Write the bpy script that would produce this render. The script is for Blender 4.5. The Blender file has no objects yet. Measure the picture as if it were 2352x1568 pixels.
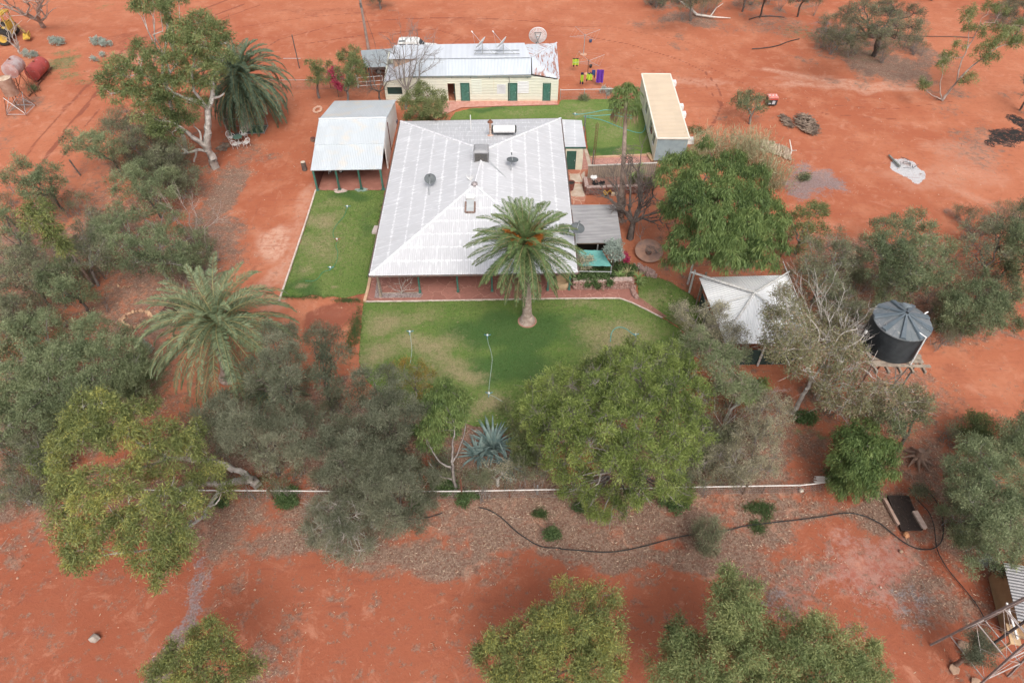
import bpy, math, random
import numpy as np
from mathutils import Vector, geometry as mgeo
R=math.radians
S=bpy.context.scene
COL=S.collection
# ---------------------------------------------------------------- camera
FPX=1568.0; TH=R(46.9); HC=36.0          # focal length for a 2352 px wide frame, pitch below the horizon, flying height
cam=bpy.data.cameras.new('camera'); cam.sensor_width=36; cam.lens=24.0; cam.clip_end=4000; cam.clip_start=.5
camo=bpy.data.objects.new('camera',cam); COL.objects.link(camo)
camo.location=(0,0,HC); camo.rotation_euler=(math.pi/2-TH,0,0); S.camera=camo
# ---------------------------------------------------------------- sky, sun, exposure
SUN_EL=R(52); SUN_AZ=R(166)              # sun high behind the camera, veiled by cloud
w=bpy.data.worlds.new("World"); S.world=w; w.use_nodes=True
wn=w.node_tree; bg=wn.nodes['Background']
sky=wn.nodes.new('ShaderNodeTexSky'); sky.sky_type='NISHITA'; sky.sun_disc=False
sky.sun_elevation=SUN_EL; sky.sun_rotation=SUN_AZ; sky.air_density=1.0; sky.dust_density=6.0; sky.ozone_density=.6
hs=wn.nodes.new('ShaderNodeHueSaturation'); hs.inputs['Saturation'].default_value=.4
wn.links.new(sky.outputs[0],hs.inputs['Color']); wn.links.new(hs.outputs[0],bg.inputs[0]); bg.inputs[1].default_value=.15
sl=bpy.data.lights.new('sun','SUN'); sl.energy=1.05; sl.angle=R(24); sl.color=(1,.95,.88)
so=bpy.data.objects.new('sun',sl); COL.objects.link(so)
so.rotation_euler=(math.pi/2-SUN_EL,0,math.pi-SUN_AZ)
S.view_settings.view_transform='Standard'; S.view_settings.look='None'; S.view_settings.exposure=.45; S.view_settings.gamma=1
S.view_settings.use_curve_mapping=False
S.render.engine='CYCLES'; S.cycles.max_bounces=5; S.cycles.diffuse_bounces=3; S.cycles.glossy_bounces=2; S.cycles.transmission_bounces=2; S.cycles.transparent_max_bounces=6
# ---------------------------------------------------------------- measuring: a point of the photograph at a given real height
CT,ST=math.cos(TH),math.sin(TH)
def ray(u,v):
    s=(u-1176)/FPX; t=(784-v)/FPX
    return s, CT+t*ST, -ST+t*CT
def at(u,v,z=0.0):
    s,dy,dz=ray(u,v); k=(z-HC)/dz
    return Vector((s*k,dy*k,z))
def zd(u,v,z=0.0):
    return (z-HC)/ray(u,v)[2]
def mp(u,v,z=0.0): return zd(u,v,z)/FPX        # metres per pixel there
def at_y(u,v,y):
    s,dy,dz=ray(u,v); k=y/dy
    return Vector((s*k,y,HC+dz*k))
def top_of(base,v):                             # height of the point above `base` seen at row v
    s,dy,dz=ray(1176,v); return HC+dz*base.y/dy
# ---------------------------------------------------------------- objects
def tag(o,label=None,cat=None,group=None,kind=None):
    if label: o['label']=label
    if cat: o['category']=cat
    if group: o['group']=group
    if kind: o['kind']=kind
    return o
ORG={}
def thing(name,loc,label,cat,group=None,rz=0):
    o=bpy.data.objects.new(name,None); COL.objects.link(o); o.location=loc; o.rotation_euler=(0,0,rz); o.empty_display_size=.3
    ORG[o.name]=Vector(loc); return tag(o,label,cat,group)
def copy_tree(o,parent=None):
    c=o.copy(); COL.objects.link(c)
    if parent: c.parent=parent
    for ch in list(o.children): copy_tree(ch,c)
    return c
def finish(me,name,mats,parent,org,smooth=False):
    for m in (mats if isinstance(mats,(list,tuple)) else [mats]): me.materials.append(m)
    if smooth: me.polygons.foreach_set('use_smooth',[True]*len(me.polygons))
    o=bpy.data.objects.new(name,me); COL.objects.link(o)
    if parent is not None: o.parent=parent
    else: o.location=org
    ORG[o.name]=Vector(org); return o
class MB:
    def __init__(s): s.v=[]; s.f=[]; s.mi=[]; s.uv=[]; s.m=0
    def face(s,pts,uv=None):
        b=len(s.v); s.v+= [tuple(p) for p in pts]; s.f.append(list(range(b,b+len(pts)))); s.mi.append(s.m); s.uv.append(uv)
    def poly(s,vs,fs):
        b=len(s.v); s.v+=[tuple(p) for p in vs]
        for f in fs: s.f.append([b+i for i in f]); s.mi.append(s.m); s.uv.append(None)
    def box(s,c,size,rz=0,rx=0,ry=0):
        hx,hy,hz=size[0]/2,size[1]/2,size[2]/2
        P=[Vector((x,y,z)) for z in(-hz,hz) for y in(-hy,hy) for x in(-hx,hx)]
        from mathutils import Euler
        M=Euler((rx,ry,rz)).to_matrix(); c=Vector(c)
        s.poly([c+M@p for p in P],[(0,2,3,1),(4,5,7,6),(0,1,5,4),(2,6,7,3),(0,4,6,2),(1,3,7,5)])
    def bar(s,a,b,w,h=None):                       # square bar from a to b
        s.tube([a,b],[w/1.41]*2,4,phase=math.pi/4)
    def tube(s,pts,rad,n=8,cap=True,phase=0):
        pts=[Vector(p) for p in pts]
        if not isinstance(rad,(list,tuple)): rad=[rad]*len(pts)
        rings=[]; up=None
        for i,p in enumerate(pts):
            d=(pts[min(i+1,len(pts)-1)]-pts[max(i-1,0)])
            if d.length<1e-9: d=Vector((0,0,1))
            d.normalize()
            if up is None: up=Vector((0,0,1)) if abs(d.z)<.9 else Vector((1,0,0))
            a=d.cross(up).normalized(); b=a.cross(d).normalized(); up=b
            rings.append([p+rad[i]*(math.cos(phase+2*math.pi*k/n)*a+math.sin(phase+2*math.pi*k/n)*b) for k in range(n)])
        vs=[q for r in rings for q in r]; fs=[]
        for i in range(len(pts)-1):
            for k in range(n): k2=(k+1)%n; fs.append((i*n+k,i*n+k2,(i+1)*n+k2,(i+1)*n+k))
        if cap: fs.append(tuple(range(n-1,-1,-1))); fs.append(tuple((len(pts)-1)*n+k for k in range(n)))
        s.poly(vs,fs)
    def lathe(s,prof,c=(0,0,0),n=24,axis=None,cap=True):   # prof: (radius,height)
        c=Vector(c); ax=Vector(axis or (0,0,1)).normalized()
        a=ax.orthogonal().normalized(); b=ax.cross(a)
        vs=[c+ax*h+r*(math.cos(2*math.pi*k/n)*a+math.sin(2*math.pi*k/n)*b) for r,h in prof for k in range(n)]; fs=[]
        for i in range(len(prof)-1):
            for k in range(n): k2=(k+1)%n; fs.append((i*n+k,i*n+k2,(i+1)*n+k2,(i+1)*n+k))
        if cap: fs.append(tuple(range(n-1,-1,-1))); fs.append(tuple((len(prof)-1)*n+k for k in range(n)))
        s.poly(vs,fs)
    def prism(s,pts,z0,z1):
        n=len(pts); P=[(p[0],p[1],z0) for p in pts]+[(p[0],p[1],z1) for p in pts]
        s.poly(P,[tuple(range(n-1,-1,-1)),tuple(range(n,2*n))]+[(k,(k+1)%n,n+(k+1)%n,n+k) for k in range(n)])
    def slab(s,pts,t,e=None):                      # sloping panel given by its top corners, thickness t; UV: along e / across
        pts=[Vector(p) for p in pts]; nrm=(pts[1]-pts[0]).cross(pts[2]-pts[0]).normalized()
        if nrm.z<0: pts=pts[::-1]; nrm=-nrm
        e=Vector(e) if e is not None else (pts[1]-pts[0]); e=(e-nrm*e.dot(nrm)).normalized(); g=nrm.cross(e)
        if g.z<0: g=-g
        v0=min(p.dot(g) for p in pts)
        UV=lambda L:[(p.dot(e),p.dot(g)-v0) for p in L]
        s.face(pts,UV(pts)); lo=[p-nrm*t for p in pts]; s.face(lo[::-1],UV(lo[::-1]))
        n=len(pts)
        for k in range(n): q=[pts[k],lo[k],lo[(k+1)%n],pts[(k+1)%n]]; s.face(q,UV(q))
    def wall(s,a,b,z0,z1,t=.1,z1b=None,holes=()):   # upright wall from a to b (xy); holes: (d0,d1,h0,h1) openings
        a=Vector((a[0],a[1],0)); b=Vector((b[0],b[1],0)); L=(b-a).length; e=(b-a)/L; nr=Vector((e.y,-e.x,0))
        z1b=z1 if z1b is None else z1b
        zt=lambda d: z1+(z1b-z1)*d/L
        ds=sorted(set([0,L]+[h for q in holes for h in q[:2]]))
        def seg(d0,d1,lo,hi0,hi1):
            P=[a+e*d0,a+e*d1]
            for off,fl in((nr*t/2,0),(-nr*t/2,1)):
                q=[P[0]+off+Vector((0,0,lo)),P[1]+off+Vector((0,0,lo)),P[1]+off+Vector((0,0,hi1)),P[0]+off+Vector((0,0,hi0))]
                uv=[(d0,lo),(d1,lo),(d1,hi1),(d0,hi0)]
                if fl: q=q[::-1]; uv=uv[::-1]
                s.face(q,uv)
            def rim(d,h0,h1):
                q=[a+e*d+nr*t/2,a+e*d-nr*t/2]
                s.face([q[0]+Vector((0,0,h0)),q[1]+Vector((0,0,h0)),q[1]+Vector((0,0,h1)),q[0]+Vector((0,0,h1))],[(d,h0)]*2+[(d,h1)]*2)
            rim(d0,lo,hi0); rim(d1,lo,hi1)
            for (h0,h1) in((lo,lo),(hi0,hi1)):
                s.face([P[0]+nr*t/2+Vector((0,0,h0)),P[1]+nr*t/2+Vector((0,0,h1)),P[1]-nr*t/2+Vector((0,0,h1)),P[0]-nr*t/2+Vector((0,0,h0))],[(d0,h0),(d1,h1)]*2)
        for d0,d1 in zip(ds[:-1],ds[1:]):
            hs_=[q for q in holes if q[0]<=d0+1e-6 and q[1]>=d1-1e-6]
            if not hs_: seg(d0,d1,z0,zt(d0),zt(d1))
            else:
                h=hs_[0]
                if h[2]>z0+.01: seg(d0,d1,z0,h[2],h[2])
                if h[3]<min(zt(d0),zt(d1))-.01: seg(d0,d1,h[3],zt(d0),zt(d1))
    def stone(s,c,r,rnd,flat=.6):
        import mathutils
        n=6; vs=[]; 
        for i in range(1,4):
            ph=math.pi*i/4
            for k in range(n):
                th=2*math.pi*(k+.5*(i%2))/n; q=r*rnd.uniform(.75,1.15)
                vs.append((c[0]+q*math.sin(ph)*math.cos(th),c[1]+q*math.sin(ph)*math.sin(th),c[2]+q*flat*math.cos(ph)))
        vs.append((c[0],c[1],c[2]+r*flat)); vs.append((c[0],c[1],c[2]-r*flat)); fs=[]
        for i in range(2):
            for k in range(n): k2=(k+1)%n; fs.append((i*n+k,(i+1)*n+k,(i+1)*n+k2,i*n+k2))
        for k in range(n): fs.append((18,k,(k+1)%n)); fs.append((19,12+(k+1)%n,12+k))
        s.poly(vs,fs)
    def build(s,name,mats,parent=None,org=None,smooth=False):
        if parent is not None: o0=ORG[parent.name]
        else: o0=Vector(org) if org is not None else Vector((0,0,0))
        me=bpy.data.meshes.new(name)
        me.from_pydata([(p[0]-o0.x,p[1]-o0.y,p[2]-o0.z) for p in s.v],[],s.f)
        me.polygons.foreach_set('material_index',s.mi)
        if any(u is not None for u in s.uv):
            ul=me.uv_layers.new(name='UVMap'); fl=[]
            for f,u in zip(s.f,s.uv):
                for k in range(len(f)): fl+= (u[k] if u is not None else (0,0))
            ul.data.foreach_set('uv',fl)
        me.update()
        return finish(me,name,mats,parent,o0,smooth)
# ---------------------------------------------------------------- materials
def new_mat(name):
    m=bpy.data.materials.new(name); m.use_nodes=True; n=m.node_tree; return m,n,n.nodes['Principled BSDF']
class G:                                          # tiny node-graph helper
    def __init__(s,nt): s.nt=nt
    def n(s,t,ins=None,out=0,**kw):
        nd=s.nt.nodes.new('ShaderNode'+t)
        for k,v in kw.items(): setattr(nd,k,v)
        for k,v in (ins or {}).items():
            if isinstance(v,bpy.types.NodeSocket): s.nt.links.new(v,nd.inputs[k])
            else: nd.inputs[k].default_value=v
        return nd.outputs[out]
    def math(s,op,a,b=0.0,c=0.0,clamp=False): return s.n('Math',{0:a,1:b,2:c},operation=op,use_clamp=clamp)
    def mix(s,f,a,b): 
        c4=lambda x:(x if isinstance(x,bpy.types.NodeSocket) else (*x,1) if len(x)==3 else x)
        return s.n('Mix',{0:f,6:c4(a),7:c4(b)},2,data_type='RGBA')
    def noise(s,vec,scale,detail=4,rough=.55,dist=0):
        return s.n('TexNoise',{'Vector':vec,'Scale':scale,'Detail':detail,'Roughness':rough,'Distortion':dist})
    def ramp(s,v,a,b): return s.n('MapRange',{0:v,1:a,2:b,3:0.0,4:1.0},interpolation_type='SMOOTHSTEP')
    def obj(s): return s.n('TexCoord',out=3)
    def link(s,a,b): s.nt.links.new(a,b)
    def bump(s,h,st,dist,bsdf): s.link(s.n('Bump',{'Height':h,'Strength':st,'Distance':dist}),bsdf.inputs['Normal'])
MC={}
def M(name,c1,c2=None,scale=3,rough=.8,metal=0,bump=0,c3=None,lo=.35,hi=.65,emit=None):
    if name in MC: return MC[name]
    m,nt,b=new_mat(name); g=G(nt); o=g.obj()
    b.inputs['Roughness'].default_value=rough; b.inputs['Metallic'].default_value=metal
    if c2 is None: c2=tuple(x*.8 for x in c1)
    n1=g.noise(o,scale); c=g.mix(g.ramp(n1,lo,hi),c1,c2)
    if c3 is not None: c=g.mix(g.ramp(g.noise(o,scale*2.7,5,.7),.58,.7),c,c3)
    g.link(c,b.inputs['Base Color'])
    if bump: g.bump(g.noise(o,scale*4),bump,.05,b)
    MC[name]=m; return m
def corr(name,base,alt,pitch=.12,streak=.5,lap=0,lapc=(.9,.9,.9),rust=0,rough=.45,metal=.3,bump=.6,dark=.75,rustc=(.30,.10,.05),patch=None):
    """corrugated sheet: u along the eave, v up the slope"""
    if name in MC: return MC[name]
    m,nt,b=new_mat(name); g=G(nt); uv=g.n('UVMap')
    sp=nt.nodes.new('ShaderNodeSeparateXYZ'); nt.links.new(uv,sp.inputs[0]); U,V=sp.outputs[0],sp.outputs[1]
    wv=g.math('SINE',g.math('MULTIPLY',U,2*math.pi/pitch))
    st=g.n('CombineXYZ',{0:g.math('MULTIPLY',U,7.0),1:g.math('MULTIPLY',V,.55),2:0.0})
    n1=g.noise(st,1.0,5,.65); n2=g.noise(uv,.35,3); n3=g.noise(uv,2.5,5,.7)
    c=g.mix(g.math('MULTIPLY',g.ramp(n1,.35,.68),streak),base,alt)
    c=g.mix(g.math('MULTIPLY',g.ramp(n2,.3,.7),.45),c,alt)
    cell=g.n('CombineXYZ',{0:g.math('FLOOR',g.math('DIVIDE',U,.76)),1:g.math('FLOOR',g.math('DIVIDE',V,lap or 2.4)),2:0.0})
    wn_=g.n('TexWhiteNoise',{'Vector':cell}); c=g.mix(g.math('MULTIPLY',wn_,.28),c,tuple(x*.72 for x in base))
    c=g.mix(g.math('MULTIPLY',g.ramp(g.noise(uv,.8,6,.75),.56,.74),.35),c,tuple(x*y for x,y in zip(base,(.74,.68,.62))))
    if lap:
        wob=g.math('MULTIPLY',g.math('SUBTRACT',g.noise(uv,4.0,6,.8),.5),.8)
        fr=g.math('FRACT',g.math('DIVIDE',g.math('ADD',V,wob),lap))
        band=g.ramp(g.math('ABSOLUTE',g.math('SUBTRACT',fr,.5)),.43,.49)
        c=g.mix(g.math('MULTIPLY',band,g.ramp(n1,.36,.58)),c,lapc)
        c=g.mix(g.math('MULTIPLY',g.ramp(n1,.50,.68),.7),c,lapc)
    if rust:
        rs=g.n('CombineXYZ',{0:g.math('MULTIPLY',U,.55),1:g.math('MULTIPLY',V,4.5),2:3.0}) if rust>=.2 else uv
        r=g.ramp(g.noise(rs,1.1 if rust>=.2 else .9,6,.72),.62-rust*.35,.66-rust*.3)
        c=g.mix(r,c,rustc)
    c=g.mix(g.math('MULTIPLY',g.math('ADD',g.math('MULTIPLY',wv,.5),.5),1-dark),c,tuple(x*.35 for x in base))  # rib shading painted into the colour along the corrugation wave
    if patch:
        c=g.mix(g.math('MULTIPLY',g.ramp(n2,.52,.66),.75),c,patch)
    g.link(c,b.inputs['Base Color']); b.inputs['Roughness'].default_value=rough; b.inputs['Metallic'].default_value=metal
    if bump: g.bump(wv,bump,.02,b)
    MC[name]=m; return m
def leaf_mat(name,cols,pos=None,trans=.35,rough=.55):
    if name in MC: return MC[name]
    m,nt,b=new_mat(name); g=G(nt)
    t=g.n('Attribute',out=2,attribute_name='tint')
    nd=nt.nodes.new('ShaderNodeValToRGB'); nt.links.new(t,nd.inputs[0]); e=nd.color_ramp.elements
    pos=pos or [i/(len(cols)-1) for i in range(len(cols))]
    while len(e)<len(cols): e.new(.5)
    k_=1.0 if name in('pink_bracts','litter_bits','turf_bits','dead_fronds','orange_leaves') else 1.42
    for i,(p,c) in enumerate(zip(pos,cols)): e[i].position=p; e[i].color=(*[min(.8,x*k_) for x in c],1)
    g.link(nd.outputs[0],b.inputs['Base Color']); b.inputs['Roughness'].default_value=rough
    b.inputs['Specular IOR Level'].default_value=.35
    tr=g.n('BsdfTranslucent',{'Color':nd.outputs[0]}); mx=g.n('MixShader',{0:trans,1:b.outputs[0],2:tr})
    g.link(mx,nt.nodes['Material Output'].inputs[0]); MC[name]=m; return m
# ================================================================ GROUND
rng=np.random.default_rng(7)
def axis(lo,hi,step,far):
    fine=list(np.arange(lo,hi+1e-6,step)); a=[]; x=lo; d=step
    while x>-far: d*=1.35; x-=d; a.append(x)
    b=[]; x=hi; d=step
    while x<far: d*=1.35; x+=d; b.append(x)
    return np.array(a[::-1]+fine+b)
GX=axis(-72,72,.3,2600); GY=axis(-2,104,.3,2600)
XX,YY=np.meshgrid(GX,GY); NX,NY=len(GX),len(GY)
MASK={k:np.zeros_like(XX) for k in('litter','pale','grey','dark','green','black','ash','crust')}
def sm(x): x=np.clip(x,0,1); return x*x*(3-2*x)
def wavy(seed,f0,octs=5,gain=.55):                 # cheap smooth noise, about -1..1
    r=np.random.default_rng(seed); o=np.zeros_like(XX); a=1.0; f=f0
    for _ in range(octs):
        for _k in range(4):
            t=r.uniform(0,6.28); o+=a*.4*np.sin((XX*math.cos(t)+YY*math.sin(t))*f*r.uniform(.7,1.4)+r.uniform(0,6.28))
        a*=gain; f*=2.05
    return o
WX,WY,WN=XX+wavy(1,.5)*.95,YY+wavy(2,.5)*.95,wavy(3,.9)
def blob(k,u,v,ru,rv,s=1.0,rot=0,soft=.6):
    c=at(u,v); rx=ru*mp(u,v); ry=max(.2,abs(at(u,v-rv).y-at(u,v+rv).y)/2)
    dx,dy=WX-c.x,WY-c.y; ca,sa=math.cos(rot),math.sin(rot)
    q=np.sqrt(((dx*ca+dy*sa)/rx)**2+((-dx*sa+dy*ca)/ry)**2)
    if k=='litter': soft=1.1
    if k in('grey','green','crust'): soft=1.5
    MASK[k]=np.maximum(MASK[k],s*sm((1+soft*.5-q+(.22*WN if k in('litter','green','crust','pale','grey') else .08*WN))/soft))
def wblob(k,x,y,r,s=1.0):
    q=np.hypot(WX-x,WY-y)/r; MASK[k]=np.maximum(MASK[k],s*sm((1.35-q+.25*WN)/.9))
def stroke(k,pts,wpx,s=1.0,soft=.5):
    P=[at(*p) for p in pts]
    for a,b,pa in zip(P[:-1],P[1:],pts[:-1]):
        w=wpx*mp(*pa); d=np.array((b.x-a.x,b.y-a.y)); L=max(d@d,1e-6)
        t=np.clip(((XX-a.x)*d[0]+(YY-a.y)*d[1])/L,0,1)
        q=np.hypot(XX-a.x-t*d[0],YY-a.y-t*d[1])/w
        MASK[k]=np.maximum(MASK[k],s*sm((1+soft*.5-q)/soft))
# leaf litter and weathered debris under and around the trees
for a in [(1230,1215,330,60,1),(1500,1260,260,50,.95),(700,1230,260,60,.95),(1000,1250,260,55,.95),(1750,1190,170,55,.9),(1300,1170,380,50,1),
          (2010,1170,120,60,.9),(1880,1330,130,60,.7),(2100,1390,150,60,.75),(2250,1180,110,180,.9),(520,1190,160,60,.8),(300,1150,300,90,.7),(60,1150,130,60,.8),
          (800,1150,350,60,.9),(1150,1120,400,60,.9),(1700,1120,180,60,.8),(2050,880,120,120,.6),(1950,780,120,80,.7),(2100,700,250,80,.8),(2000,600,200,90,.7),
          (400,650,140,90,.8),(300,700,150,90,.75),(250,600,140,70,.7),(350,470,110,110,.7),(520,420,70,60,.9),(560,350,60,50,.6),(100,650,140,130,.7),(200,430,150,90,.5),
          (2050,150,120,50,.95),(1990,110,140,45,.7),(1560,45,100,18,.8),(1770,60,120,30,.6),(2250,330,110,60,.6),(2170,245,70,22,.5),(1770,270,50,14,.4),
          (180,900,260,180,.85),(60,1000,180,120,.9),(1230,1380,110,60,.3),(1870,1480,200,120,.35),(1250,1480,200,120,.35),(700,1500,38,90,.55),(620,1560,60,50,.7),
          (725,1400,26,18,.6),(860,1390,16,26,.8),(770,1425,20,20,.75),(1000,1500,20,14,.5),(870,1450,18,12,.5),(1050,1375,10,16,.7),(1075,1372,10,14,.6),(1090,1535,16,22,.5),
          (1030,1440,16,20,.4),(865,1250,160,40,.8),(950,1300,200,26,.5),(1150,1310,60,20,.6),(1460,1290,100,30,.6),(1500,1330,40,26,.6),(1560,1480,40,60,.5),(1700,1300,90,30,.8),
          (1900,930,60,90,.6),(1800,970,80,90,.7),(1700,1000,100,60,.8),(2120,1060,90,80,.7),(745,205,60,20,.4),(850,200,60,24,.6),(1010,540,1,1,0),(1700,560,60,60,.7),(450,1040,180,60,.7),
          (1450,500,60,60,.35),(640,1000,260,110,.95),(900,1000,200,110,.9),(1150,1010,140,90,.9),(1500,1080,200,60,.9),(1720,1060,110,90,.85),(380,560,170,120,.8),(150,560,160,120,.8),(760,900,90,60,.7),(60,240,60,30,.7),(20,300,30,60,.5),(200,30,60,20,.3)]: blob('litter',*a[:5])
for a in [(640,540,40,40,1),(655,600,26,50,.6),(640,650,30,40,.5),(690,470,18,60,.45),(620,690,30,20,.4),(1020,245,190,5,.4),(1580,195,120,10,.5),(1960,195,170,12,.7),(1840,175,100,8,.4),(1520,205,60,5,.4),
          (2230,350,90,30,.4),(2150,400,120,30,.35),(800,330,10,10,.2),(1010,240,2,2,0),(300,130,90,16,.35),(420,260,60,30,.2),(780,720,30,12,.3)]: blob('pale',*a[:5])
for a in [(1890,425,80,20,1),(1830,400,40,26,.7),(1820,430,50,20,.8),(1950,440,30,9,.8),(1910,75,80,14,.6),(1880,55,60,10,.6),(680,50,10,3,.3),(225,100,35,6,.7),(410,1430,28,130,.85),(375,1530,34,70,.8),(2050,1390,60,50,.55),(1810,1360,60,36,.5),(590,470,20,60,.3)]: blob('grey',*a[:5])
for a in [(1990,1330,160,70,.9),(2070,1290,90,60,.8),(1950,1270,60,40,.7),(2040,1380,110,50,.8)]: blob('crust',*a[:5])
for a in [(90,60,70,20,.2),(290,95,120,26,.5),(200,190,30,60,.35),(800,30,200,10,.45),(1080,50,110,12,.4),(900,60,60,12,.35),(640,150,90,20,.3),(770,720,80,30,.75),(740,745,60,30,.7),(150,1440,140,50,.25),(740,1320,120,18,.5),
          (1700,320,120,10,.25),(1990,290,240,30,.2),(600,640,50,50,.3),(560,600,60,60,.35),(2180,880,50,26,.45),(1000,1360,160,30,.25),(1530,1210,60,22,.9),(1550,1180,30,10,.6),(1270,110,80,8,.2),(2050,470,120,20,.2)]: blob('dark',*a[:5])
for a in [(1340,160,70,30,.35),(1330,130,60,18,.5),(1380,195,90,24,.45),(1310,190,30,30,.4),(130,150,60,14,.95),(170,170,40,12,.8),(170,185,50,6,.7),(140,125,30,6,.8),(210,85,24,4,.7),(240,8,20,8,.7),(240,40,20,6,.5),(1840,20,60,24,.6),
          (1870,80,120,30,.65),(1980,120,100,20,.6),(2220,190,60,20,.35),(2280,290,80,30,.4),(1700,410,90,24,.5),(1600,300,22,8,.9),(2240,1180,12,10,.6),(1750,1170,30,22,.5),(1745,1215,14,9,.5),(880,680,3,3,0),(810,760,16,40,.7),(690,340,60,10,.15),
          (660,130,40,12,.3),(2170,740,40,16,.9),(1850,970,26,18,.9),(340,850,70,80,.8),(300,870,60,60,.8),(2290,610,60,60,.5),(730,1340,2,2,0),(1262,1222,2,2,0)]: blob('green',*a[:5])
for a in [(2330,312,44,22,.8,-.3),(2350,285,30,24,.8,0),(2290,330,22,9,.7,-.3)]: blob('black',*a)
blob('ash',2078,381,44,27,1,.1,.4)
# vehicle tracks
for pts,wd,s in [([(60,420),(170,270),(300,130),(420,60),(560,10)],7,.5),([(30,390),(150,245),(280,118),(400,45),(520,0)],7,.45),([(90,380),(180,270),(230,200)],3,.6),
                 ([(1360,85),(1440,100),(1560,135),(1620,165),(1650,200),(1660,240),(1640,280),(1600,320)],2.5,.55),([(1420,150),(1520,165),(1620,195),(1655,240),(1640,290),(1560,335)],2.5,.4),
                 ([(760,55),(880,45),(1010,40),(1130,42),(1250,50)],4,.5),([(700,100),(860,75),(1000,66),(1060,85),(1040,100)],2.5,.5),([(900,80),(960,66),(1000,66)],2,.5),([(560,60),(700,40),(840,28)],4,.4),
                 ([(560,700),(600,560),(640,440),(670,330),(700,250)],8,.25),([(500,690),(560,560),(610,430),(640,330)],6,.25),([(1570,370),(1700,400),(1900,380),(2100,330),(2352,300)],10,.2),([(0,1420),(110,1330),(240,1250)],8,.35),
                 ([(600,1300),(900,1330),(1200,1400),(1500,1390)],10,.3),([(2100,200),(2200,180),(2352,170)],6,.25),([(2150,480),(2250,540),(2352,560)],14,.25),([(100,420),(210,270),(340,130),(460,60),(600,10)],3,.5),([(1610,120),(1760,190),(1900,240),(2050,250),(2200,230)],2.5,.4),([(1600,140),(1750,212),(1900,262),(2060,272)],2.5,.4),([(0,1360),(200,1300),(330,1180)],4,.4),([(640,1380),(900,1400),(1150,1470),(1250,1568)],4,.4),([(1180,30),(1290,60),(1400,60),(1560,90),(1700,140)],3,.4),([(560,140),(640,90),(760,60)],3,.5),([(2000,1440),(2100,1480),(2140,1568)],6,.35)]: stroke('dark',pts,max(2.2,wd*.6),min(1,s*1.7),1.0)
stroke('pale',[(1760,158),(1850,175),(1980,200),(2100,205)],9,.7,1.2); stroke('pale',[(2120,400),(2230,450),(2352,500)],12,.45,1.4)
stroke('pale',[(700,440),(672,570),(650,690)],10,.5,1.2)
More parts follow.
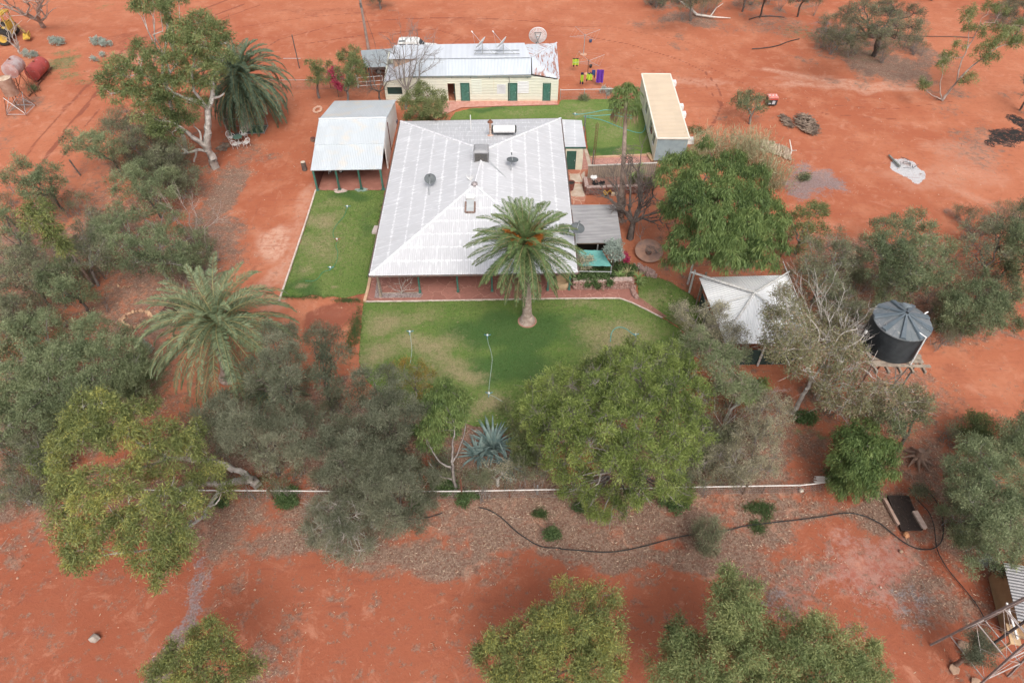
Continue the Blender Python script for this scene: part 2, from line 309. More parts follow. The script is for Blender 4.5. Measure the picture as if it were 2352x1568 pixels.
def build_ground():
    z=np.zeros_like(XX)
    f=(np.hypot(XX,YY-45)<110)
    for a,b,c,d in [(.31,.27,.2,.02),(.13,.21,1.7,.03),(.7,.5,2.2,.012)]:
        z+=d*np.sin(a*XX+c)*np.sin(b*YY+c*2)
    z-= .065; z=np.where(f,z,z*0-.065)
    me=bpy.data.meshes.new('ground'); V=np.stack([XX,YY,z],-1).reshape(-1,3).astype(np.float32)
    i=np.arange(NX*NY).reshape(NY,NX); Q=np.stack([i[:-1,:-1],i[:-1,1:],i[1:,1:],i[1:,:-1]],-1).reshape(-1,4)
    mesh_np(me,V,Q)
    for nm,ks in(('maska',('litter','pale','grey')),('maskb',('dark','green','black')),('maskc',('ash','crust',None))):
        a=me.color_attributes.new(nm,'FLOAT_COLOR','POINT')
        d=np.ones((NX*NY,4),np.float32)
        for j,k in enumerate(ks): d[:,j]=MASK[k].ravel() if k else 0
        a.data.foreach_set('color',d.ravel())
    m,nt,b=new_mat('red_earth'); g=G(nt); o=g.obj()
    def attr(n):
        c=g.n('Attribute',attribute_name=n); s=nt.nodes.new('ShaderNodeSeparateColor'); nt.links.new(c,s.inputs[0]); return s.outputs
    A,B,C=attr('maska'),attr('maskb'),attr('maskc')
    n1=g.noise(o,.045,4); n2=g.noise(o,.35,5,.6); n3=g.noise(o,2.2,6,.7); n4=g.noise(o,9,5,.75); n5=g.noise(o,.9,6,.65,1.2)
    nf=g.math('ADD',g.math('MULTIPLY',n3,.55),g.math('MULTIPLY',n4,.45))
    def msk(a,n,amp=1.0,lo=.42,hi=.6): return g.ramp(g.math('ADD',a,g.math('MULTIPLY',g.math('SUBTRACT',n,.5),amp)),lo,hi)
    red1=(.42,.150,.082); red2=(.345,.107,.056); red3=(.50,.215,.128)
    c=g.mix(g.ramp(n1,.38,.62),red1,red2); c=g.mix(g.math('MULTIPLY',g.ramp(n2,.45,.75),.6),c,red3)
    # near the fence the soil is a deeper red than out on the open yard
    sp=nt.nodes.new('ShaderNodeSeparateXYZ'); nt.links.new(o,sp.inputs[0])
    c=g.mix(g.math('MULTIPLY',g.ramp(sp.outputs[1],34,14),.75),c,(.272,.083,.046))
    c=g.mix(g.math('MULTIPLY',g.ramp(n3,.48,.72),.45),c,(.25,.085,.05)); c=g.mix(g.math('MULTIPLY',g.ramp(n4,.55,.8),.25),c,(.30,.10,.06))
    c=g.mix(g.math('MULTIPLY',A[1],g.ramp(n3,.2,.7)),c,(.56,.34,.25))
    c=g.mix(g.math('MULTIPLY',msk(B[0],n5,.9,.3,.75),.8),c,(.215,.07,.045))
    c=g.mix(g.math('MULTIPLY',msk(C[1],nf,2.2,.4,.8),.6),c,g.mix(g.ramp(n3,.4,.6),(.36,.14,.11),(.42,.26,.22)))
    lit=g.mix(g.ramp(n4,.36,.62),(.11,.062,.047),(.29,.20,.15)); lit=g.mix(g.math('MULTIPLY',g.ramp(n5,.45,.7),.45),lit,(.14,.082,.064))
    c=g.mix(g.math('MULTIPLY',msk(A[0],g.math('ADD',g.math('MULTIPLY',n3,.6),g.math('MULTIPLY',n5,.4)),2.0,.38,.86),g.ramp(n4,.15,.5)),c,lit)
    c=g.mix(g.math('MULTIPLY',msk(A[2],nf,2.6,.42,.75),.8),c,g.mix(g.ramp(n4,.35,.65),(.15,.125,.125),(.27,.235,.235)))
    c=g.mix(g.math('MULTIPLY',msk(B[1],nf,3.0,.6,.95),.85),c,g.mix(g.ramp(n4,.35,.65),(.10,.135,.05),(.20,.20,.10)))
    c=g.mix(msk(C[0],nf,2.0,.42,.55),c,g.mix(g.ramp(n4,.3,.6),(.34,.335,.35),(.52,.51,.52)))
    c=g.mix(msk(B[2],nf,2.8,.45,.7),c,(.026,.025,.024))
    # little drifts of bark and leaf crumbs, scuffs and erosion marks all over the bare soil
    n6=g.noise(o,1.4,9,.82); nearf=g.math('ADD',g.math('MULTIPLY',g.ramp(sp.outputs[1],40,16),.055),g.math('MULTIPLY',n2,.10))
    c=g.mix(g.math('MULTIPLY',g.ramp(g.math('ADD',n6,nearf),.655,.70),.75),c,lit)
    c=g.mix(g.math('MULTIPLY',g.ramp(g.noise(o,5.5,7,.8),.60,.72),.4),c,(.20,.075,.05)); c=g.mix(g.math('MULTIPLY',g.ramp(g.noise(o,.6,7,.75,.8),.52,.70),.5),c,(.52,.25,.165))
    sx=g.n('Mapping',{0:o,2:(0,0,.5),3:(.25,2.2,1)}); c=g.mix(g.math('MULTIPLY',g.ramp(g.noise(sx,1.0,6,.7),.54,.68),.42),c,(.27,.085,.055))
    # scattered dark and pale crumbs
    vo=g.n('TexVoronoi',{'Vector':o,'Scale':2.6}); c=g.mix(g.math('MULTIPLY',g.ramp(vo,.13,.06),g.ramp(n2,.45,.6)),c,(.20,.12,.085))
    vo2=g.n('TexVoronoi',{'Vector':o,'Scale':1.1,'Randomness':1.0}); c=g.mix(g.ramp(vo2,.045,.025),c,(.62,.48,.36))
    g.link(c,b.inputs['Base Color']); b.inputs['Roughness'].default_value=.95; b.inputs['Specular IOR Level'].default_value=.15
    h=g.math('ADD',g.math('MULTIPLY',n3,.6),g.math('MULTIPLY',n4,.4)); g.bump(h,.6,.14,b)
    o_=finish(me,'ground',m,None,(0,0,0),True); tag(o_,kind='structure'); o_['label']='red earth of the homestead yard'
def mesh_np(me,V,F):
    F=np.asarray(F,np.int32); n=F.shape[1]
    me.vertices.add(len(V)); me.vertices.foreach_set('co',np.asarray(V,np.float32).ravel())
    me.loops.add(F.size); me.loops.foreach_set('vertex_index',F.ravel())
    me.polygons.add(len(F)); me.polygons.foreach_set('loop_start',np.arange(0,F.size,n,dtype=np.int32))
    try: me.polygons.foreach_set('loop_total',np.full(len(F),n,np.int32))
    except Exception: pass
    me.update(calc_edges=True); me.validate()
# flat sheet cut to an outline, with inner vertices for masks
def sheet(name,pts,z,mat,label,step=.35,masks=None,wob=0,kind='structure',t=.05):
    P=[Vector((p[0],p[1])) for p in pts]
    out=[]; rn=random.Random(len(name)+len(pts))
    for a,b in zip(P,P[1:]+P[:1]):
        n=max(1,int((b-a).length/step)); nr=Vector((-(b-a).y,(b-a).x)).normalized()
        for k in range(n): out.append(a+(b-a)*k/n+nr*(rn.uniform(-wob,wob) if k else 0))
    xs=[p.x for p in out]; ys=[p.y for p in out]; inner=[]
    x=min(xs)
    while x<max(xs):
        y=min(ys)
        while y<max(ys):
            q=Vector((x+rn.uniform(-.2,.2)*step,y+rn.uniform(-.2,.2)*step)); ins=False; j=len(P)-1
            for i in range(len(P)):
                if (P[i].y>q.y)!=(P[j].y>q.y) and q.x<(P[j].x-P[i].x)*(q.y-P[i].y)/(P[j].y-P[i].y)+P[i].x: ins=not ins
                j=i
            if ins: inner.append(q)
            y+=step
        x+=step
    N=len(out); r=mgeo.delaunay_2d_cdt(out+inner,[(i,(i+1)%N) for i in range(N)],[list(range(N))],1,1e-4)
    co=[(v.x,v.y,z) for v in r[0]]; n0=len(co)
    me=bpy.data.meshes.new(name); fs=[list(f) for f in r[2]]
    skirt=[(p.x,p.y,z) for p in out]+[(p.x,p.y,z-t) for p in out]
    me.from_pydata(co+skirt,[],fs+[[n0+i,n0+N+i,n0+N+(i+1)%N,n0+(i+1)%N] for i in range(N)])
    me.update()
    a=me.color_attributes.new('lawnmask','FLOAT_COLOR','POINT'); d=np.ones((len(me.vertices),4),np.float32); d[:,:3]=0
    if masks:
        vv=np.array([v.co[:] for v in me.vertices])
        for ch,u,v,ru,rv,s in masks:
            c=at(u,v); rx=ru*mp(u,v); ry=abs(at(u,v-rv).y-at(u,v+rv).y)/2
            q=np.sqrt(((vv[:,0]-c.x+.35*np.sin(vv[:,1]*1.9+u))/rx)**2+((vv[:,1]-c.y+.35*np.sin(vv[:,0]*1.6+v))/ry)**2); d[:,ch]=np.maximum(d[:,ch],s*sm((1.55-q)/1.4))
    a.data.foreach_set('color',d.ravel())
    o=finish(me,name,mat,None,(0,0,0)); tag(o,kind=kind); o['label']=label; return o
def lawn_mat():
    m,nt,b=new_mat('lawn_grass'); g=G(nt); o=g.obj()
    s=nt.nodes.new('ShaderNodeSeparateColor'); nt.links.new(g.n('Attribute',attribute_name='lawnmask'),s.inputs[0]); D,K=s.outputs[0],s.outputs[1]
    n2=g.noise(o,.45,5,.65); n3=g.noise(o,2.6,6,.75); n4=g.noise(o,11,4,.8)
    c=g.mix(g.ramp(n2,.35,.65),(.118,.195,.045),(.165,.22,.065)); c=g.mix(g.math('MULTIPLY',g.ramp(n3,.4,.7),.5),c,(.20,.205,.085))
    c=g.mix(g.math('MULTIPLY',g.ramp(g.math('ADD',K,g.math('MULTIPLY',g.math('SUBTRACT',n2,.5),.8)),.35,.8),.85),c,(.055,.115,.036))
    dry=g.ramp(g.math('ADD',g.math('MULTIPLY',D,.85),g.math('ADD',g.math('MULTIPLY',g.math('SUBTRACT',n3,.5),1.6),g.math('MULTIPLY',g.math('SUBTRACT',n4,.5),1.2))),.18,1.05)
    c=g.mix(g.math('MULTIPLY',dry,.95),c,g.mix(g.ramp(n4,.35,.65),(.36,.29,.175),(.27,.225,.13)))
    c=g.mix(g.math('MULTIPLY',g.ramp(n4,.5,.75),.4),c,(.035,.075,.018))
    g.link(c,b.inputs['Base Color']); b.inputs['Roughness'].default_value=.9; b.inputs['Specular IOR Level'].default_value=.1
    g.bump(g.math('ADD',n4,n3),.6,.08,b); return m
def crazy(name,c1,c2,joint,sc=1.2,jw=.06):
    if name in MC: return MC[name]
    m,nt,b=new_mat(name); g=G(nt); o=g.obj()
    wv=g.n('VectorMath',{0:o,1:g.n('TexNoise',{'Vector':o,'Scale':1.2},1)},operation='ADD')
    e=g.n('TexVoronoi',{'Vector':wv,'Scale':sc},feature='DISTANCE_TO_EDGE'); cell=g.n('TexVoronoi',{'Vector':wv,'Scale':sc},1)
    sep=nt.nodes.new('ShaderNodeSeparateColor'); nt.links.new(cell,sep.inputs[0])
    c=g.mix(sep.outputs[0],c1,c2); c=g.mix(g.math('MULTIPLY',g.ramp(g.noise(o,3,5,.7),.4,.7),.4),c,tuple(x*.55 for x in c1))
    c=g.mix(g.ramp(e,jw,jw*.4),c,joint); g.link(c,b.inputs['Base Color']); b.inputs['Roughness'].default_value=.85
    g.bump(g.ramp(e,0,jw),.4,.05,b); MC[name]=m; return m
# ================================================================ TREES
def unit(a): return a/np.maximum(np.linalg.norm(a,axis=-1,keepdims=True),1e-9)
def rdir(n,r,zmin=-1):
    z=r.uniform(zmin,1,n); t=r.uniform(0,2*np.pi,n); q=np.sqrt(1-z*z); return np.stack([q*np.cos(t),q*np.sin(t),z],-1)
def leaf_mesh(name,base,d,L,W,tint,mat,parent,fold=.25,r=None):
    """narrow blades: base point, direction, length, width"""
    n=len(base); L=np.asarray(L)[:,None]; W=np.asarray(W)[:,None]
    side=unit(np.cross(d,r.normal(size=(n,3)))); nr=np.cross(side,d)
    mid=base+d*L*.5+nr*L*fold*.2
    V=np.stack([base,mid+side*W*.5,base+d*L-nr*L*fold*.3,mid-side*W*.5],1).reshape(-1,3)-np.array(ORG[parent.name])
    F=np.arange(4*n).reshape(n,4); me=bpy.data.meshes.new(name)
    me.vertices.add(4*n); me.vertices.foreach_set('co',V.astype(np.float32).ravel())
    me.loops.add(4*n); me.loops.foreach_set('vertex_index',F.astype(np.int32).ravel())
    me.polygons.add(n); me.polygons.foreach_set('loop_start',np.arange(0,4*n,4,dtype=np.int32))
    me.update(calc_edges=True)
    a=me.attributes.new('tint','FLOAT','POINT'); a.data.foreach_set('value',np.repeat(np.clip(tint,0,1),4).astype(np.float32))
    return finish(me,name,mat,parent,ORG[parent.name])
def prisms(A,B,ra,rb,n=4):
    """many tapered sticks at once -> verts, quads"""
    d=unit(B-A); ref=np.where(np.abs(d[:,2:3])<.9,np.array([[0,0,1.]]),np.array([[1.,0,0]])); s=unit(np.cross(d,ref)); t=np.cross(s,d)
    ang=2*np.pi*np.arange(n)/n; c,sn=np.cos(ang),np.sin(ang)
    ring=lambda P,r:P[:,None,:]+np.asarray(r)[:,None,None]*(c[None,:,None]*s[:,None,:]+sn[None,:,None]*t[:,None,:])
    V=np.concatenate([ring(A,ra),ring(B,rb)],1).reshape(-1,3); m=len(A); k=np.arange(n); k2=(k+1)%n
    f=np.stack([k,k2,k2+n,k+n],-1); F=(f[None]+(np.arange(m)*2*n)[:,None,None]).reshape(-1,4); return V,F
def sticks_mesh(name,segs,mat,parent,n=4):
    A=np.array([s[0] for s in segs]); B=np.array([s[1] for s in segs]); V,F=prisms(A,B,[s[2] for s in segs],[s[3] for s in segs],n)
    me=bpy.data.meshes.new(name); me.vertices.add(len(V)); me.vertices.foreach_set('co',(V-np.array(ORG[parent.name])).astype(np.float32).ravel())
    me.loops.add(F.size); me.loops.foreach_set('vertex_index',F.astype(np.int32).ravel()); me.polygons.add(len(F)); me.polygons.foreach_set('loop_start',np.arange(0,F.size,4,dtype=np.int32))
    me.update(calc_edges=True); return finish(me,name,mat,parent,ORG[parent.name],True)
BARK={'white':M('bark_white',(.50,.47,.44),(.34,.30,.27),2.5,bump=.3),'grey':M('bark_grey',(.26,.235,.22),(.18,.155,.14),3,bump=.3),
      'dark':M('bark_dark',(.085,.066,.058),(.14,.115,.10),3,bump=.4),'brown':M('bark_brown',(.20,.13,.10),(.13,.085,.065),4,bump=.4),
      'pink':M('bark_pink',(.40,.32,.28),(.28,.22,.19),3,bump=.3)}
LM={'gum':leaf_mat('gum_leaves',[(.055,.075,.03),(.115,.15,.058),(.17,.205,.085),(.25,.265,.11)]),
    'gumy':leaf_mat('gum_leaves_yellow',[(.06,.078,.028),(.125,.15,.052),(.185,.21,.075),(.31,.30,.085)]),
    'casu':leaf_mat('grey_needles',[(.05,.056,.036),(.105,.115,.074),(.16,.17,.115),(.22,.22,.15)]),
    'casd':leaf_mat('dark_needles',[(.04,.048,.032),(.08,.094,.058),(.12,.135,.088),(.16,.165,.11)]),
    'acac':leaf_mat('wattle_leaves',[(.05,.066,.037),(.118,.148,.078),(.178,.213,.112),(.25,.28,.155)]),
    'acag':leaf_mat('wattle_grey',[(.06,.066,.042),(.128,.14,.084),(.18,.192,.115),(.25,.245,.155)]),
    'pepp':leaf_mat('pepper_leaves',[(.036,.058,.022),(.078,.122,.042),(.128,.182,.062),(.19,.245,.085)]),
    'lime':leaf_mat('lime_leaves',[(.05,.07,.024),(.13,.175,.046),(.20,.25,.07),(.28,.32,.10)]),
    'oliv':leaf_mat('olive_leaves',[(.05,.065,.028),(.10,.13,.05),(.145,.175,.068),(.20,.20,.09)]),
    'dryl':leaf_mat('dry_leaves',[(.13,.115,.078),(.21,.20,.13),(.29,.275,.185),(.36,.32,.23)]),
    'redg':leaf_mat('reddish_leaves',[(.12,.08,.055),(.16,.16,.085),(.21,.21,.11),(.30,.20,.15)]),
    'silv':leaf_mat('silver_leaves',[(.20,.24,.21),(.30,.35,.31),(.38,.42,.38)]),
    'weed':leaf_mat('weed_leaves',[(.038,.065,.024),(.072,.115,.042),(.11,.155,.062)]),
    'oran':leaf_mat('orange_leaves',[(.12,.12,.05),(.28,.22,.06),(.42,.26,.06)]),
    'pink':leaf_mat('pink_bracts',[(.28,.03,.07),(.50,.05,.13),(.60,.12,.22)]),
    'reed':leaf_mat('reed_leaves',[(.16,.17,.09),(.27,.27,.16),(.38,.36,.24)],trans=.25),
    'palm':leaf_mat('palm_leaflets',[(.028,.044,.02),(.065,.10,.038),(.12,.175,.065),(.24,.28,.14)],trans=.25,rough=.45),
    'palb':leaf_mat('palm_leaflets_blue',[(.035,.052,.028),(.085,.118,.062),(.15,.19,.105),(.28,.29,.165)],trans=.25,rough=.45),
    'pald':leaf_mat('palm_leaflets_dark',[(.035,.06,.038),(.07,.11,.07),(.11,.155,.10),(.17,.20,.13)],trans=.25,rough=.45),
    'agav':leaf_mat('agave_blades',[(.09,.14,.13),(.16,.225,.205),(.26,.31,.28)],trans=.05),
    'dead':leaf_mat('dead_fronds',[(.20,.13,.08),(.30,.20,.13),(.38,.27,.18)])}
#        L    W     leaves/sub sub-r  out  down rnd  density twigs
ST_={'gum':(.20,.034,105,.42,.6,.45,.8,.85,.3),'gumy':(.20,.036,105,.42,.6,.45,.8,.85,.3),'casu':(.14,.024,150,.40,.8,.05,.8,.95,.35),'casd':(.14,.026,140,.40,.8,.05,.8,.9,.4),
     'acac':(.125,.03,120,.40,.75,.0,.9,.9,.4),'acag':(.12,.028,100,.40,.7,.0,.9,.8,.65),'pepp':(.26,.034,120,.42,.35,1.0,.5,1.0,.15),'lime':(.15,.03,125,.38,.75,.1,.85,.85,.6),
     'oliv':(.14,.034,110,.38,.7,.0,.9,.9,.35),'dryl':(.09,.038,80,.40,.4,.0,1.0,.95,.85),'redg':(.15,.036,80,.5,.3,.5,.9,1.15,.9),'silv':(.1,.05,50,.25,.5,0,1,1,.2),
     'weed':(.12,.07,55,.28,.5,0,1,1.2,0),'oran':(.09,.04,60,.32,.5,0,1,1,.5),'pink':(.11,.08,55,.3,.4,0,1,1,.3)}
def dome(poly,ztop,zedge,step,rng_=None,rk=.9,grow=0):
    rn=random.Random(int(sum(p[0]*7+p[1]*13 for p in poly))); n=len(poly)
    cu=sum(p[0] for p in poly)/n; cv=sum(p[1] for p in poly)/n
    u0,u1=min(p[0] for p in poly),max(p[0] for p in poly); v0,v1=min(p[1] for p in poly),max(p[1] for p in poly)
    out=[]; v=v0+step*.45; row=0
    while v<v1:
        u=u0+(step*.5 if row%2 else step*.1)
        while u<u1:
            a,b=u+rn.uniform(-.28,.28)*step,v+rn.uniform(-.28,.28)*step
            ang=math.atan2(b-cv,a-cu); d=math.hypot(a-cu,b-cv); best=1e9
            for i in range(n):                               # distance to the outline along this ray
                p,q=poly[i],poly[(i+1)%n]; ex,ey=q[0]-p[0],q[1]-p[1]; dx,dy=math.cos(ang),math.sin(ang)
                den=dx*ey-dy*ex
                if abs(den)<1e-9: continue
                t=((p[0]-cu)*ey-(p[1]-cv)*ex)/den; s=((p[0]-cu)*dy-(p[1]-cv)*dx)/den
                if t>0 and -1e-6<=s<=1+1e-6: best=min(best,t)
            if d<best-step*.30 and rn.random()>.05:
                k=math.sqrt(max(0,1-(d/best)**2)); r=step*rk*rn.uniform(.62,1.12)
                r=min(r,max(step*.4,(best-d)*1.05+grow))
                out.append((a,b,zedge+(ztop-zedge)*(k*.92+.12*math.sin(a*.07+b*.05))+rn.uniform(-.4,.35),r))
            u+=step
        v+=step*.85; row+=1
    if len(out)<3: out+=[(cu+dx*step*.4,cv+dy*step*.3,(ztop+zedge)/2,step*.6) for dx,dy in((0,0),(-1,.4),(1,-.3))]
    return out
TREE_LOG=[]
def tree(name,label,cat,clumps,style='gum',bark='grey',base=None,tr=.14,group=None,tint=(.0,.0),seed=None,dens=1.0,limbs=None,twig=None,lit=.6,crown_name='crown',low=True,zmin=-.3,lscale=1.0,spread=1.0):
    seed=seed if seed is not None else int(clumps[0][0]*31+clumps[0][1]*17+len(clumps)*5); r=np.random.default_rng(seed)
    L,W,nl,sr,kout,kdn,krn,dn,tw=ST_[style]; tw=tw if twig is None else twig; L*=lscale; W*=lscale
    C=[]; 
    for u,v,z,rp in clumps:
        p=at(u,v,z); rm=rp*mp(u,v,z); C.append((p.x,p.y,max(p.z,rm*.45),rm))
    if base is None and low and len(C)>4 and style in('acac','acag','lime','oliv','pepp','casu','dryl'):      # crowns that reach down to the ground
        rl=random.Random(int(clumps[0][0])); mx_=sum(c[0] for c in C)/len(C); my_=sum(c[1] for c in C)/len(C)
        for x_,y_,z_,r_ in list(C):
            if rl.random()<.4: C.append((mx_+(x_-mx_)*.93,my_+(y_-my_)*.93,max(r_*.5,z_*.5),r_*.85))
    C=np.array(C)
    fz=float(np.clip(zd(clumps[0][0],clumps[0][1])/44,.75,1.4)); L*=fz; W*=fz; nl/=fz*fz
    if base is not None: B=np.array(at(*base)) 
    else: m=np.average(C,axis=0,weights=C[:,3]**2); B=np.array([m[0],m[1],0.])
    t=thing(name,(B[0],B[1],0),label,cat,group)
    zc=C[:,2].mean(); segs=[]
    cm=np.array([C[:,0].mean(),C[:,1].mean(),zc])
    def curve(a,b,ra,rb,n=4,wob=.08,sag=0):
        a=np.array(a,float); b=np.array(b,float); Ln=np.linalg.norm(b-a); pts=[a]
        for i in range(1,n): pts.append(a+(b-a)*i/n+r.normal(size=3)*wob*Ln/n*1.6+np.array([0,0,sag*Ln*math.sin(math.pi*i/n)]))
        pts.append(b)
        for i in range(n): segs.append((pts[i],pts[i+1],ra+(rb-ra)*i/n,ra+(rb-ra)*(i+1)/n))
        return pts
    if limbs:                                        # traced trunk: list of polylines (u,v,z) with radii
        tips=[]
        for pl in limbs:
            p0=[np.array(at(*q[:3])) for q in pl]; r0=[q[3] for q in pl]; pts=[];rr=[]; m=len(p0)
            for i in range(m-1):                     # smooth, slightly gnarled limb through the traced points
                a,b,c_,d_=p0[max(i-1,0)],p0[i],p0[i+1],p0[min(i+2,m-1)]; Ls=np.linalg.norm(c_-b)
                for j in range(4):
                    f=j/4; pts.append(.5*(2*b+(c_-a)*f+(2*a-5*b+4*c_-d_)*f*f+(3*b-a-3*c_+d_)*f**3)+(r.normal(size=3)*.022*Ls if i+j else 0)); rr.append(r0[i]+(r0[i+1]-r0[i])*f)
            pts.append(p0[-1]); rr.append(r0[-1])
            for i in range(len(pts)-1): segs.append((pts[i],pts[i+1],rr[i],rr[i+1]))
            tips+= [(p,q) for p,q in zip(pts,rr)][1:]
        for c in C:
            dd=[np.linalg.norm(c[:3]-p)+(3 if p[2]>c[2]+1 else 0) for p,_ in tips]; i=int(np.argmin(dd)); curve(tips[i][0],c[:3],min(tips[i][1]*.55,.08),.02,4,.14)
    else:
        zmn=max(.3,min(C[:,2].min()*.55,zc*.4)); F=B+(cm-B)*np.array([.35,.35,1])*(zmn/zc)
        F[2]=zmn; curve(B-np.array([0,0,.1]),F,tr,tr*.85,3,.06)
        k=min(len(C),max(2,min(7,len(C)//4+1))); idx=r.choice(len(C),k,replace=False); cen=C[idx,:3].copy()
        for _ in range(4):
            lab=np.argmin(((C[:,None,:3]-cen[None])**2).sum(-1),1)
            for j in range(k):
                if (lab==j).any(): cen[j]=C[lab==j,:3].mean(0)
        for j in range(k):
            ii=np.where(lab==j)[0]
            if not len(ii): continue
            J=F+(cen[j]-F)*.62; J[2]=F[2]+(cen[j][2]-F[2])*.6; lr=tr*(.35+.5*math.sqrt(len(ii)/len(C))); curve(F,J,lr,lr*.6,4,.12,.05)
            for i in ii: curve(J,C[i,:3],lr*.5,max(.018,lr*.16),3,.14,.04)
    # leafy sprays round each branch end
    bb=[];dd=[];ti=[];TW=[]
    for x,y,z,rm in C:
        ns=max(5,int(dens*dn*3.4*(rm/sr)**2)); d=rdir(ns,r,zmin); rad=rm*r.uniform(.55,1.02,ns)[:,None]
        sc=np.array([x,y,z])+d*rad*np.array([1,1,.85]); sc[:,2]=np.maximum(sc[:,2],.15)
        stt=r.normal(0,.14,ns)+r.normal(0,.11)+(sc[:,2]-z)/rm*.07  # painted light and dark per clump in the leaf tint, lighter toward the top
        q=max(6,int(nl*1.35)); off=r.normal(size=(ns,q,3))*sr*.37*spread; P=sc[:,None,:]+off; P[...,2]=np.maximum(P[...,2],.05)
        dirs=unit(kout*unit(d[:,None,:]*.8+off/sr*1.6)+np.array([0,0,-kdn])+krn*r.normal(size=(ns,q,3))*.6)
        bb.append(P.reshape(-1,3)); dd.append(dirs.reshape(-1,3))
        ti.append((.45+tint[0]+stt[:,None]+r.normal(0,.17,(ns,q))+(off[...,2]/sr)*.06).reshape(-1))
        m=r.random(ns)<tw; cc=np.array([x,y,z])
        for a in sc[m]:
            k_=cc+(a-cc)*.5+r.normal(size=3)*rm*.09; TW.append((cc,k_,.022,.014)); TW.append((k_,a,.014,.007))
            if tw>.5:
                for _ in range(2): TW.append((k_,a+r.normal(size=3)*sr*.9,.010,.005))
    segs+=TW; sticks_mesh('trunk',segs,BARK[bark],t)
    P=np.concatenate(bb); D=np.concatenate(dd); T=np.concatenate(ti); n=len(P)
    leaf_mesh(crown_name,P,D,L*r.uniform(.6,1.3,n),W*r.uniform(.7,1.3,n),T,LM[style] if style in LM else LM['gum'],t,r=r)
    if lit:
        for c in C[::2]: wblob('litter',c[0]+r.normal(),c[1]+r.normal(),c[3]*1.0,lit)
    TREE_LOG.append((name,label[:30],n,tuple(np.round(B,1)),round(float(np.abs(C[:,:2]-B[:2]).max()),1)))
    return t
def bare_tree(name,label,cat,base,tips,tr,bark='dark',group=None,levels=4,seed=1,zf=.3,kids=3):
    """leafless tree: limbs run to traced tips (u,v,z), then fork into twigs"""
    r=np.random.default_rng(seed); B=np.array(at(*base)); t=thing(name,(B[0],B[1],0),label,cat,group); segs=[]
    T=[np.array(at(*q)) for q in tips]; m=np.mean(T,0); F=B+(m-B)*zf; F[2]=max(.3,m[2]*zf)
    mid=(B+F)/2+r.normal(size=3)*.06; segs+=[(B-np.array([0,0,.1]),mid,tr*1.2,tr),(mid,F,tr,tr*.85)]
    def grow(p,q,ra,lev):
        Ln=np.linalg.norm(q-p); k1=p+(q-p)*.35+r.normal(size=3)*Ln*.06; k2=p+(q-p)*.7+r.normal(size=3)*Ln*.06
        segs.extend([(p,k1,ra,ra*.8),(k1,k2,ra*.8,ra*.6),(k2,q,ra*.6,ra*.4)])
        if lev<=0 or Ln<.25: return
        for s in(k1,k2,q):
            for _ in range(kids if s is q else 1+int(r.random()<.5)):
                d=unit(unit(q-p)+r.normal(size=3)*.55+np.array([0,0,.12])); grow(s,s+d*Ln*r.uniform(.3,.55),ra*.42,lev-1)
    for q in T: grow(F,q,tr*.55,levels-1)
    sticks_mesh('trunk',segs,BARK[bark],t); return t
# ---------------------------------------------------------------- palms
def frond_arrays(r,start,az,el0,Ln,bend,npair,leafL,leafW,droop,V=.55,tw=0,tbase=.35,tstd=.08):
    """a pinnate frond: rachis points + leaflet arrays. el0 = start elevation, bend = how far it arches over"""
    K=10; pts=[np.array(start,float)]; el=el0
    for i in range(K):
        d=np.array([math.cos(az)*math.cos(el),math.sin(az)*math.cos(el),math.sin(el)]); pts.append(pts[-1]+d*Ln/K)
        el-=bend/K*(.5+1.0*i/K); az+=tw/K
    pts=np.array(pts); t=np.linspace(.12,1.0,npair); f=t*K; i=np.minimum(f.astype(int),K-1); p=pts[i]+(pts[i+1]-pts[i])*(f-i)[:,None]; ax=unit(pts[i+1]-pts[i])
    side=unit(np.cross(ax,np.array([0,0,1.]))); up=np.cross(side,ax); prof=np.sin(np.pi*np.clip(t*.93+.05,0,1))**.6
    bs=[];ds=[];ls=[];tt=[]
    for sg in(-1,1):
        d=unit(side*sg+ax*(.55+.5*t[:,None])+up*V*(1-droop)-np.array([0,0,1.])*droop*.9+r.normal(size=p.shape)*.08)
        bs.append(p); ds.append(d); ls.append(leafL*prof*r.uniform(.85,1.1,npair)); tt.append(tbase+.12*(t-.5)+r.normal(0,tstd,npair))
    return pts,np.concatenate(bs),np.concatenate(ds),np.concatenate(ls),np.concatenate(tt)
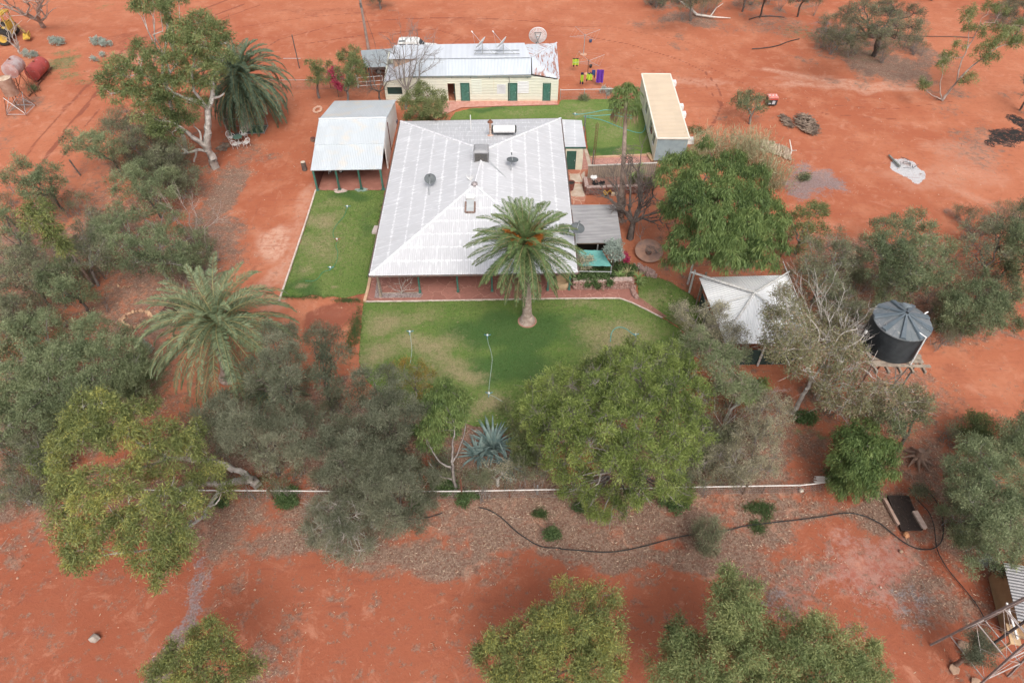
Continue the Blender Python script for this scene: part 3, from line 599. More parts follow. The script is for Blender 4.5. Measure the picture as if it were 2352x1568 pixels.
def date_palm(label,base,zc,crown_uv,Ln,nf,seed,mat='palm',tr=.32,leafL=.5,leafW=.05,elr=(1.35,-.75),bend=1.2,fruit=False,tbase=.4,npair=56,skirt=True,group=None,name='date_palm',bulb=True,dry=.0):
    r=np.random.default_rng(seed); B=at(*base); top=at(crown_uv[0],crown_uv[1],zc)
    t=thing(name,(B.x,B.y,0),label,'palm tree',group); b=MB(); H_=zc
    prof=[]; K=40
    for i in range(K+1):
        h=i/K; rad=tr*(1.0+(.85*math.exp(-(h*H_/.6)**2) if bulb else 0)+(.25*max(0,(h-.8)/.2)))+(.018 if i%2 else -.012); prof.append((h,rad))
    b.tube([Vector((B.x+(top.x-B.x)*h**1.2,B.y+(top.y-B.y)*h**1.2,(H_-.3)*h-.05)) for h,_ in prof],[q for _,q in prof],14)
    tk=b.build('trunk',M('palm_trunk',(.44,.35,.30),(.29,.215,.18),3,bump=.6,c3=(.52,.46,.43)),t,smooth=False)
    P=[];D=[];Ls=[];T=[];segs=[]; S0=np.array([top.x,top.y,zc-.1])
    for k in range(nf):
        q=(k+.5)/nf; el=elr[0]+(elr[1]-elr[0])*q**.9+r.normal()*.07; az=k*2.39996+r.normal()*.12; l=Ln*(.72+.36*min(1,q*2.2))*r.uniform(.92,1.06)
        st=S0+np.array([math.cos(az)*.18,math.sin(az)*.18,.25*(1-q)-.25*q]); bd=bend*(.55+.75*math.sin(math.pi*min(.95,q+.12)))*r.uniform(.85,1.15)
        pts,b_,d_,l_,t_=frond_arrays(r,st,az,el,l,bd,npair,leafL,leafW,.15+.5*q,tw=r.normal()*.25,tbase=tbase+.22*(1-q)-.1*q-(.0 if r.random()>dry else .0))
        P.append(b_);D.append(d_);Ls.append(l_);T.append(t_)
        for i in range(len(pts)-1): segs.append((pts[i]+[0,0,.02],pts[i+1]+[0,0,.02],.042*(1-i/12),.042*(1-(i+1)/12)))
    if skirt:
        for k in range(nf//4):
            az=r.uniform(0,6.28); pts,b_,d_,l_,t_=frond_arrays(r,S0-np.array([0,0,.5]),az,-.5+r.normal()*.1,Ln*.75,.7,40,leafL*.8,leafW,.7,tbase=.1)
            P.append(b_);D.append(d_);Ls.append(l_);T.append(t_); 
            for i in range(len(pts)-1): segs.append((pts[i],pts[i+1],.03,.02))
    sticks_mesh('frond_stems',segs,M('palm_rachis',(.30,.29,.13),(.22,.20,.09),4),t)
    P=np.concatenate(P);D=np.concatenate(D);Ls=np.concatenate(Ls);T=np.concatenate(T)
    leaf_mesh('fronds',P,D,Ls,np.full(len(P),leafW)*r.uniform(.8,1.2,len(P)),T,LM[mat],t,r=r,fold=.15)
    if fruit:
        f=MB(); sg=[]
        for k in range(9):
            az=k*.72+r.uniform(-.2,.2); c=S0+np.array([math.cos(az)*.55,math.sin(az)*.55,.75])
            for _ in range(110): e=c+np.array([math.cos(az),math.sin(az),.25])*r.uniform(.25,.6)+r.normal(size=3)*.15; sg.append((c+r.normal(size=3)*.05,e,.016,.03))
        sticks_mesh('fruit_stalks',sg,M('palm_fruit',(.55,.20,.03),(.40,.14,.03),6),t)
    return t
def fan_palm(label,base,zc,crown_uv,seed=3):
    r=np.random.default_rng(seed); B=at(*base); top=at(crown_uv[0],crown_uv[1],zc); t=thing('fan_palm',(B.x,B.y,0),label,'palm tree'); b=MB()
    N=50; f=lambda h:Vector((B.x+(top.x-B.x)*h**1.3,B.y+(top.y-B.y)*h**1.3,zc*h))
    b.tube([f(i/N) for i in range(N+1)],[.25*(1-.5*i/N)+(.15*math.exp(-i/2)) +(.012 if i%2 else -.01) for i in range(N+1)],12)
    b.build('trunk',M('fan_palm_trunk',(.30,.225,.185),(.21,.155,.125),2.5,bump=.5,c3=(.38,.32,.28)),t)
    k=MB()
    for i in range(260):                                  # old leaf bases low on the trunk
        h=r.uniform(.0,.24); a=r.uniform(0,6.28); p=f(h); q=.3*(1-.5*h)
        d=Vector((math.cos(a),math.sin(a),0)); k.tube([p+d*q*.9,p+d*(q+.12)+Vector((0,0,.16))],[.035,.02],4)
    k.build('leaf_bases',M('leaf_base',(.16,.11,.085),(.09,.06,.05),5),t)
    P=[];D=[];L=[];T=[];segs=[]; P2=[];D2=[];L2=[];T2=[]
    S0=np.array(top)
    for kx in range(34):
        q=(kx+.5)/34; el=1.35-2.35*q+r.normal()*.1; az=kx*2.39996+r.normal()*.2; pl=.85*(.75+.35*q)
        d=np.array([math.cos(az)*math.cos(el),math.sin(az)*math.cos(el),math.sin(el)]); hub=S0+d*pl-np.array([0,0,.12*q]); segs.append((S0,hub,.03,.018))
        side=unit(np.cross(d,[0,0,1.])[None])[0]; up=np.cross(side,d); n=30; a=np.linspace(-1.5,1.5,n); dead=kx>27
        dirs=unit(d[None]*np.cos(a)[:,None]+side[None]*np.sin(a)[:,None]+up[None]*.25-np.array([0,0,1.])*(.25+.5*q)+r.normal(size=(n,3))*.05)
        A,B_,Cc,E_=(P2,D2,L2,T2) if dead else (P,D,L,T)
        A.append(np.repeat(hub[None],n,0)); B_.append(dirs); Cc.append(np.full(n,.55)*r.uniform(.85,1.1,n)); E_.append(.75-.35*q+r.normal(0,.08,n))
        tip=hub+dirs*.48; A.append(tip); B_.append(unit(dirs*.5-np.array([0,0,1.])+r.normal(size=(n,3))*.12)); Cc.append(np.full(n,.5 if not dead else 1.0)*r.uniform(.7,1.2,n)); E_.append(.8-.35*q+r.normal(0,.1,n))
    sticks_mesh('frond_stems',segs,M('palm_rachis',(.30,.29,.13),(.22,.20,.09),4),t)
    leaf_mesh('fronds',np.concatenate(P),np.concatenate(D),np.concatenate(L),np.full(sum(map(len,P)),.045),np.concatenate(T),LM['pepp'],t,r=r,fold=.1)
    leaf_mesh('dead_fronds',np.concatenate(P2),np.concatenate(D2),np.concatenate(L2),np.full(sum(map(len,P2)),.05),np.concatenate(T2),LM['dead'],t,r=r,fold=.1)
    return t
def blade_plant(name,label,cat,u,v,n,Ln,W,mat,seed,el=(1.4,.2),bend=.9,z=0,group=None,kind=None,rad=.1,arch=True):
    """rosette of long blades made of two segments each"""
    r=np.random.default_rng(seed); c=np.array(at(u,v,z)); t=thing(name,(c[0],c[1],c[2]),label,cat,group); b=MB()
    P=[];D=[];L=[];Wd=[];T=[]
    for k in range(n):
        az=k*2.39996+r.normal()*.3; e=el[0]+(el[1]-el[0])*((k+.5)/n)+r.normal()*.1; l=Ln*r.uniform(.7,1.1); p=c+np.array([math.cos(az),math.sin(az),0])*rad*r.random(); w=W*r.uniform(.8,1.1); tt=.5+r.normal()*.15
        a0=Vector(p); pts=[]; ee=e
        for i in range(5):
            pts.append(a0.copy()); a0=a0+Vector((math.cos(az)*math.cos(ee),math.sin(az)*math.cos(ee),math.sin(ee)))*l/4; ee-=bend/4*r.uniform(.5,1.3)
        s=Vector((-math.sin(az),math.cos(az),0)); ww=[.7,1,.85,.5,.06]
        vs=[]; 
        for q,x in zip(pts,ww): vs+=[q-s*w*x/2+Vector((0,0,w*x*.2)),q-Vector((0,0,0)),q+s*w*x/2+Vector((0,0,w*x*.2))]
        b.poly(vs,[(3*i+j,3*i+j+1,3*i+j+4,3*i+j+3) for i in range(4) for j in range(2)])
    o=b.build('blades',mat,t); return t
# ================================================================ BUILDINGS
def zz(X,Y,s): return lambda x,y:(X*.6125+x*s,Y*.6125+y*s)
q2=zz(1100,0,.28646); q3=zz(2100,0,.28646); qr2=zz(1000,600,.28646); qr3=zz(1900,600,.28646); qr4=zz(2740,600,.28646)
e1=zz(1380,130,.10547); e2=zz(1780,100,.14323); e3=zz(2080,560,.10547); e4=zz(2080,830,.125); e5=zz(0,0,.17962); e6=zz(2560,980,.16406); e7=zz(3150,1100,.15625)
GREEN=M('green_paint',(.035,.11,.085),(.03,.085,.065),5,.5); GREENL=M('green_paint_light',(.06,.17,.135),(.04,.12,.095),5,.5)
CREAM=M('cream_wall',(.70,.66,.52),(.62,.58,.46),2,.8); WHITE=M('white_paint',(.74,.74,.73),(.62,.61,.60),4,.5); WSTEEL=M('white_steel',(.68,.68,.67),(.5,.48,.46),6,.5,c3=(.35,.27,.22))
MAROON=M('maroon_wall',(.13,.045,.035),(.09,.03,.025),2,.9); RUST=M('rusty_steel',(.20,.075,.04),(.12,.05,.035),8,.85); GALV=M('galvanised',(.46,.48,.49),(.36,.37,.38),6,.45,.5)
DARK=M('patio_shade',(.02,.018,.016),rough=.9); BLACK=M('black_plastic',(.018,.019,.02),(.03,.03,.03),4,.45); WOOD=M('grey_timber',(.34,.28,.22),(.22,.175,.14),5,.85,bump=.3); TAN=M('tan_wall',(.36,.25,.14),(.30,.20,.11),2,.85)
REDFLOOR=crazy('red_paving',(.33,.145,.115),(.27,.115,.09),(.40,.20,.155),.9,.03); PINKPAVE=crazy('pink_crazy_paving',(.52,.27,.22),(.44,.22,.175),(.33,.15,.12),2.6,.05)
CONC=M('concrete',(.56,.47,.38),(.44,.34,.26),1.5,.9,bump=.2,c3=(.50,.28,.18)); KERB=M('kerb_stone',(.60,.52,.46),(.45,.36,.31),4,.9); STONE=M('pink_stone',(.36,.235,.20),(.24,.125,.10),6,.9,bump=.5,c3=(.48,.38,.35)); DKRED=M('dark_red_trim',(.14,.035,.03),rough=.6)
ROOFW=corr('roof_whitewashed',(.57,.57,.59),(.46,.465,.49),.15,.85,lap=1.25,lapc=(.78,.78,.80),bump=.35,rough=.6,metal=.0,dark=.85)
ROOFC=corr('roof_carport',(.59,.63,.66),(.50,.545,.58),.152,.45,bump=.5,rough=.5,metal=.1,dark=.88,patch=(.60,.56,.50))
ROOFB=corr('roof_quarters',(.62,.66,.70),(.50,.55,.61),.152,.75,bump=.5,rough=.5,metal=.1,dark=.85); ROOFB2=corr('roof_quarters_grey',(.57,.60,.65),(.50,.53,.58),.6,.35,bump=.3,rough=.5,metal=.1,dark=.93)
ROOFR=corr('roof_rusting',(.58,.62,.68),(.46,.50,.56),.152,.5,rust=.3,bump=.5,rough=.6,metal=.0,dark=.9); ROOFG=corr('roof_patio',(.44,.43,.43),(.26,.25,.26),.18,.85,bump=.8,rough=.6,metal=.1,dark=.62)
ROOFS=corr('roof_bower',(.84,.85,.86),(.70,.71,.73),.2,.7,bump=.6,rough=.5,metal=.0,dark=.84); CLADC=corr('cream_cladding',(.72,.71,.56),(.66,.65,.53),30,.1,bump=0,rough=.75,metal=0,dark=.97)
def tub_pts(px,z): return [at(u,v,z) for u,v in px]
def hclad(name,c1,c2,pitch=.17):
    if name in MC: return MC[name]
    m,nt,b=new_mat(name); g=G(nt); uv=g.n('UVMap'); sp=nt.nodes.new('ShaderNodeSeparateXYZ'); nt.links.new(uv,sp.inputs[0])
    wv=g.math('SINE',g.math('MULTIPLY',sp.outputs[1],2*math.pi/pitch)); n=g.noise(uv,1.2,5,.65)
    c=g.mix(g.ramp(n,.35,.7),c1,c2); c=g.mix(g.ramp(wv,.55,1),c,tuple(x*.72 for x in c1))
    c=g.mix(g.math('MULTIPLY',g.ramp(g.math('ADD',sp.outputs[1],g.math('MULTIPLY',n,.25)),.42,.05),.8),c,(.50,.26,.10))
    c=g.mix(g.math('MULTIPLY',g.ramp(g.noise(g.n('CombineXYZ',{0:g.math('MULTIPLY',sp.outputs[0],3),1:g.math('MULTIPLY',sp.outputs[1],.3)}),1,4),.6,.75),.3),c,(.55,.42,.24))
    g.link(c,b.inputs['Base Color']); b.inputs['Roughness'].default_value=.75; g.bump(wv,.5,.03,b); MC[name]=m; return m
QWALL=hclad('quarters_cladding',(.68,.68,.57),(.61,.62,.54)); QWALLG=hclad('quarters_cladding_grey',(.55,.54,.50),(.44,.43,.41))
# ---------------- homestead
ZE=2.55
FL,FR,BR,BL=at(848,632.5,ZE),at(1327,625.5,ZE),at(1288,272,ZE),at(920,279,ZE); RF,RB=at(1090,425,4.65),at(1111,345,4.65)
hc=Vector(((FL.x+FR.x)/2,(FL.y+BL.y)/2,0)); house=thing('homestead',hc,'large homestead with whitewashed hipped iron roof in the middle of the lawns','house')
b=MB()
b.slab([FL,FR,RF],.05,FR-FL); b.slab([BR,BL,RB],.05,BR-BL); b.slab([BL,FL,RF,RB],.05,FL-BL); b.slab([FR,BR,RB,RF],.05,BR-FR)
roof=b.build('roof',ROOFW,house)
b=MB(); up=Vector((0,0,.05))
for p,q in((FL,RF),(FR,RF),(BL,RB),(BR,RB),(RF,RB)):
    n=14; b.tube([p+(q-p)*i/n+up*.4 for i in range(n+1)],.085,6)
b.build('ridge_capping',M('white_capping',(.74,.74,.76),(.56,.56,.59),5,.5),roof)
b=MB()
for p,q,o in((FL,FR,(0,-.06)),(FR,BR,(.06,0)),(BL,BR,(0,.06)),(FL,BL,(-.06,0))):
    off=Vector((o[0],o[1],-.07)); b.tube([p+off,q+off],.065,6)
b.build('gutter',M('dark_gutter',(.10,.09,.085),(.16,.10,.08),5),house)
b=MB(); ins=.55
wl=[FL+Vector((.75,3.5,0)),FR+Vector((-.75,3.5,0)),BR+Vector((-ins,-ins,0)),BL+Vector((ins,-ins,0))]
LW=(wl[1]-wl[0]).length
for i,hol in((0,[(1.2,2.4,.9,2.0),(4,4.9,.02,2.05),(6.2,7.6,.9,2.0),(9.2,10.1,.02,2.05),(11.3,12.6,.9,2.0)]),(1,[]),(2,[]),(3,[])): b.wall(wl[i],wl[(i+1)%4],0,2.5,.15,holes=hol)
b.build('wall',CREAM,house)
for d in(4,9.2):
    e=(wl[1]-wl[0]).normalized(); c=wl[0]+e*(d+.45)+Vector((0,.0,0)); k=MB(); k.box((c.x,c.y,1.03),(.9,.05,2.02),math.atan2(e.y,e.x)); dr=k.build('door',GREEN,house)
    k=MB(); k.lathe([(0,0),(.03,.02),(.03,.05),(0,.07)],(c.x+.33,c.y-.03,1.05),8,(0,-1,0)); k.build('handle',GALV,dr)
for d in(1.2,6.2,11.3):
    e=(wl[1]-wl[0]).normalized(); c=wl[0]+e*(d+.65); k=MB(); k.box((c.x,c.y,1.45),(1.25,.04,1.1),math.atan2(e.y,e.x)); k.build('window',M('window_glass',(.05,.06,.07),rough=.1),house)
for px in((874.6,680),(965,671.5),(1052.2,669.7),(1130.4,668.3),(1212,667),(1258,666),(1307,665)):
    p=at(*px,.05); k=MB(); k.box((p.x,p.y,1.27),(.13,.13,2.45)); k.box((p.x,p.y,.12),(.2,.2,.15)); k.build('verandah_post',GREENL if px[0]>900 else WOOD,house)
b=MB(); p0=at(874.6,680)+Vector((0,0,2.42)); p1=at(1307,665)+Vector((0,0,2.42)); b.bar(p0,p1,.14); b.build('verandah_beam',GREEN,house)
tag(sheet('verandah_paving',[at(840.2,692.6),at(1286,685.3),at(1422,684),at(1522,729.5),at(1532,727),at(1458,676),at(1455,661),at(1317,662),at(1300,640),Vector((FR.x-.6,FR.y+3.5,0)),Vector((FL.x+.6,FL.y+3.5,0)),at(851,640)],.03,REDFLOOR,'red verandah floor and crazy paving before the homestead',1.0))
b=MB(); P=[at(840.2,693.5),at(1060,690.3),at(1286,686.4),at(1400,685.5),at(1424,686),at(1450,695.5),at(1485,712),at(1521,731)]
for p,q in zip(P[:-1],P[1:]): b.bar(p+Vector((0,0,.03)),q+Vector((0,0,.03)),.10)
tag(b.build('lawn_kerb',KERB,None,P[0]),'pale kerb between the red paving and the front lawn','kerb')
b=MB(); P=[at(852,634),at(847,660),at(838,694)]
for p,q in zip(P[:-1],P[1:]): b.bar(p+Vector((0,0,.05)),q+Vector((0,0,.05)),.22)
tag(b.build('verandah_kerb',M('tan_kerb',(.55,.36,.24),(.45,.28,.18),3),None,P[0]),'tan kerb at the left end of the front verandah','kerb')
# right wing
W=[at(*q2(2140,958),2.5),at(*q2(2312,965),2.5),at(*q2(2347,1180),2.4),at(*q2(2140,1176),2.45)]
wing=thing('laundry_wing',((W[0].x+W[1].x)/2,(W[0].y+W[2].y)/2,0),'small cream lean-to wing with green door on the right of the homestead','outbuilding')
b=MB(); b.slab([W[3],W[2],W[1],W[0]],.05,W[0]-W[3]); b.build('roof',corr('roof_wing',(.60,.61,.63),(.47,.48,.51),.15,.6,lap=1.0,lapc=(.78,.78,.8),metal=0,rough=.6,dark=.9),wing)
b=MB(); b.box(((W[3]+W[2])/2+Vector((0,-.03,-.09))),((W[2]-W[3]).length,.06,.16)); b.build('fascia',GREEN,wing)
wa=at(*q2(2175,1360)); wb=at(*q2(2308,1361)); b=MB(); b.wall((wa.x,wa.y),(wb.x,wb.y),0,2.35,.12,holes=[(.1,1.0,.0,2.02)]); b.wall((wb.x,wb.y),(W[1].x-.25,W[1].y-.3),0,2.35,.12); b.build('wall',CREAM,wing)
k=MB(); k.box((wa.x+.55,wa.y,1.0),(.88,.05,2.0)); dr=k.build('door',GREEN,wing); k=MB(); k.box((wa.x+.88,wa.y-.05,1.0),(.04,.06,.12)); k.build('handle',GALV,dr)
# ---------------- open carport
cf=[at(713,391.5,2.2),at(876.5,388.5,2.2)]; cr=[at(732.5,274.5,3.55),at(887.5,271.5,3.55)]; cb=[at(768,232,2.15),at(910,229.5,2.15)]; cm_=[(cf[0]+cr[0])/2,(cf[1]+cr[1])/2]
garage=thing('carport',((cf[0].x+cf[1].x)/2,(cf[0].y+cb[0].y)/2,0),'open fronted carport with pale blue saltbox iron roof on green posts','carport')
b=MB(); b.slab([cf[0],cf[1],cm_[1],cm_[0]],.05,cf[1]-cf[0]); b.slab([cm_[0]+Vector((0,-.15,.03)),cm_[1]+Vector((0,-.15,.03)),cr[1],cr[0]],.05,cf[1]-cf[0]); b.slab([cr[0],cr[1],cb[1],cb[0]],.05,cf[1]-cf[0])
rf=b.build('roof',ROOFC,garage); b=MB(); b.tube([cr[0]+up,cr[1]+up],.09,6); b.build('ridge_capping',M('carport_capping',(.60,.63,.66),rough=.5),rf)
b=MB(); x0,x1=cf[0].x+.12,cf[1].x-.12; yb=cb[0].y-.3; ys=at(892.9,388).y; yr=cr[0].y; xr=at(892,380).x*0+x1
xA=cf[1].x-.15; xB=cr[1].x-.1; xC=cb[1].x-.1; b.wall((xA,ys),(xB,yr),0,2.85,.1,3.42); b.wall((xB,yr),(xC,yb),0,3.40,.1,2.15)
b.build('side_wall',M('pale_side_wall',(.82,.79,.775),(.74,.70,.68),1.5,.8),garage)
b=MB(); b.wall((x0,cf[0].y+.3),(x0,yr),0,2.1,.1,3.45); b.wall((x0,yr),(x0,yb),0,3.42,.1,2.2); b.wall((x0+.06,ys+3.2),(x1-.06,ys+3.2),0,3.0,.1); b.build('inner_wall',MAROON,garage)
for px in((195,1525),(372,1520),(548,1518),(722,1518)):
    p=at(*q2(*px)); k=MB(); k.box((p.x,p.y,1.05),(.16,.16,2.1)); k.box((p.x,p.y,.02),(.34,.34,.06)) ; k.build('post',GREENL if px[0] in(195,722) else GREEN,garage)
b=MB(); b.bar(cf[0]+Vector((.1,.35,-.1)),cf[1]+Vector((-.1,.35,-.1)),.14); b.build('beam',GREEN,garage)
sheet('carport_floor',[at(*q2(190,1527)),at(*q2(742,1525)),at(*q2(765,1357)),(x1,ys+3.2),(x0,ys+3.2)],.02,M('carport_slab',(.36,.155,.115),(.27,.11,.08),.8,.9,c3=(.42,.24,.19)),'red concrete floor of the open carport',1.5)
# ---------------- long quarters building
YW=at(1100,232.5).y
def onw(u,v,dy=0): return at_y(u,v,YW+dy)
xl,xa,xb,xr_=onw(888,231).x,onw(944,231).x,onw(1219,231).x,onw(1279.5,232).x
qb=thing('quarters_building',((xl+xr_)/2,YW+3,0),'long cream iron clad quarters with four green doors behind the homestead','building')
hA,hB,hC=2.12,2.8,2.36
ho=[]; 
def hrange(u0,u1,base): a=onw(u0,225).x-base; c=onw(u1,225).x-base; return a,c
o1=hrange(1030,1047,xa); o2=hrange(1060,1078.5,xa); o3=hrange(1168,1187,xa)
b=MB(); b.m=0; b.wall((xa,YW),(xb,YW),0,hB,.12,holes=[(*o1,.02,2.0),(*o2,.02,2.0),(*o3,.02,2.0)]); o4=hrange(1247,1263,xb); b.wall((xb,YW),(xr_,YW),0,hB,.12,hC,holes=[(*o4,.02,1.98)])
oL=hrange(892,926,xl); b.wall((xl,YW),(xa,YW),0,hA,.12,hB,holes=[(*oL,.75,1.6)])
b.wall((xr_,YW),(xr_+.1,YW+5.2),0,hC,.12); b.wall((xr_+.1,YW+5.2),(xl,YW+5.2),0,2.6,.12); b.wall((xl,YW+5.2),(xl,YW),0,3.0,.12,hA); b.build('wall',QWALL,qb)
for (a0,a1),base,op in((o1,xa,1),(o2,xa,0),(o3,xa,0),(o4,xb,0)):
    k=MB(); w_=a1-a0; cx=base+(a0+a1)/2
    if op: k.box((cx+w_/2-.05,YW+.38,1.0),(.04,w_*.92,1.95),-.15)
    else: k.box((cx,YW-.01,1.0),(w_*.96,.05,1.95))
    dr=k.build('door',GREENL if op==0 else GREEN,qb); k=MB(); k.box((cx+(w_*.36 if not op else w_*.3),YW-.06,1.0),(.05,.06,.12)); k.build('handle',GALV,dr)
    k=MB()
    for xx in(cx-w_/2-.03,cx+w_/2+.03): k.box((xx,YW-.075,1.0),(.06,.03,2.04))
    k.box((cx,YW-.075,2.05),(w_+.12,.03,.06)); k.build('door_frame',GREEN if not op else CREAM,qb)
for (u0,u1,v0,v1,mt) in((1141.8,1161.4,194.1,215.6,hclad('louvre_panel',(.66,.67,.70),(.50,.50,.52),.12)),(1188.6,1215,187.7,214.2,hclad('patch_panel',(.72,.73,.74),(.66,.67,.70),.17)),(1084,1106,183,216,hclad('patch_panel_pale',(.68,.71,.62),(.64,.67,.60),.17))):
    a=onw(u0,v1,-.07); c=onw(u1,v0,-.07); k=MB(); P=[Vector((a.x,YW-.085,a.z)),Vector((c.x,YW-.085,a.z)),Vector((c.x,YW-.085,c.z)),Vector((a.x,YW-.085,c.z))]
    k.face(P,[(p.x,p.z+.6) for p in P]); 
    for i in range(4): q=[P[i],P[i]+Vector((0,.025,0)),P[(i+1)%4]+Vector((0,.025,0)),P[(i+1)%4]]; k.face(q,[(0,.8)]*4)
    k.build('wall_panel',mt,qb)
k=MB(); k.box((xl+(oL[0]+oL[1])/2,YW+.12,1.18),(oL[1]-oL[0],.04,.84)); k.build('window',M('dark_green_glass',(.02,.05,.045),rough=.2),qb)
k=MB(); k.box(((xa+xb)/2,YW-.13,hB-.02),(xb-xa,.12,.12))
for i in range(7): k.box((xa+.6+i*(xb-xa-1)/6,YW-.1,hB-.14),(.06,.1,.12))
k.tube([(onw(1170,180).x,YW-.1,hB),(onw(1170,180).x,YW-.1,.3)],.035,6); k.build('gutter',M('quarters_gutter',(.13,.17,.16),(.2,.2,.18),4),qb)
b=MB(); E0,E1=at(943,175.5,hB+.06),at(1220,171.3,hB+.06); T0,T1=at(958,135,3.62),at(1220,131.3,3.62); b.slab([E0,E1,T1,T0],.05,E1-E0)
b.m=2; L0=at(881.6,188.2,2.2); L1=at(891.7,149.2,2.35); b.slab([L0,E0,T0,L1],.04,E0-L0) if False else (b.slab([L0,E0,T0],.04,E0-L0),b.slab([L0,T0,L1],.04,E0-L0))
b.m=1; r0,r1=at(905.4,103.9,4.15),at(1204.5,98.8,4.15); r2,r3=at(1219,131.8,3.72),at(892.2,135.5,3.72); b.slab([r3,r2,r1,r0],.05,r2-r3)
b.m=3; k0=at(1221.5,131,3.6); k1=at(1278.5,99.5,2.75); k2=at(1285,181,2.42); k3=at(1223,170.2,2.85); b.slab([k0,k3,k2],.05,k2-k1); b.slab([k0,k2,k1],.05,k2-k1); b.slab([r1+Vector((0,0,-.15)),r2+Vector((0,0,-.2)),k0,k1],.04,Vector((1,0,0)))
rf=b.build('roof',[ROOFB,ROOFB2,corr('roof_end_white',(.66,.67,.72),(.52,.54,.60),.152,.8,rust=.06,metal=0,rough=.6,dark=.9),ROOFR],qb)
for pp,qq,rr in((k0,k1,.08),(E0,T0,.06)): b=MB(); b.tube([pp+up,qq+up],rr,6); b.build('hip_capping',M('quarters_capping',(.64,.66,.70),(.5,.5,.53),5,.5),rf)
b=MB(); b.wall((r3.x+.4,r3.y+.35),(E0.x+.6,r3.y+.25),2.3,3.65,.1); b.build('clerestory_wall',M('tan_brick_wall',(.42,.29,.21),(.34,.23,.17),6,.9),qb)
sheet('quarters_path',[at(1015,233),at(1279.5,232.8),at(1281,241),at(1150,244),at(1060,247),at(1025,262),at(1005,262)],.04,M('pink_concrete',(.44,.20,.15),(.50,.27,.22),2.5,.9,c3=(.55,.36,.31)),'pinkish concrete path along the quarters wall',.8)
# rear-left skillion carport
c4=[at(828,116,2.5),at(904,111.5,2.5),at(888.6,153.3,2.35),at(837,154.7,2.35)]
sk=thing('skillion_shelter',((c4[0].x+c4[1].x)/2,(c4[0].y+c4[2].y)/2,0),'flat grey roofed shelter at the left end of the quarters','shelter')
b=MB(); b.slab([c4[3],c4[2],c4[1],c4[0]],.06,c4[1]-c4[0]); b.build('roof',corr('roof_skillion',(.40,.44,.46),(.34,.38,.40),.5,.3,bump=.3,dark=.9,rough=.5),sk)
for p in(c4[3]+Vector((.35,.3,0)),c4[0]+Vector((.3,-.3,0)),c4[2]+Vector((-.3,.3,0))): k=MB(); k.tube([(p.x,p.y,0),(p.x,p.y,p.z-.05)],.07,8); k.build('post',BARK['dark'],sk)
# ---------------- cream transportable
D0,D1=at(*q3(778,1107),2.75),at(*q3(1037,1103),2.75); ax=(D1-D0); ax.z=0; wdt=ax.length; ax.normalize(); D3=at(*q3(655,592),2.75); ay=(D3-D0); ay.z=0; ay=Vector((-ax.y,ax.x,0)) if False else ay.normalized(); Ld=(D3-D0).length
ax=Vector((ay.y,-ay.x,0)); wdt=3.0
D1=D0+ax*wdt; D2=D1+ay*Ld; D3=D0+ay*Ld
dg=thing('transportable_cabin',((D0+D2)/2*1.0)-Vector((0,0,2.75)),'long narrow cream transportable cabin with flat beige ribbed roof','cabin')
b=MB(); b.slab([D0,D1,D2,D3],.06,ax); rf=b.build('roof',None or corr('roof_cabin',(.60,.50,.39),(.54,.45,.35),30,.1,bump=0,metal=0,rough=.7,dark=.98),dg)
b=MB(); n=int(Ld/.25)
for i in range(1,n): p=D0+ay*(i*Ld/n)+Vector((0,0,.012)); b.box(p+ax*wdt/2,(wdt-.1,.05,.03),math.atan2(ax.y,ax.x))
b.build('roof_ribs',M('cabin_rib',(.56,.45,.32),(.50,.40,.29),1),rf)
b=MB()
for p,q in((D0,D1),(D1,D2),(D2,D3),(D3,D0)): b.bar(p+Vector((0,0,-.03)),q+Vector((0,0,-.03)),.13)
b.build('roof_edge',M('cabin_edge',(.72,.68,.60),(.66,.62,.53),2),dg)
i2=.08; q0,q1,q2_,q3_=[p+dv for p,dv in((D0,(ax+ay)*i2),(D1,(ay-ax)*i2),(D2,(-ax-ay)*i2),(D3,(ax-ay)*i2))]
b=MB(); b.m=0; b.wall(q3_,q0,.35,2.68,.06,holes=[]) ; b.wall(q1,q2_,.35,2.68,.06); b.wall(q2_,q3_,.35,2.68,.06); b.m=1; b.wall(q0,q1,.35,2.68,.06); b.m=0
b.build('wall',[CLADC,M('blue_grey_end',(.26,.33,.35),(.22,.28,.30),2,.8)],dg)
for d,w_,ty in((1.5,.75,'window'),(3.0,.75,'round'),(3.9,.75,'window'),(5.5,.8,'door'),(7.4,.8,'window'),(9.4,.8,'door')):
    c=q0+ay*d-ax*.04; k=MB()
    if ty=='door': k.box((c.x,c.y,1.35),(.05,.8,1.95),math.atan2(-ax.x,ax.y)+0*0 if False else math.atan2(ay.y,ay.x)-math.pi/2); k.build('door',M('cabin_door',(.60,.57,.48),rough=.6),dg)
    elif ty=='window': k.box((c.x,c.y,1.75),(.05,w_,.85),math.atan2(ay.y,ay.x)-math.pi/2); wq=k.build('window',M('window_glass',(.05,.06,.07),rough=.1),dg); k=MB(); k.box((c.x-ax.x*.03,c.y-ax.y*.03,1.28),(.08,w_+.1,.06),math.atan2(ay.y,ay.x)-math.pi/2); k.box((c.x-ax.x*.03,c.y-ax.y*.03,1.75),(.03,.04,.85),math.atan2(ay.y,ay.x)-math.pi/2); k.build('frame',WHITE,wq)
    else:
        k.lathe([(.34,0),(.34,.03),(.27,.03),(.27,.0)],(c.x-.02,c.y,1.75),20,tuple(-ax),cap=False)
        for a in range(8): k.tube([(c.x-ax.x*.05,c.y-ax.y*.05,1.75),Vector((c.x,c.y,1.75))-ax*.05+ay*.3*math.cos(a*.785)+Vector((0,0,.3*math.sin(a*.785)))],.012,4)
        k.build('wall_ornament',RUST,dg)
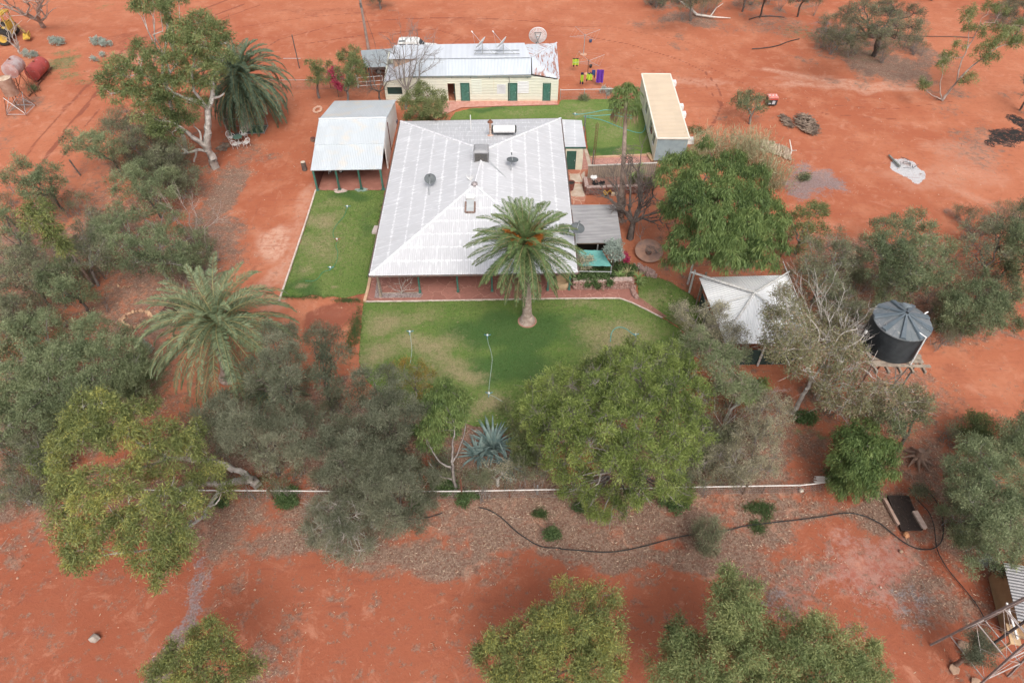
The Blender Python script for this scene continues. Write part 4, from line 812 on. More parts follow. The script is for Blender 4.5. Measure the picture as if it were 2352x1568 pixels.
for i,(zx,zy) in enumerate(((908,660),(966,850),(985,912),(1050,1120))):
    p=at(*q3(zx+4,zy),2.1); d=(p-q1).dot(ay); c=q1+ay*d+ax*.42; c.z=2.0; k=MB(); k.box(c,(.62,.58,.46),math.atan2(ax.y,ax.x)); u=k.build('air_conditioner',WHITE,dg)
    k=MB(); 
    for j in range(5): k.box(c+ax*.32+Vector((0,0,-.16+.08*j)),(.02,.48,.025),math.atan2(ax.y,ax.x))
    k.build('grille',M('unit_grille',(.40,.41,.42)),u)
for i in range(5):
    for s in(.3,2.7): p=D0+ay*(.5+i*(Ld-1)/4)+ax*s; b=MB(); b.box((p.x,p.y,.17),(.3,.3,.36)); b.build('footing',CONC,dg)
# ---------------- patio skillion on the right of the house
P4=[at(*qr3(515,360),2.55),at(*qr3(878,358),2.45),at(*qr3(925,662),2.35),at(*qr3(545,665),2.45)]
pt=thing('patio_shelter',((P4[0].x+P4[1].x)/2,(P4[0].y+P4[2].y)/2,0),'weathered grey ribbed patio roof against the right side of the homestead','shelter')
b=MB(); b.slab([P4[3],P4[2],P4[1],P4[0]],.05,P4[0]-P4[3]); b.build('roof',ROOFG,pt)
for p in(P4[2]+Vector((-.12,.15,0)),P4[1]+Vector((-.12,-.15,0)),(P4[2]+P4[3])/2+Vector((0,.15,0))): k=MB(); k.box((p.x,p.y,p.z/2-.03),(.09,.09,p.z-.06)); k.build('post',GALV,pt)
k=MB(); k.bar(P4[3]+Vector((.1,.08,-.1)),P4[2]+Vector((-.1,.08,-.1)),.1); k.build('beam',M('brown_beam',(.12,.075,.05)),pt)
k=MB(); k.wall((P4[3].x+.1,P4[3].y+1.9),(P4[2].x-.2,P4[2].y+1.9),0,2.3,.08); k.build('back_wall',DARK,pt)  # near-black colour stands in for the shade in the opening under the roof
# shade cloth
s0,s1,s2,s3=at(*e4(370,525),2.15),at(*e4(870,533),2.15),at(*e4(1045,826),1.75),at(*e4(400,815),1.75)
sc_=thing('shade_sail',((s0.x+s1.x)/2,(s0.y+s2.y)/2,0),'teal shadecloth stretched on thin poles beside the patio','shade sail')
k=MB(); n=8; g_=[[s0.lerp(s1,i/n).lerp(s3.lerp(s2,i/n),j/n)+Vector((0,0,-.10*math.sin(math.pi*i/n)*math.sin(math.pi*j/n)+.02*math.sin(i*2.4))) for i in range(n+1)] for j in range(n+1)]
vs=[p for r_ in g_ for p in r_]; k.poly(vs,[(j*(n+1)+i,j*(n+1)+i+1,(j+1)*(n+1)+i+1,(j+1)*(n+1)+i) for j in range(n) for i in range(n)]); k.build('cloth',M('teal_cloth',(.09,.27,.25),(.12,.32,.29),3,.85,c3=(.15,.31,.28)),sc_)
for p in(s2,s3): k=MB(); k.tube([(p.x,p.y,0),(p.x,p.y,p.z+.05)],.05,8); k.build('pole',GALV,sc_)
k=MB(); k.tube([s3+Vector((0,-.35,-.25)),s2+Vector((0,-.35,-.25))],.03,6); k.build('rail',GALV,sc_)
# ---------------- bower shed with tin pyramid roof
qc=[at(*e6(230,225),2.6),at(*e6(1470,190),2.6),at(*e6(1830,1140),2.6),at(*e6(600,1150),2.6)]; ap=at(*e6(1000,465),3.55)
cen=sum(qc,Vector())/4; bw=thing('garden_bower',(cen.x,cen.y,0),'square garden shelter with silver pyramid iron roof and white outrigger poles','shelter')
b=MB()
for i in range(4): b.slab([qc[i],qc[(i+1)%4],ap],.05,qc[(i+1)%4]-qc[i])
b.build('roof',ROOFS,bw)
def pole(a,c,r=.07,m=WSTEEL): k=MB(); k.tube([a,c],r,6); return k.build('outrigger_pole',m,bw)
pole(at(*e6(120,150),2.9),ap+Vector((0,0,.22)),.085); pole(at(*e6(620,1015),2.75),ap+Vector((0,0,.22)),.07); pole(at(*e6(225,690),2.75),ap+Vector((0,0,.15)),.035); pole(at(*e6(1495,140),2.75),ap+Vector((0,0,.2)),.06)
pole(at(*e6(1900,1180),2.7),ap+Vector((0,0,.2)),.06)
pole(at(*e6(1405,0),2.9),at(*e6(1640,570),2.8),.03); pole(at(*e6(890,1130),2.5),at(*e6(1460,1190),2.5),.05)
for a,c in(((165,175),(90,440)),((120,170),(70,320)),((1165,1200),(1045,1460)),((262,400),(245,470))):
    g0=at(*e6(*c)); k=MB(); tp=at_y(*e6(*a),g0.y); k.tube([g0,(g0.x,g0.y,max(2.3,tp.z))],.08,6); k.build('post',WSTEEL if a[0]!=262 else WOOD,bw)
for i in range(4): p=qc[i].lerp(cen,.07); k=MB(); k.tube([(p.x,p.y,0),(p.x,p.y,2.6)],.06,6); k.build('post',WOOD,bw)
k=MB(); a,c=qc[3].lerp(cen,.12),qc[2].lerp(cen,.12); k.wall((a.x,a.y),(c.x,c.y),.0,1.5,.05); k.build('screen_wall',M('dark_green_screen',(.03,.055,.05),rough=.9),bw)
k=MB(); a,c=qc[0].lerp(cen,.12),qc[3].lerp(cen,.12); k.wall((a.x,a.y),(c.x,c.y),.0,1.4,.05); k.build('screen_wall',M('dark_green_screen',(.03,.055,.05),rough=.9),bw)
a,c=at(1781,634),at(1803,640); k=MB(); k.wall((a.x,a.y+3.0),(c.x+.4,c.y+2.6),0,2.2,.06); tag(k.build('iron_screen',corr('rust_screen',(.26,.15,.10),(.20,.11,.075),.2,.6,dark=.6),None,(a.x,a.y+3,0)),'rusty brown corrugated screen behind the silver roofed shelter','screen')
# ---------------- corrugated privacy fence, stone garden walls
def corr_fence(name,a,c,h,label,mt,cap=None,pitch=.19,amp=.03):
    t=thing(name,((a.x+c.x)/2,(a.y+c.y)/2,0),label,'fence'); L=(c-a).length; e=(c-a)/L; nr=Vector((e.y,-e.x,0)); n=int(L/pitch*4); b=MB(); vs=[]
    for i in range(n+1): o=nr*amp*math.sin(i*math.pi/2); p=a+e*L*i/n+o; vs+=[p,p+Vector((0,0,h))]
    b.poly(vs,[(2*i,2*i+2,2*i+3,2*i+1) for i in range(n)]); b.build('sheeting',mt,t)
    if cap: k=MB(); k.box((a+c)/2+Vector((0,0,h+.03)),(L+.1,.12,.08),math.atan2(e.y,e.x)); k.build('top_rail',cap,t)
    return t
corr_fence('iron_fence',at(1348,417.5),at(1503,411),1.68,'tall tan corrugated iron fence behind the raised garden bed',M('tan_iron',(.34,.27,.21),(.27,.215,.17),1.2,.7,c3=(.17,.14,.12)),M('fence_cap',(.55,.52,.47),rough=.6))
def stone_wall(name,pts,h,th,label,mt=STONE,cap=True,r_=.14):
    rn=random.Random(5+len(pts)); t=thing(name,pts[0],label,'wall'); b=MB(); k=MB()
    for a,c in zip(pts[:-1],pts[1:]):
        L=(c-a).length; e=(c-a)/L; b.box((a+c)/2+Vector((0,0,h*.46)),(L,th*.8,h*.92),math.atan2(e.y,e.x)); nr=Vector((e.y,-e.x,0)); x=0
        while x<L:
            for j in range(int(h/(r_*1.1))+1):
                for sd in(-1,1): k.stone(a+e*(x+rn.uniform(-.05,.05))+nr*sd*th*.4+Vector((0,0,min(h-.06,.08+j*r_*1.1))),r_*rn.uniform(.7,1.1),rn,.6)
            x+=r_*1.35
    b.build('core',MAROON if False else mt,t); k.build('stones',mt,t)
    if cap:
        k=MB()
        for a,c in zip(pts[:-1],pts[1:]):
            L=(c-a).length; e=(c-a)/L; x=.1
            while x<L: w_=rn.uniform(.2,.4); k.box(a+e*x+Vector((0,0,h+.02)),(w_,th*1.05,.07),math.atan2(e.y,e.x)+rn.uniform(-.1,.1)); x+=w_+.02
        k.build('cap_stones',M('pale_cap_stone',(.46,.35,.31),(.36,.25,.22),5,.9),t)
    return t
stone_wall('garden_wall',[at(1343,424,0),at(1346.5,445.5),at(1488,441)],.72,.32,'low red stone wall holding the bed below the corrugated fence',M('red_stone',(.24,.10,.075),(.15,.065,.05),5,.9,bump=.5,c3=(.36,.22,.19)))
stone_wall('planter_wall',[at(*e4(346,1232)),at(*e4(1440,1212))],.85,.4,'pink stone retaining wall of the green planter right of the verandah')
stone_wall('edging_wall',[at(*e4(1440,1215)),at(*e4(1440,1330)),at(*e4(1520,1440))],.25,.25,'knee high rubble edging beside the side lawn',cap=False)
b=MB(); rn=random.Random(3)
for i in range(34):
    f=i/33; p=at(*e4(1490+310*f,860+150*f)); 
    for j in range(2): b.box(p+Vector((rn.uniform(-.1,.3),rn.uniform(-.25,.25),.16)),(.10,.28,rn.uniform(.25,.5)),rn.uniform(-.3,.3),rn.uniform(-.3,.3),rn.uniform(-.3,.3))
tag(b.build('slate_edging',M('slate_pink',(.44,.31,.27),(.30,.19,.17),5,.9),None,at(*e4(1600,920))),'upright pink slate slabs edging the side lawn','edging')
sheet('bed_soil',[at(1345,421),at(1503,413),at(1500,432),at(1490,440),at(1347,444)],.55,M('bed_soil',(.26,.13,.10),(.20,.12,.09),3,.95),'raised bed of brown soil before the corrugated fence',1.2)
sheet('planter_soil',[at(*e4(350,1215)),at(*e4(1440,1195)),at(*e4(1430,900)),at(*e4(1100,800)),at(*e4(380,830))],.5,M('planter_soil',(.07,.09,.035),(.10,.08,.05),3,.95),'soil of the planter bed',1.2)
sheet('terrace_paving',[at(*e3(780,190)),at(*e3(2060,150)),at(*e3(2150,345)),at(*e3(2150,420)),at(*e3(690,440)),at(*e3(600,440)),at(*e3(590,50)),at(*e3(700,0))],.03,PINKPAVE,'pink crazy paved terrace behind the corrugated fence',1.0)
for i,(pl,z) in enumerate((([(330,545),(540,545),(610,720),(400,725),(340,690)],.05),([(385,750),(640,770),(668,1000),(640,1040),(370,1035),(355,990)],.05),([(570,560),(650,480),(660,700),(610,690)],.045),([(640,0),(700,0),(800,350),(720,350)],.06))):
    sheet('concrete_slab',[at(*e3(*p)) for p in pl],z,CONC,['pale slab near the green door','large pale slab beside the raised bed','narrow pale slab by the fence','concrete strip beside the wing'][i],1.5)
sheet('side_path',[at(*e3(300,440)),at(*e3(690,440)),at(*e3(690,980)),at(*e3(640,1200)),at(*e3(340,1200))],.025,crazy('red_flagging',(.42,.15,.09),(.46,.22,.15),(.52,.33,.24),1.0,.05),'red flagstones between the homestead and the raised bed',1.0)
b=MB(); b.bar(at(*e3(780,180),.06),at(*e3(2060,125),.06),.2); tag(b.build('terrace_kerb',M('tan_kerb',(.55,.36,.24)),None,at(*e3(780,180))),'tan kerb between rear lawn and pink terrace','kerb')
# ---------------- lawns
LG=lawn_mat()
sheet('left_lawn',[at(*p) for p in((726,438),(884,438),(872,500),(860,560),(848,625),(842,672),(820,676),(790,684),(765,680),(745,683),(720,676),(690,683),(668,681),(646,681),(660,645),(682,580),(705,510))],.02,LG,'left lawn between the carport and the red soil patch',.3,
  [(0,752,505,45,28,1),(0,700,500,40,20,1),(0,690,560,40,25,.8),(0,740,570,60,60,.75),(0,700,620,30,20,.75),(0,750,470,60,16,.6),(0,780,560,70,90,.45),(0,860,540,10,10,.7),(0,700,650,20,8,1),(0,760,660,14,5,1),(1,700,660,60,30,.8),(1,800,450,70,16,.8),(1,840,520,30,60,.6),(1,680,610,20,50,.5)],.04)
sheet('front_lawn',[at(*p) for p in((835,695),(1060,691.5),(1286,687.8),(1422,687),(1450,697),(1485,713.5),(1523,732),(1556,752),(1600,800),(1580,880),(1480,950),(1300,985),(1120,985),(980,950),(900,930),(840,870),(824,830),(828,770))],.02,LG,'front lawn with dry patches before the homestead',.3,
  [(0,880,740,60,35,1),(0,940,730,90,26,.7),(0,860,810,60,40,.95),(0,980,790,110,30,1),(0,1020,830,70,30,.9),(0,1060,860,70,26,1),(0,1120,930,60,30,1),(0,1000,860,90,60,.7),(0,1410,770,110,50,1),(0,1370,830,50,30,.9),(0,1350,700,80,14,.7),(0,1480,740,60,20,.5),(0,1300,900,90,50,.8),(1,1180,760,190,60,1),(1,1180,840,140,60,.9),(1,1000,740,60,20,.5),(1,920,790,60,20,.45),(1,1300,730,80,30,.6)],.04)
sheet('side_lawn',[at(*p) for p in((1466,664),(1462,640),(1490,632),(1540,648),(1590,680),(1640,730),(1650,780),(1600,790),(1556,748),(1524,728),(1484,706),(1466,690))],.022,LG,'side lawn strip between path and silver roofed shelter',.35,[(0,1500,690,60,30,.7),(0,1580,740,50,30,.8),(1,1510,670,30,26,.5)],.05)
sheet('rear_lawn',[at(*p) for p in((1034,275),(1046,258),(1080,250),(1150,245.5),(1281,242.5),(1290,230),(1380,228.5),(1476,228),(1489,290),(1499,354),(1420,358),(1354,360),(1348,330),(1344,290),(1288,288),(1150,288),(1044,292))],.02,LG,'rear lawn between the quarters and the cabin',.4,
  [(0,1200,258,60,10,.55),(0,1330,245,40,10,.5),(0,1330,262,60,14,.7),(0,1400,300,60,26,.5),(0,1430,345,20,8,1),(1,1400,345,70,12,.9),(1,1120,252,70,8,.8),(1,1360,350,30,12,.8),(1,1460,300,20,30,.5)],.05)
b=MB(); P=[at(*p) for p in((727,437.5),(705,508),(681,580),(659,645),(643,692))]
for p,q in zip(P[:-1],P[1:]): b.bar(p+Vector((-.06,0,.03)),q+Vector((-.06,0,.03)),.13)
tag(b.build('drive_kerb',KERB,None,P[0]),'pale kerb between the left lawn and the red drive','kerb')
# ================================================================ THINGS ON THE ROOFS
DGREY=M('dish_grey',(.11,.125,.13),(.09,.10,.105),4,.6); LGREY=M('dish_light',(.62,.63,.63),(.54,.55,.55),4,.6)
def dish(label,foot,c,rad,nrm,mat,arm=(0,.4,.5),armL=.8,legs=0,group=None,mesh=False,name='satellite_dish'):
    t=thing(name,foot,label,'satellite dish',group); c=Vector(c); nrm=Vector(nrm).normalized(); foot=Vector(foot)
    k=MB(); dp=rad*.2; prof=[(rad*f,dp*f*f) for f in(0.02,.25,.5,.75,1)]+[(rad*f,dp*f*f-.02) for f in(1,.75,.5,.25,.02)]
    k.lathe(prof,c,28,nrm,cap=True)
    r=k.build('reflector',mat,t,smooth=True); 
    k=MB(); k.tube([foot,(foot.x,foot.y,c.z-.1),c-nrm*.04],[.05,.045,.04],8); k.build('mast',GALV,t)
    a=Vector(arm).normalized(); tip=c+a*armL; k=MB(); k.tube([c-a.cross(nrm).cross(nrm).normalized()*0+nrm*.02-Vector((0,0,rad*.0)),tip],.022,6); 
    if legs: k.tube([c+nrm.orthogonal()*rad*.9,tip],.012,4)
    k.build('feed_arm',GALV,t); k=MB(); k.tube([tip-a*.05,tip+a*.16],[.05,.07],8); k.build('feed_horn',WHITE if legs else DGREY,t)
    return t
def roofz(u,v,z): return at(u,v,z)
p=at(*q2(1090,1565),3.6); dish('small grey dish low on the left slope of the homestead roof',p,at(*q2(1097,1438),4.25),.48,(.1,-.45,.85),DGREY,(-.1,.1,1),.3)
p=at(*q2(1745,1365),4.0); dish('small grey dish beside the roof cooler',p,at(*q2(1757,1288),4.6),.50,(.05,.1,.97),DGREY,(-.1,.75,.5),.55)
p=at(*e4(125,215),2.9); dish('small brownish dish at the right eave half behind palm fronds',p,at(*e4(160,150),3.2),.45,(.2,-.2,.9),DGREY,(0,.7,.5),.3)
p=at(*e4(388,450),2.4); dish('small grey dish on a tall mast over the patio roof',p,at(*e4(412,140),3.9),.56,(.1,-.15,.9),DGREY,(.3,.8,.5),.5)
for i,(c,r_,f,lb) in enumerate(((e2(112,268),.0,e2(128,440),'white tilted dish on the quarters roof nearer the bare tree'),(e2(448,265),.0,e2(460,440),'white tilted dish on the quarters roof nearer the rusty end'))):
    fp=at(*f,3.95); cp=at(*c,5.3); cp.y=fp.y+.0; cp=at_y(*c,fp.y); t=dish(lb,fp,cp,.72,(-.78,.35,.62),LGREY,(-.62,.45,.55),1.45,1,'white dishes on the quarters roof')
    k=MB(); 
    for a in((-.9,-.1,.05),(1.3,-.1,.05)): k.tube([fp+Vector((0,0,.9)),fp+Vector(a)],.02,5)
    for dy in(-.1,.75,): k.bar(fp+Vector((-.9,dy,.05)),fp+Vector((1.7,dy,.08)),.06)
    k.build('roof_frame',GALV,t)
c=at(*e2(1013,165),0); fp=at_y(*e2(990,275),YW+6.3); fp=Vector((fp.x,fp.y,0)); cp=at_y(*e2(1013,165),YW+6.5)
t=thing('mesh_dish',fp,'large pale mesh satellite dish standing behind the rusty end of the quarters','satellite dish'); nrm=Vector((.02,.95,.2)).normalized(); R0=.95; side=Vector((1,0,0)); upv=nrm.cross(side)
k=MB()
for j in range(28):
    a=2*math.pi*j/28; d=side*math.cos(a)+upv*math.sin(a); k.tube([cp+d*R0*f+nrm*R0*.28*f*f for f in(.08,.4,.7,1)],.026 if j%2==0 else .018,4)
for f in(.15,.22,.29,.36,.43,.5,.57,.64,.71,.78,.85,.92,1.0):
    k.tube([cp+(side*math.cos(a)+upv*math.sin(a))*R0*f+nrm*R0*.28*f*f for a in[2*math.pi*q/36 for q in range(37)]],.045 if f==1 else .016,4)
k.build('mesh_reflector',M('dish_mesh',(.66,.65,.65),(.58,.57,.57),5,.6),t)
k=MB(); k.tube([fp,(fp.x,fp.y-.0,cp.z-.5)],.09,8); k.bar(cp+Vector((-.35,-.12,.5)),cp+Vector((.1,-.2,-.6)),.06); k.bar(cp+Vector((.35,-.12,.5)),cp+Vector((-.1,-.2,-.6)),.06); k.bar(cp+Vector((-.4,-.1,.5)),cp+Vector((.4,-.1,.5)),.05); k.build('mount',M('dish_mount',(.16,.18,.18),rough=.6),t)
# evaporative cooler
cb_=at(*q2(1510,1290),4.3); t=thing('roof_cooler',cb_,'grey louvred evaporative cooler box on the homestead ridge','roof cooler')
k=MB(); s_=.60; h_=.95; z0=cb_.z+.15
k.prism([(cb_.x-s_,cb_.y-s_),(cb_.x+s_,cb_.y-s_),(cb_.x+s_,cb_.y+s_),(cb_.x-s_,cb_.y+s_)],z0,z0+.12)
P=[(-s_,-s_),(s_,-s_),(s_,s_),(-s_,s_)]
for x,y in P: k.box((cb_.x+x*.95,cb_.y+y*.95,z0+h_/2),(.09,.09,h_))
k.build('base_frame',M('cooler_grey',(.22,.22,.225),(.17,.17,.175),4,.6),t)
k=MB(); vs=[(cb_.x+x*f,cb_.y+y*f,z0+h_+dz) for f,dz in((1.04,-.04),(1.06,.06),(.8,.2),(.35,.24)) for x,y in P]; fs=[(4*i+j,4*i+(j+1)%4,4*i+4+(j+1)%4,4*i+4+j) for i in range(3) for j in range(4)]+[(12,13,14,15)]; k.poly(vs,fs); k.build('lid',M('cooler_lid',(.30,.30,.31),(.25,.25,.26),4,.6),t)
k=MB()
for sd in range(4):
    dx,dy=((0,-1),(1,0),(0,1),(-1,0))[sd]
    for j in range(11): k.box((cb_.x+dx*s_+ (0 if dx else (j-5)*.1),cb_.y+dy*s_+(0 if dy else (j-5)*.1),z0+h_*.5),(.03 if dx==0 else .04,.03 if dy==0 else .04,h_*.8))
k.box((cb_.x,cb_.y,z0+h_*.5),(s_*1.85,s_*1.85,h_*.85)); k.build('louvres',M('cooler_louvre',(.09,.09,.092),(.13,.12,.11),6,.7),t)
k=MB(); k.box((cb_.x,cb_.y-.1,cb_.z+.0),(.75,.75,.5)); k.build('duct',M('cooler_grey',(.22,.22,.225)),t)
# solar water heater
a,b_=at(*q2(1595,1035),4.35),at(*q2(1785,1035),4.35); t=thing('solar_water_heater',(a+b_)/2-Vector((0,0,.4)),'white cylindrical solar water heater tank on the rear roof slope','water heater')
k=MB(); ax_=(b_-a).normalized(); L=(b_-a).length; k.lathe([(.18,0),(.31,.03),(.34,.1),(.34,L-.1),(.31,L-.03),(.18,L)],a,20,ax_); k.build('tank',WHITE,t,smooth=True)
for pp,dd_ in((b_,ax_),(a,-ax_)): k=MB(); k.lathe([(.345,-.10),(.35,.0),(.2,.05)],pp,20,dd_); k.build('end_cap',BLACK,t)
k=MB(); pz=(a+b_)/2; k.box((pz.x,pz.y+1.0,4.02-.25),(L*.95,1.5,.07),0,-.33); k.build('collector_panel',M('collector',(.16,.17,.20),(.12,.13,.15),3,.2),t)
# flue with rust streaks
f0=at(*q2(1581,1085),3.75); t=thing('flue_pipe',f0,'rusty capped flue pipe beside the water heater','flue')
k=MB(); tp=at_y(*q2(1577,985),f0.y); k.tube([f0,(f0.x,f0.y,tp.z)],.11,12); k.build('pipe',M('flue_white',(.58,.50,.45),(.34,.18,.11),6,.7),t); k=MB(); k.lathe([(.1,0),(.26,.05),(.22,.14),(.05,.3)],(f0.x,f0.y,tp.z),12); k.build('cowl',RUST,t)
k=MB(); k.lathe([(.3,0),(.14,.08)],f0-Vector((0,0,.03)),12); k.build('flashing',M('rusty_flashing',(.42,.16,.08),(.60,.50,.45),5,.8),t)
p=at(*q2(1425,1045),3.5); k=MB(); k.tube([p,p+Vector((0,0,1.5))],.04,6); tag(k.build('vent_pipe',WHITE,None,p),'thin white vent pipe on the rear roof slope','pipe')
p=at(*qr2(1667,205),4.6); k=MB(); k.lathe([(.12,0),(.25,.05),(.26,.2),(.16,.3),(.02,.34)],p,12); tag(k.build('ridge_ventilator',M('whirly',(.40,.36,.36),(.20,.17,.17),8,.5,.3),None,p),'rusty round ventilator at the front end of the ridge','ventilator')
p=at(*qr2(1632,165),4.6); k=MB()
for j in range(7): a_=-1.2+j*.4+math.pi; k.tube([p+Vector((.0,0,0)),p+Vector((.28*math.sin(a_),.1,.2+.28*abs(math.cos(a_))*.4)),p+Vector((.33*math.sin(a_),.1,.45))],.02,4)
tag(k.build('basket_frame',WSTEEL,None,p),'small white wire basket frame on the homestead ridge','frame')
# patched opening on the front hip (old chimney)
z_=4.0
for _ in range(30): c0=at(*qr2(1632,385),z_); z_=FL.z+(RF.z-FL.z)/(RF.y-FL.y)*(c0.y-FL.y)
c0=at(*qr2(1632,385),z_)+Vector((0,0,.05)); t=thing('chimney_patch',c0,'brick edged skylight patch on the front hip','skylight'); dn=Vector((0,-1,-.247)).normalized()
k=MB(); rn=random.Random(1)
for j in range(10): 
    for x in(-.36,.36): k.box(c0+Vector((x,0,.02))+dn*(-.5+j*.105),(.14,.10,.10),rn.uniform(-.1,.1),.242)
for j in range(6): k.box(c0+Vector((-.3+j*.12,0,.02))+dn*.5,(.10,.14,.10),0,.242)
k.build('brick_edge',M('old_brick',(.24,.16,.13),(.14,.085,.07),3,.9,c3=(.5,.42,.38)),t)
k=MB(); k.box(c0+dn*-.15+Vector((0,0,.04)),(.56,1.15,.05),0,.242); k.build('glazing',M('skylight_glass',(.44,.46,.47),(.38,.40,.41),2,.5),t); k=MB(); k.box(c0+dn*-.95+Vector((0,0,.12)),(.62,.4,.2),0,.242); k.build('hood',WHITE,t)
def hose(name,label,pts,z,r,mat,cat='hose',sub=8):
    P=[at(u,v,z) for u,v in pts]; Q=[]
    for i in range(len(P)-1):
        p0,p1,p2,p3=P[max(i-1,0)],P[i],P[i+1],P[min(i+2,len(P)-1)]
        for j in range(sub): t=j/sub; Q.append(.5*((2*p1)+(p2-p0)*t+(2*p0-5*p1+4*p2-p3)*t*t+(3*p1-p0-3*p2+p3)*t**3))
    Q.append(P[-1]); k=MB(); k.tube(Q,r,6); return tag(k.build(name,mat,None,P[0]),label,cat)
W2=[at(*q2(1570,1290),4.75),at(*q2(1700,1420),4.1),at(*q2(1865,1565),3.3)]; k=MB(); k.tube(W2,.03,5); tag(k.build('stay_cable',GALV,None,W2[0]),'cable running down the roof from the cooler to the palm','cable')
# chimney style mast right of house by terrace
p=at(*q3(187,1143)); tz=at_y(*q3(203,925),p.y).z; k=MB(); k.tube([p,(p.x,p.y,tz)],.06,8); tag(k.build('steel_pole',M('pole_dark',(.13,.13,.13),(.2,.19,.18),6,.6),None,p),'dark steel pole at the corner of the right wing','pole')
p=at(*q3(257,1325)); t=thing('guyed_mast',p,'slim rusty lattice mast before the rear lawn','mast'); k=MB()
for dx,dy in((0,0),(.22,0),(.11,.2)): k.tube([p+Vector((dx,dy,0)),(p.x+dx,p.y+dy,4.3)],.02,5)
for j in range(16): z=j*.27; k.tube([p+Vector((0,0,z)),p+Vector((.22,0,z+.13))],.01,4); k.tube([p+Vector((.22,0,z+.13)),p+Vector((.11,.2,z+.27))],.01,4)
k.build('lattice',RUST,t); k=MB()
k.tube([p+Vector((.05,-.0,0)),p+Vector((.05,0,1.6))],.05,6); k.build('stub_post',M('pole_dark',(.13,.13,.13)),t)
# ================================================================ WATER TANK
TC=Vector((24.0,29.6,0)); zb,zt,RT=4.1,6.2,1.66
t=thing('water_tank',TC+Vector((0,0,zb)),'black ribbed poly water tank with grey cone lid on a timber stand','water tank')
k=MB(); prof=[(RT-.03,zb)]; n=26
for i in range(n): z=zb+(zt-zb)*i/n; prof+=[(RT-.03,z+.01),(RT+.015,z+.035),(RT-.02,z+.065)]
prof.append((RT+.02,zt)); k.lathe([(r,z-zb) for r,z in prof],TC+Vector((0,0,zb)),48,cap=False); k.build('ribbed_wall',M('tank_black',(.016,.019,.022),(.030,.034,.038),2,.38),t,smooth=True)
k=MB(); k.lathe([(RT+.05,-.03),(RT+.04,.04),(.12,.58),(.02,.60)],TC+Vector((0,0,zt)),48); lid=k.build('lid',M('tank_lid',(.11,.13,.14),(.16,.17,.18),1.2,.5,c3=(.30,.29,.28)),t)
k=MB()
for j in range(9):
    a=j*2*math.pi/9+.15; d=Vector((math.cos(a),math.sin(a),0)); s_=Vector((-d.y,d.x,0)); A0,A1=TC+d*.1+Vector((0,0,zt+.60)),TC+d*(RT+.03)+Vector((0,0,zt+.07)); w0,w1,h=.06,.19,.11
    u=Vector((0,0,h)); vs=[A0-s_*w0,A0+s_*w0,A0+s_*w0*.7+u,A0-s_*w0*.7+u,A1-s_*w1,A1+s_*w1,A1+s_*w1*.7+u,A1-s_*w1*.7+u]
    k.poly(vs,[(0,4,7,3),(3,7,6,2),(2,6,5,1),(4,5,6,7)])
    a+=math.pi/9; d=Vector((math.cos(a),math.sin(a),0)); k.tube([TC+d*.5+Vector((0,0,zt+.43)),TC+d*RT+Vector((0,0,zt+.05))],.018,4)
k.build('lid_ribs',M('tank_rib',(.085,.11,.13),(.11,.135,.155),2,.5),lid)
hc_=TC+Vector((.55,1.05,zt+.22)); k=MB(); k.lathe([(.33,-.02),(.33,.10),(.27,.12),(.27,.16),(.06,.2)],hc_,24,(.15,.3,.94)); k.build('hatch',M('tank_lid2',(.19,.22,.24),rough=.5),t)
k=MB(); a=at_y(*e7(1065,655),TC.y-1.0); k.tube([TC+Vector((.35,-1.15,zt+.28)),TC+Vector((.72,-1.58,zt+.22)),TC+Vector((.66,-1.78,zb+.1))],.045,8); k.build('inlet_pipe',WHITE,t); k=MB(); k.tube([TC+Vector((.66,-1.78,zb+.1)),TC+Vector((.3,-1.6,0))],.035,6); k.build('down_pipe',M('pipe_grey',(.25,.24,.23),(.18,.17,.16),4,.6),t)
k=MB(); k.tube([TC+Vector((1.4,.35,zt+.1)),TC+Vector((1.46,.4,zt+.3)),TC+Vector((1.62,.46,zt+.34))],.05,8); k.build('vent_elbow',WHITE,t)
k=MB(); k.lathe([(.04,0),(.09,.05),(.10,.2),(.05,.26)],TC+Vector((-1.8,.1,zb+.9)),10); k.build('float_gauge',WHITE,t)
t=thing('tank_stand',TC,'tall weathered timber and steel stand under the black water tank','stand'); k=MB(); rn=random.Random(2)
for i in range(13): y=-1.75+i*.29; k.box(TC+Vector((rn.uniform(-.15,.15),y,zb-.04)),(3.3+rn.uniform(-.35,.35),.22,.06),rn.uniform(-.04,.04))
k.build('deck_boards',WOOD,t)
for x in(-1.5,-.75,0,.75,1.5): k=MB(); k.box(TC+Vector((x,-.15,zb-.17)),(.12,4.2,.18)); k.build('joist',WOOD,t)
for x in(-1.35,1.35):
    for y in(-1.35,1.35): k=MB(); k.tube([TC+Vector((x*1.05,y*1.05,0)),TC+Vector((x,y,zb-.26))],.06,7); k.build('leg',RUST if x*y>0 else BARK['grey'],t)
k=MB()
for s_ in(-1,1): 
    k.tube([TC+Vector((-1.38,1.38*s_,.4)),TC+Vector((1.38,1.38*s_,3.4))],.03,5); k.tube([TC+Vector((1.38,1.38*s_,.4)),TC+Vector((-1.38,1.38*s_,3.4))],.03,5); k.tube([TC+Vector((1.38*s_,-1.38,.4)),TC+Vector((1.38*s_,1.38,3.4))],.03,5); k.tube([TC+Vector((-1.4,1.38*s_,2)),TC+Vector((1.4,1.38*s_,2))],.03,5)
k.build('bracing',BARK['grey'],t)
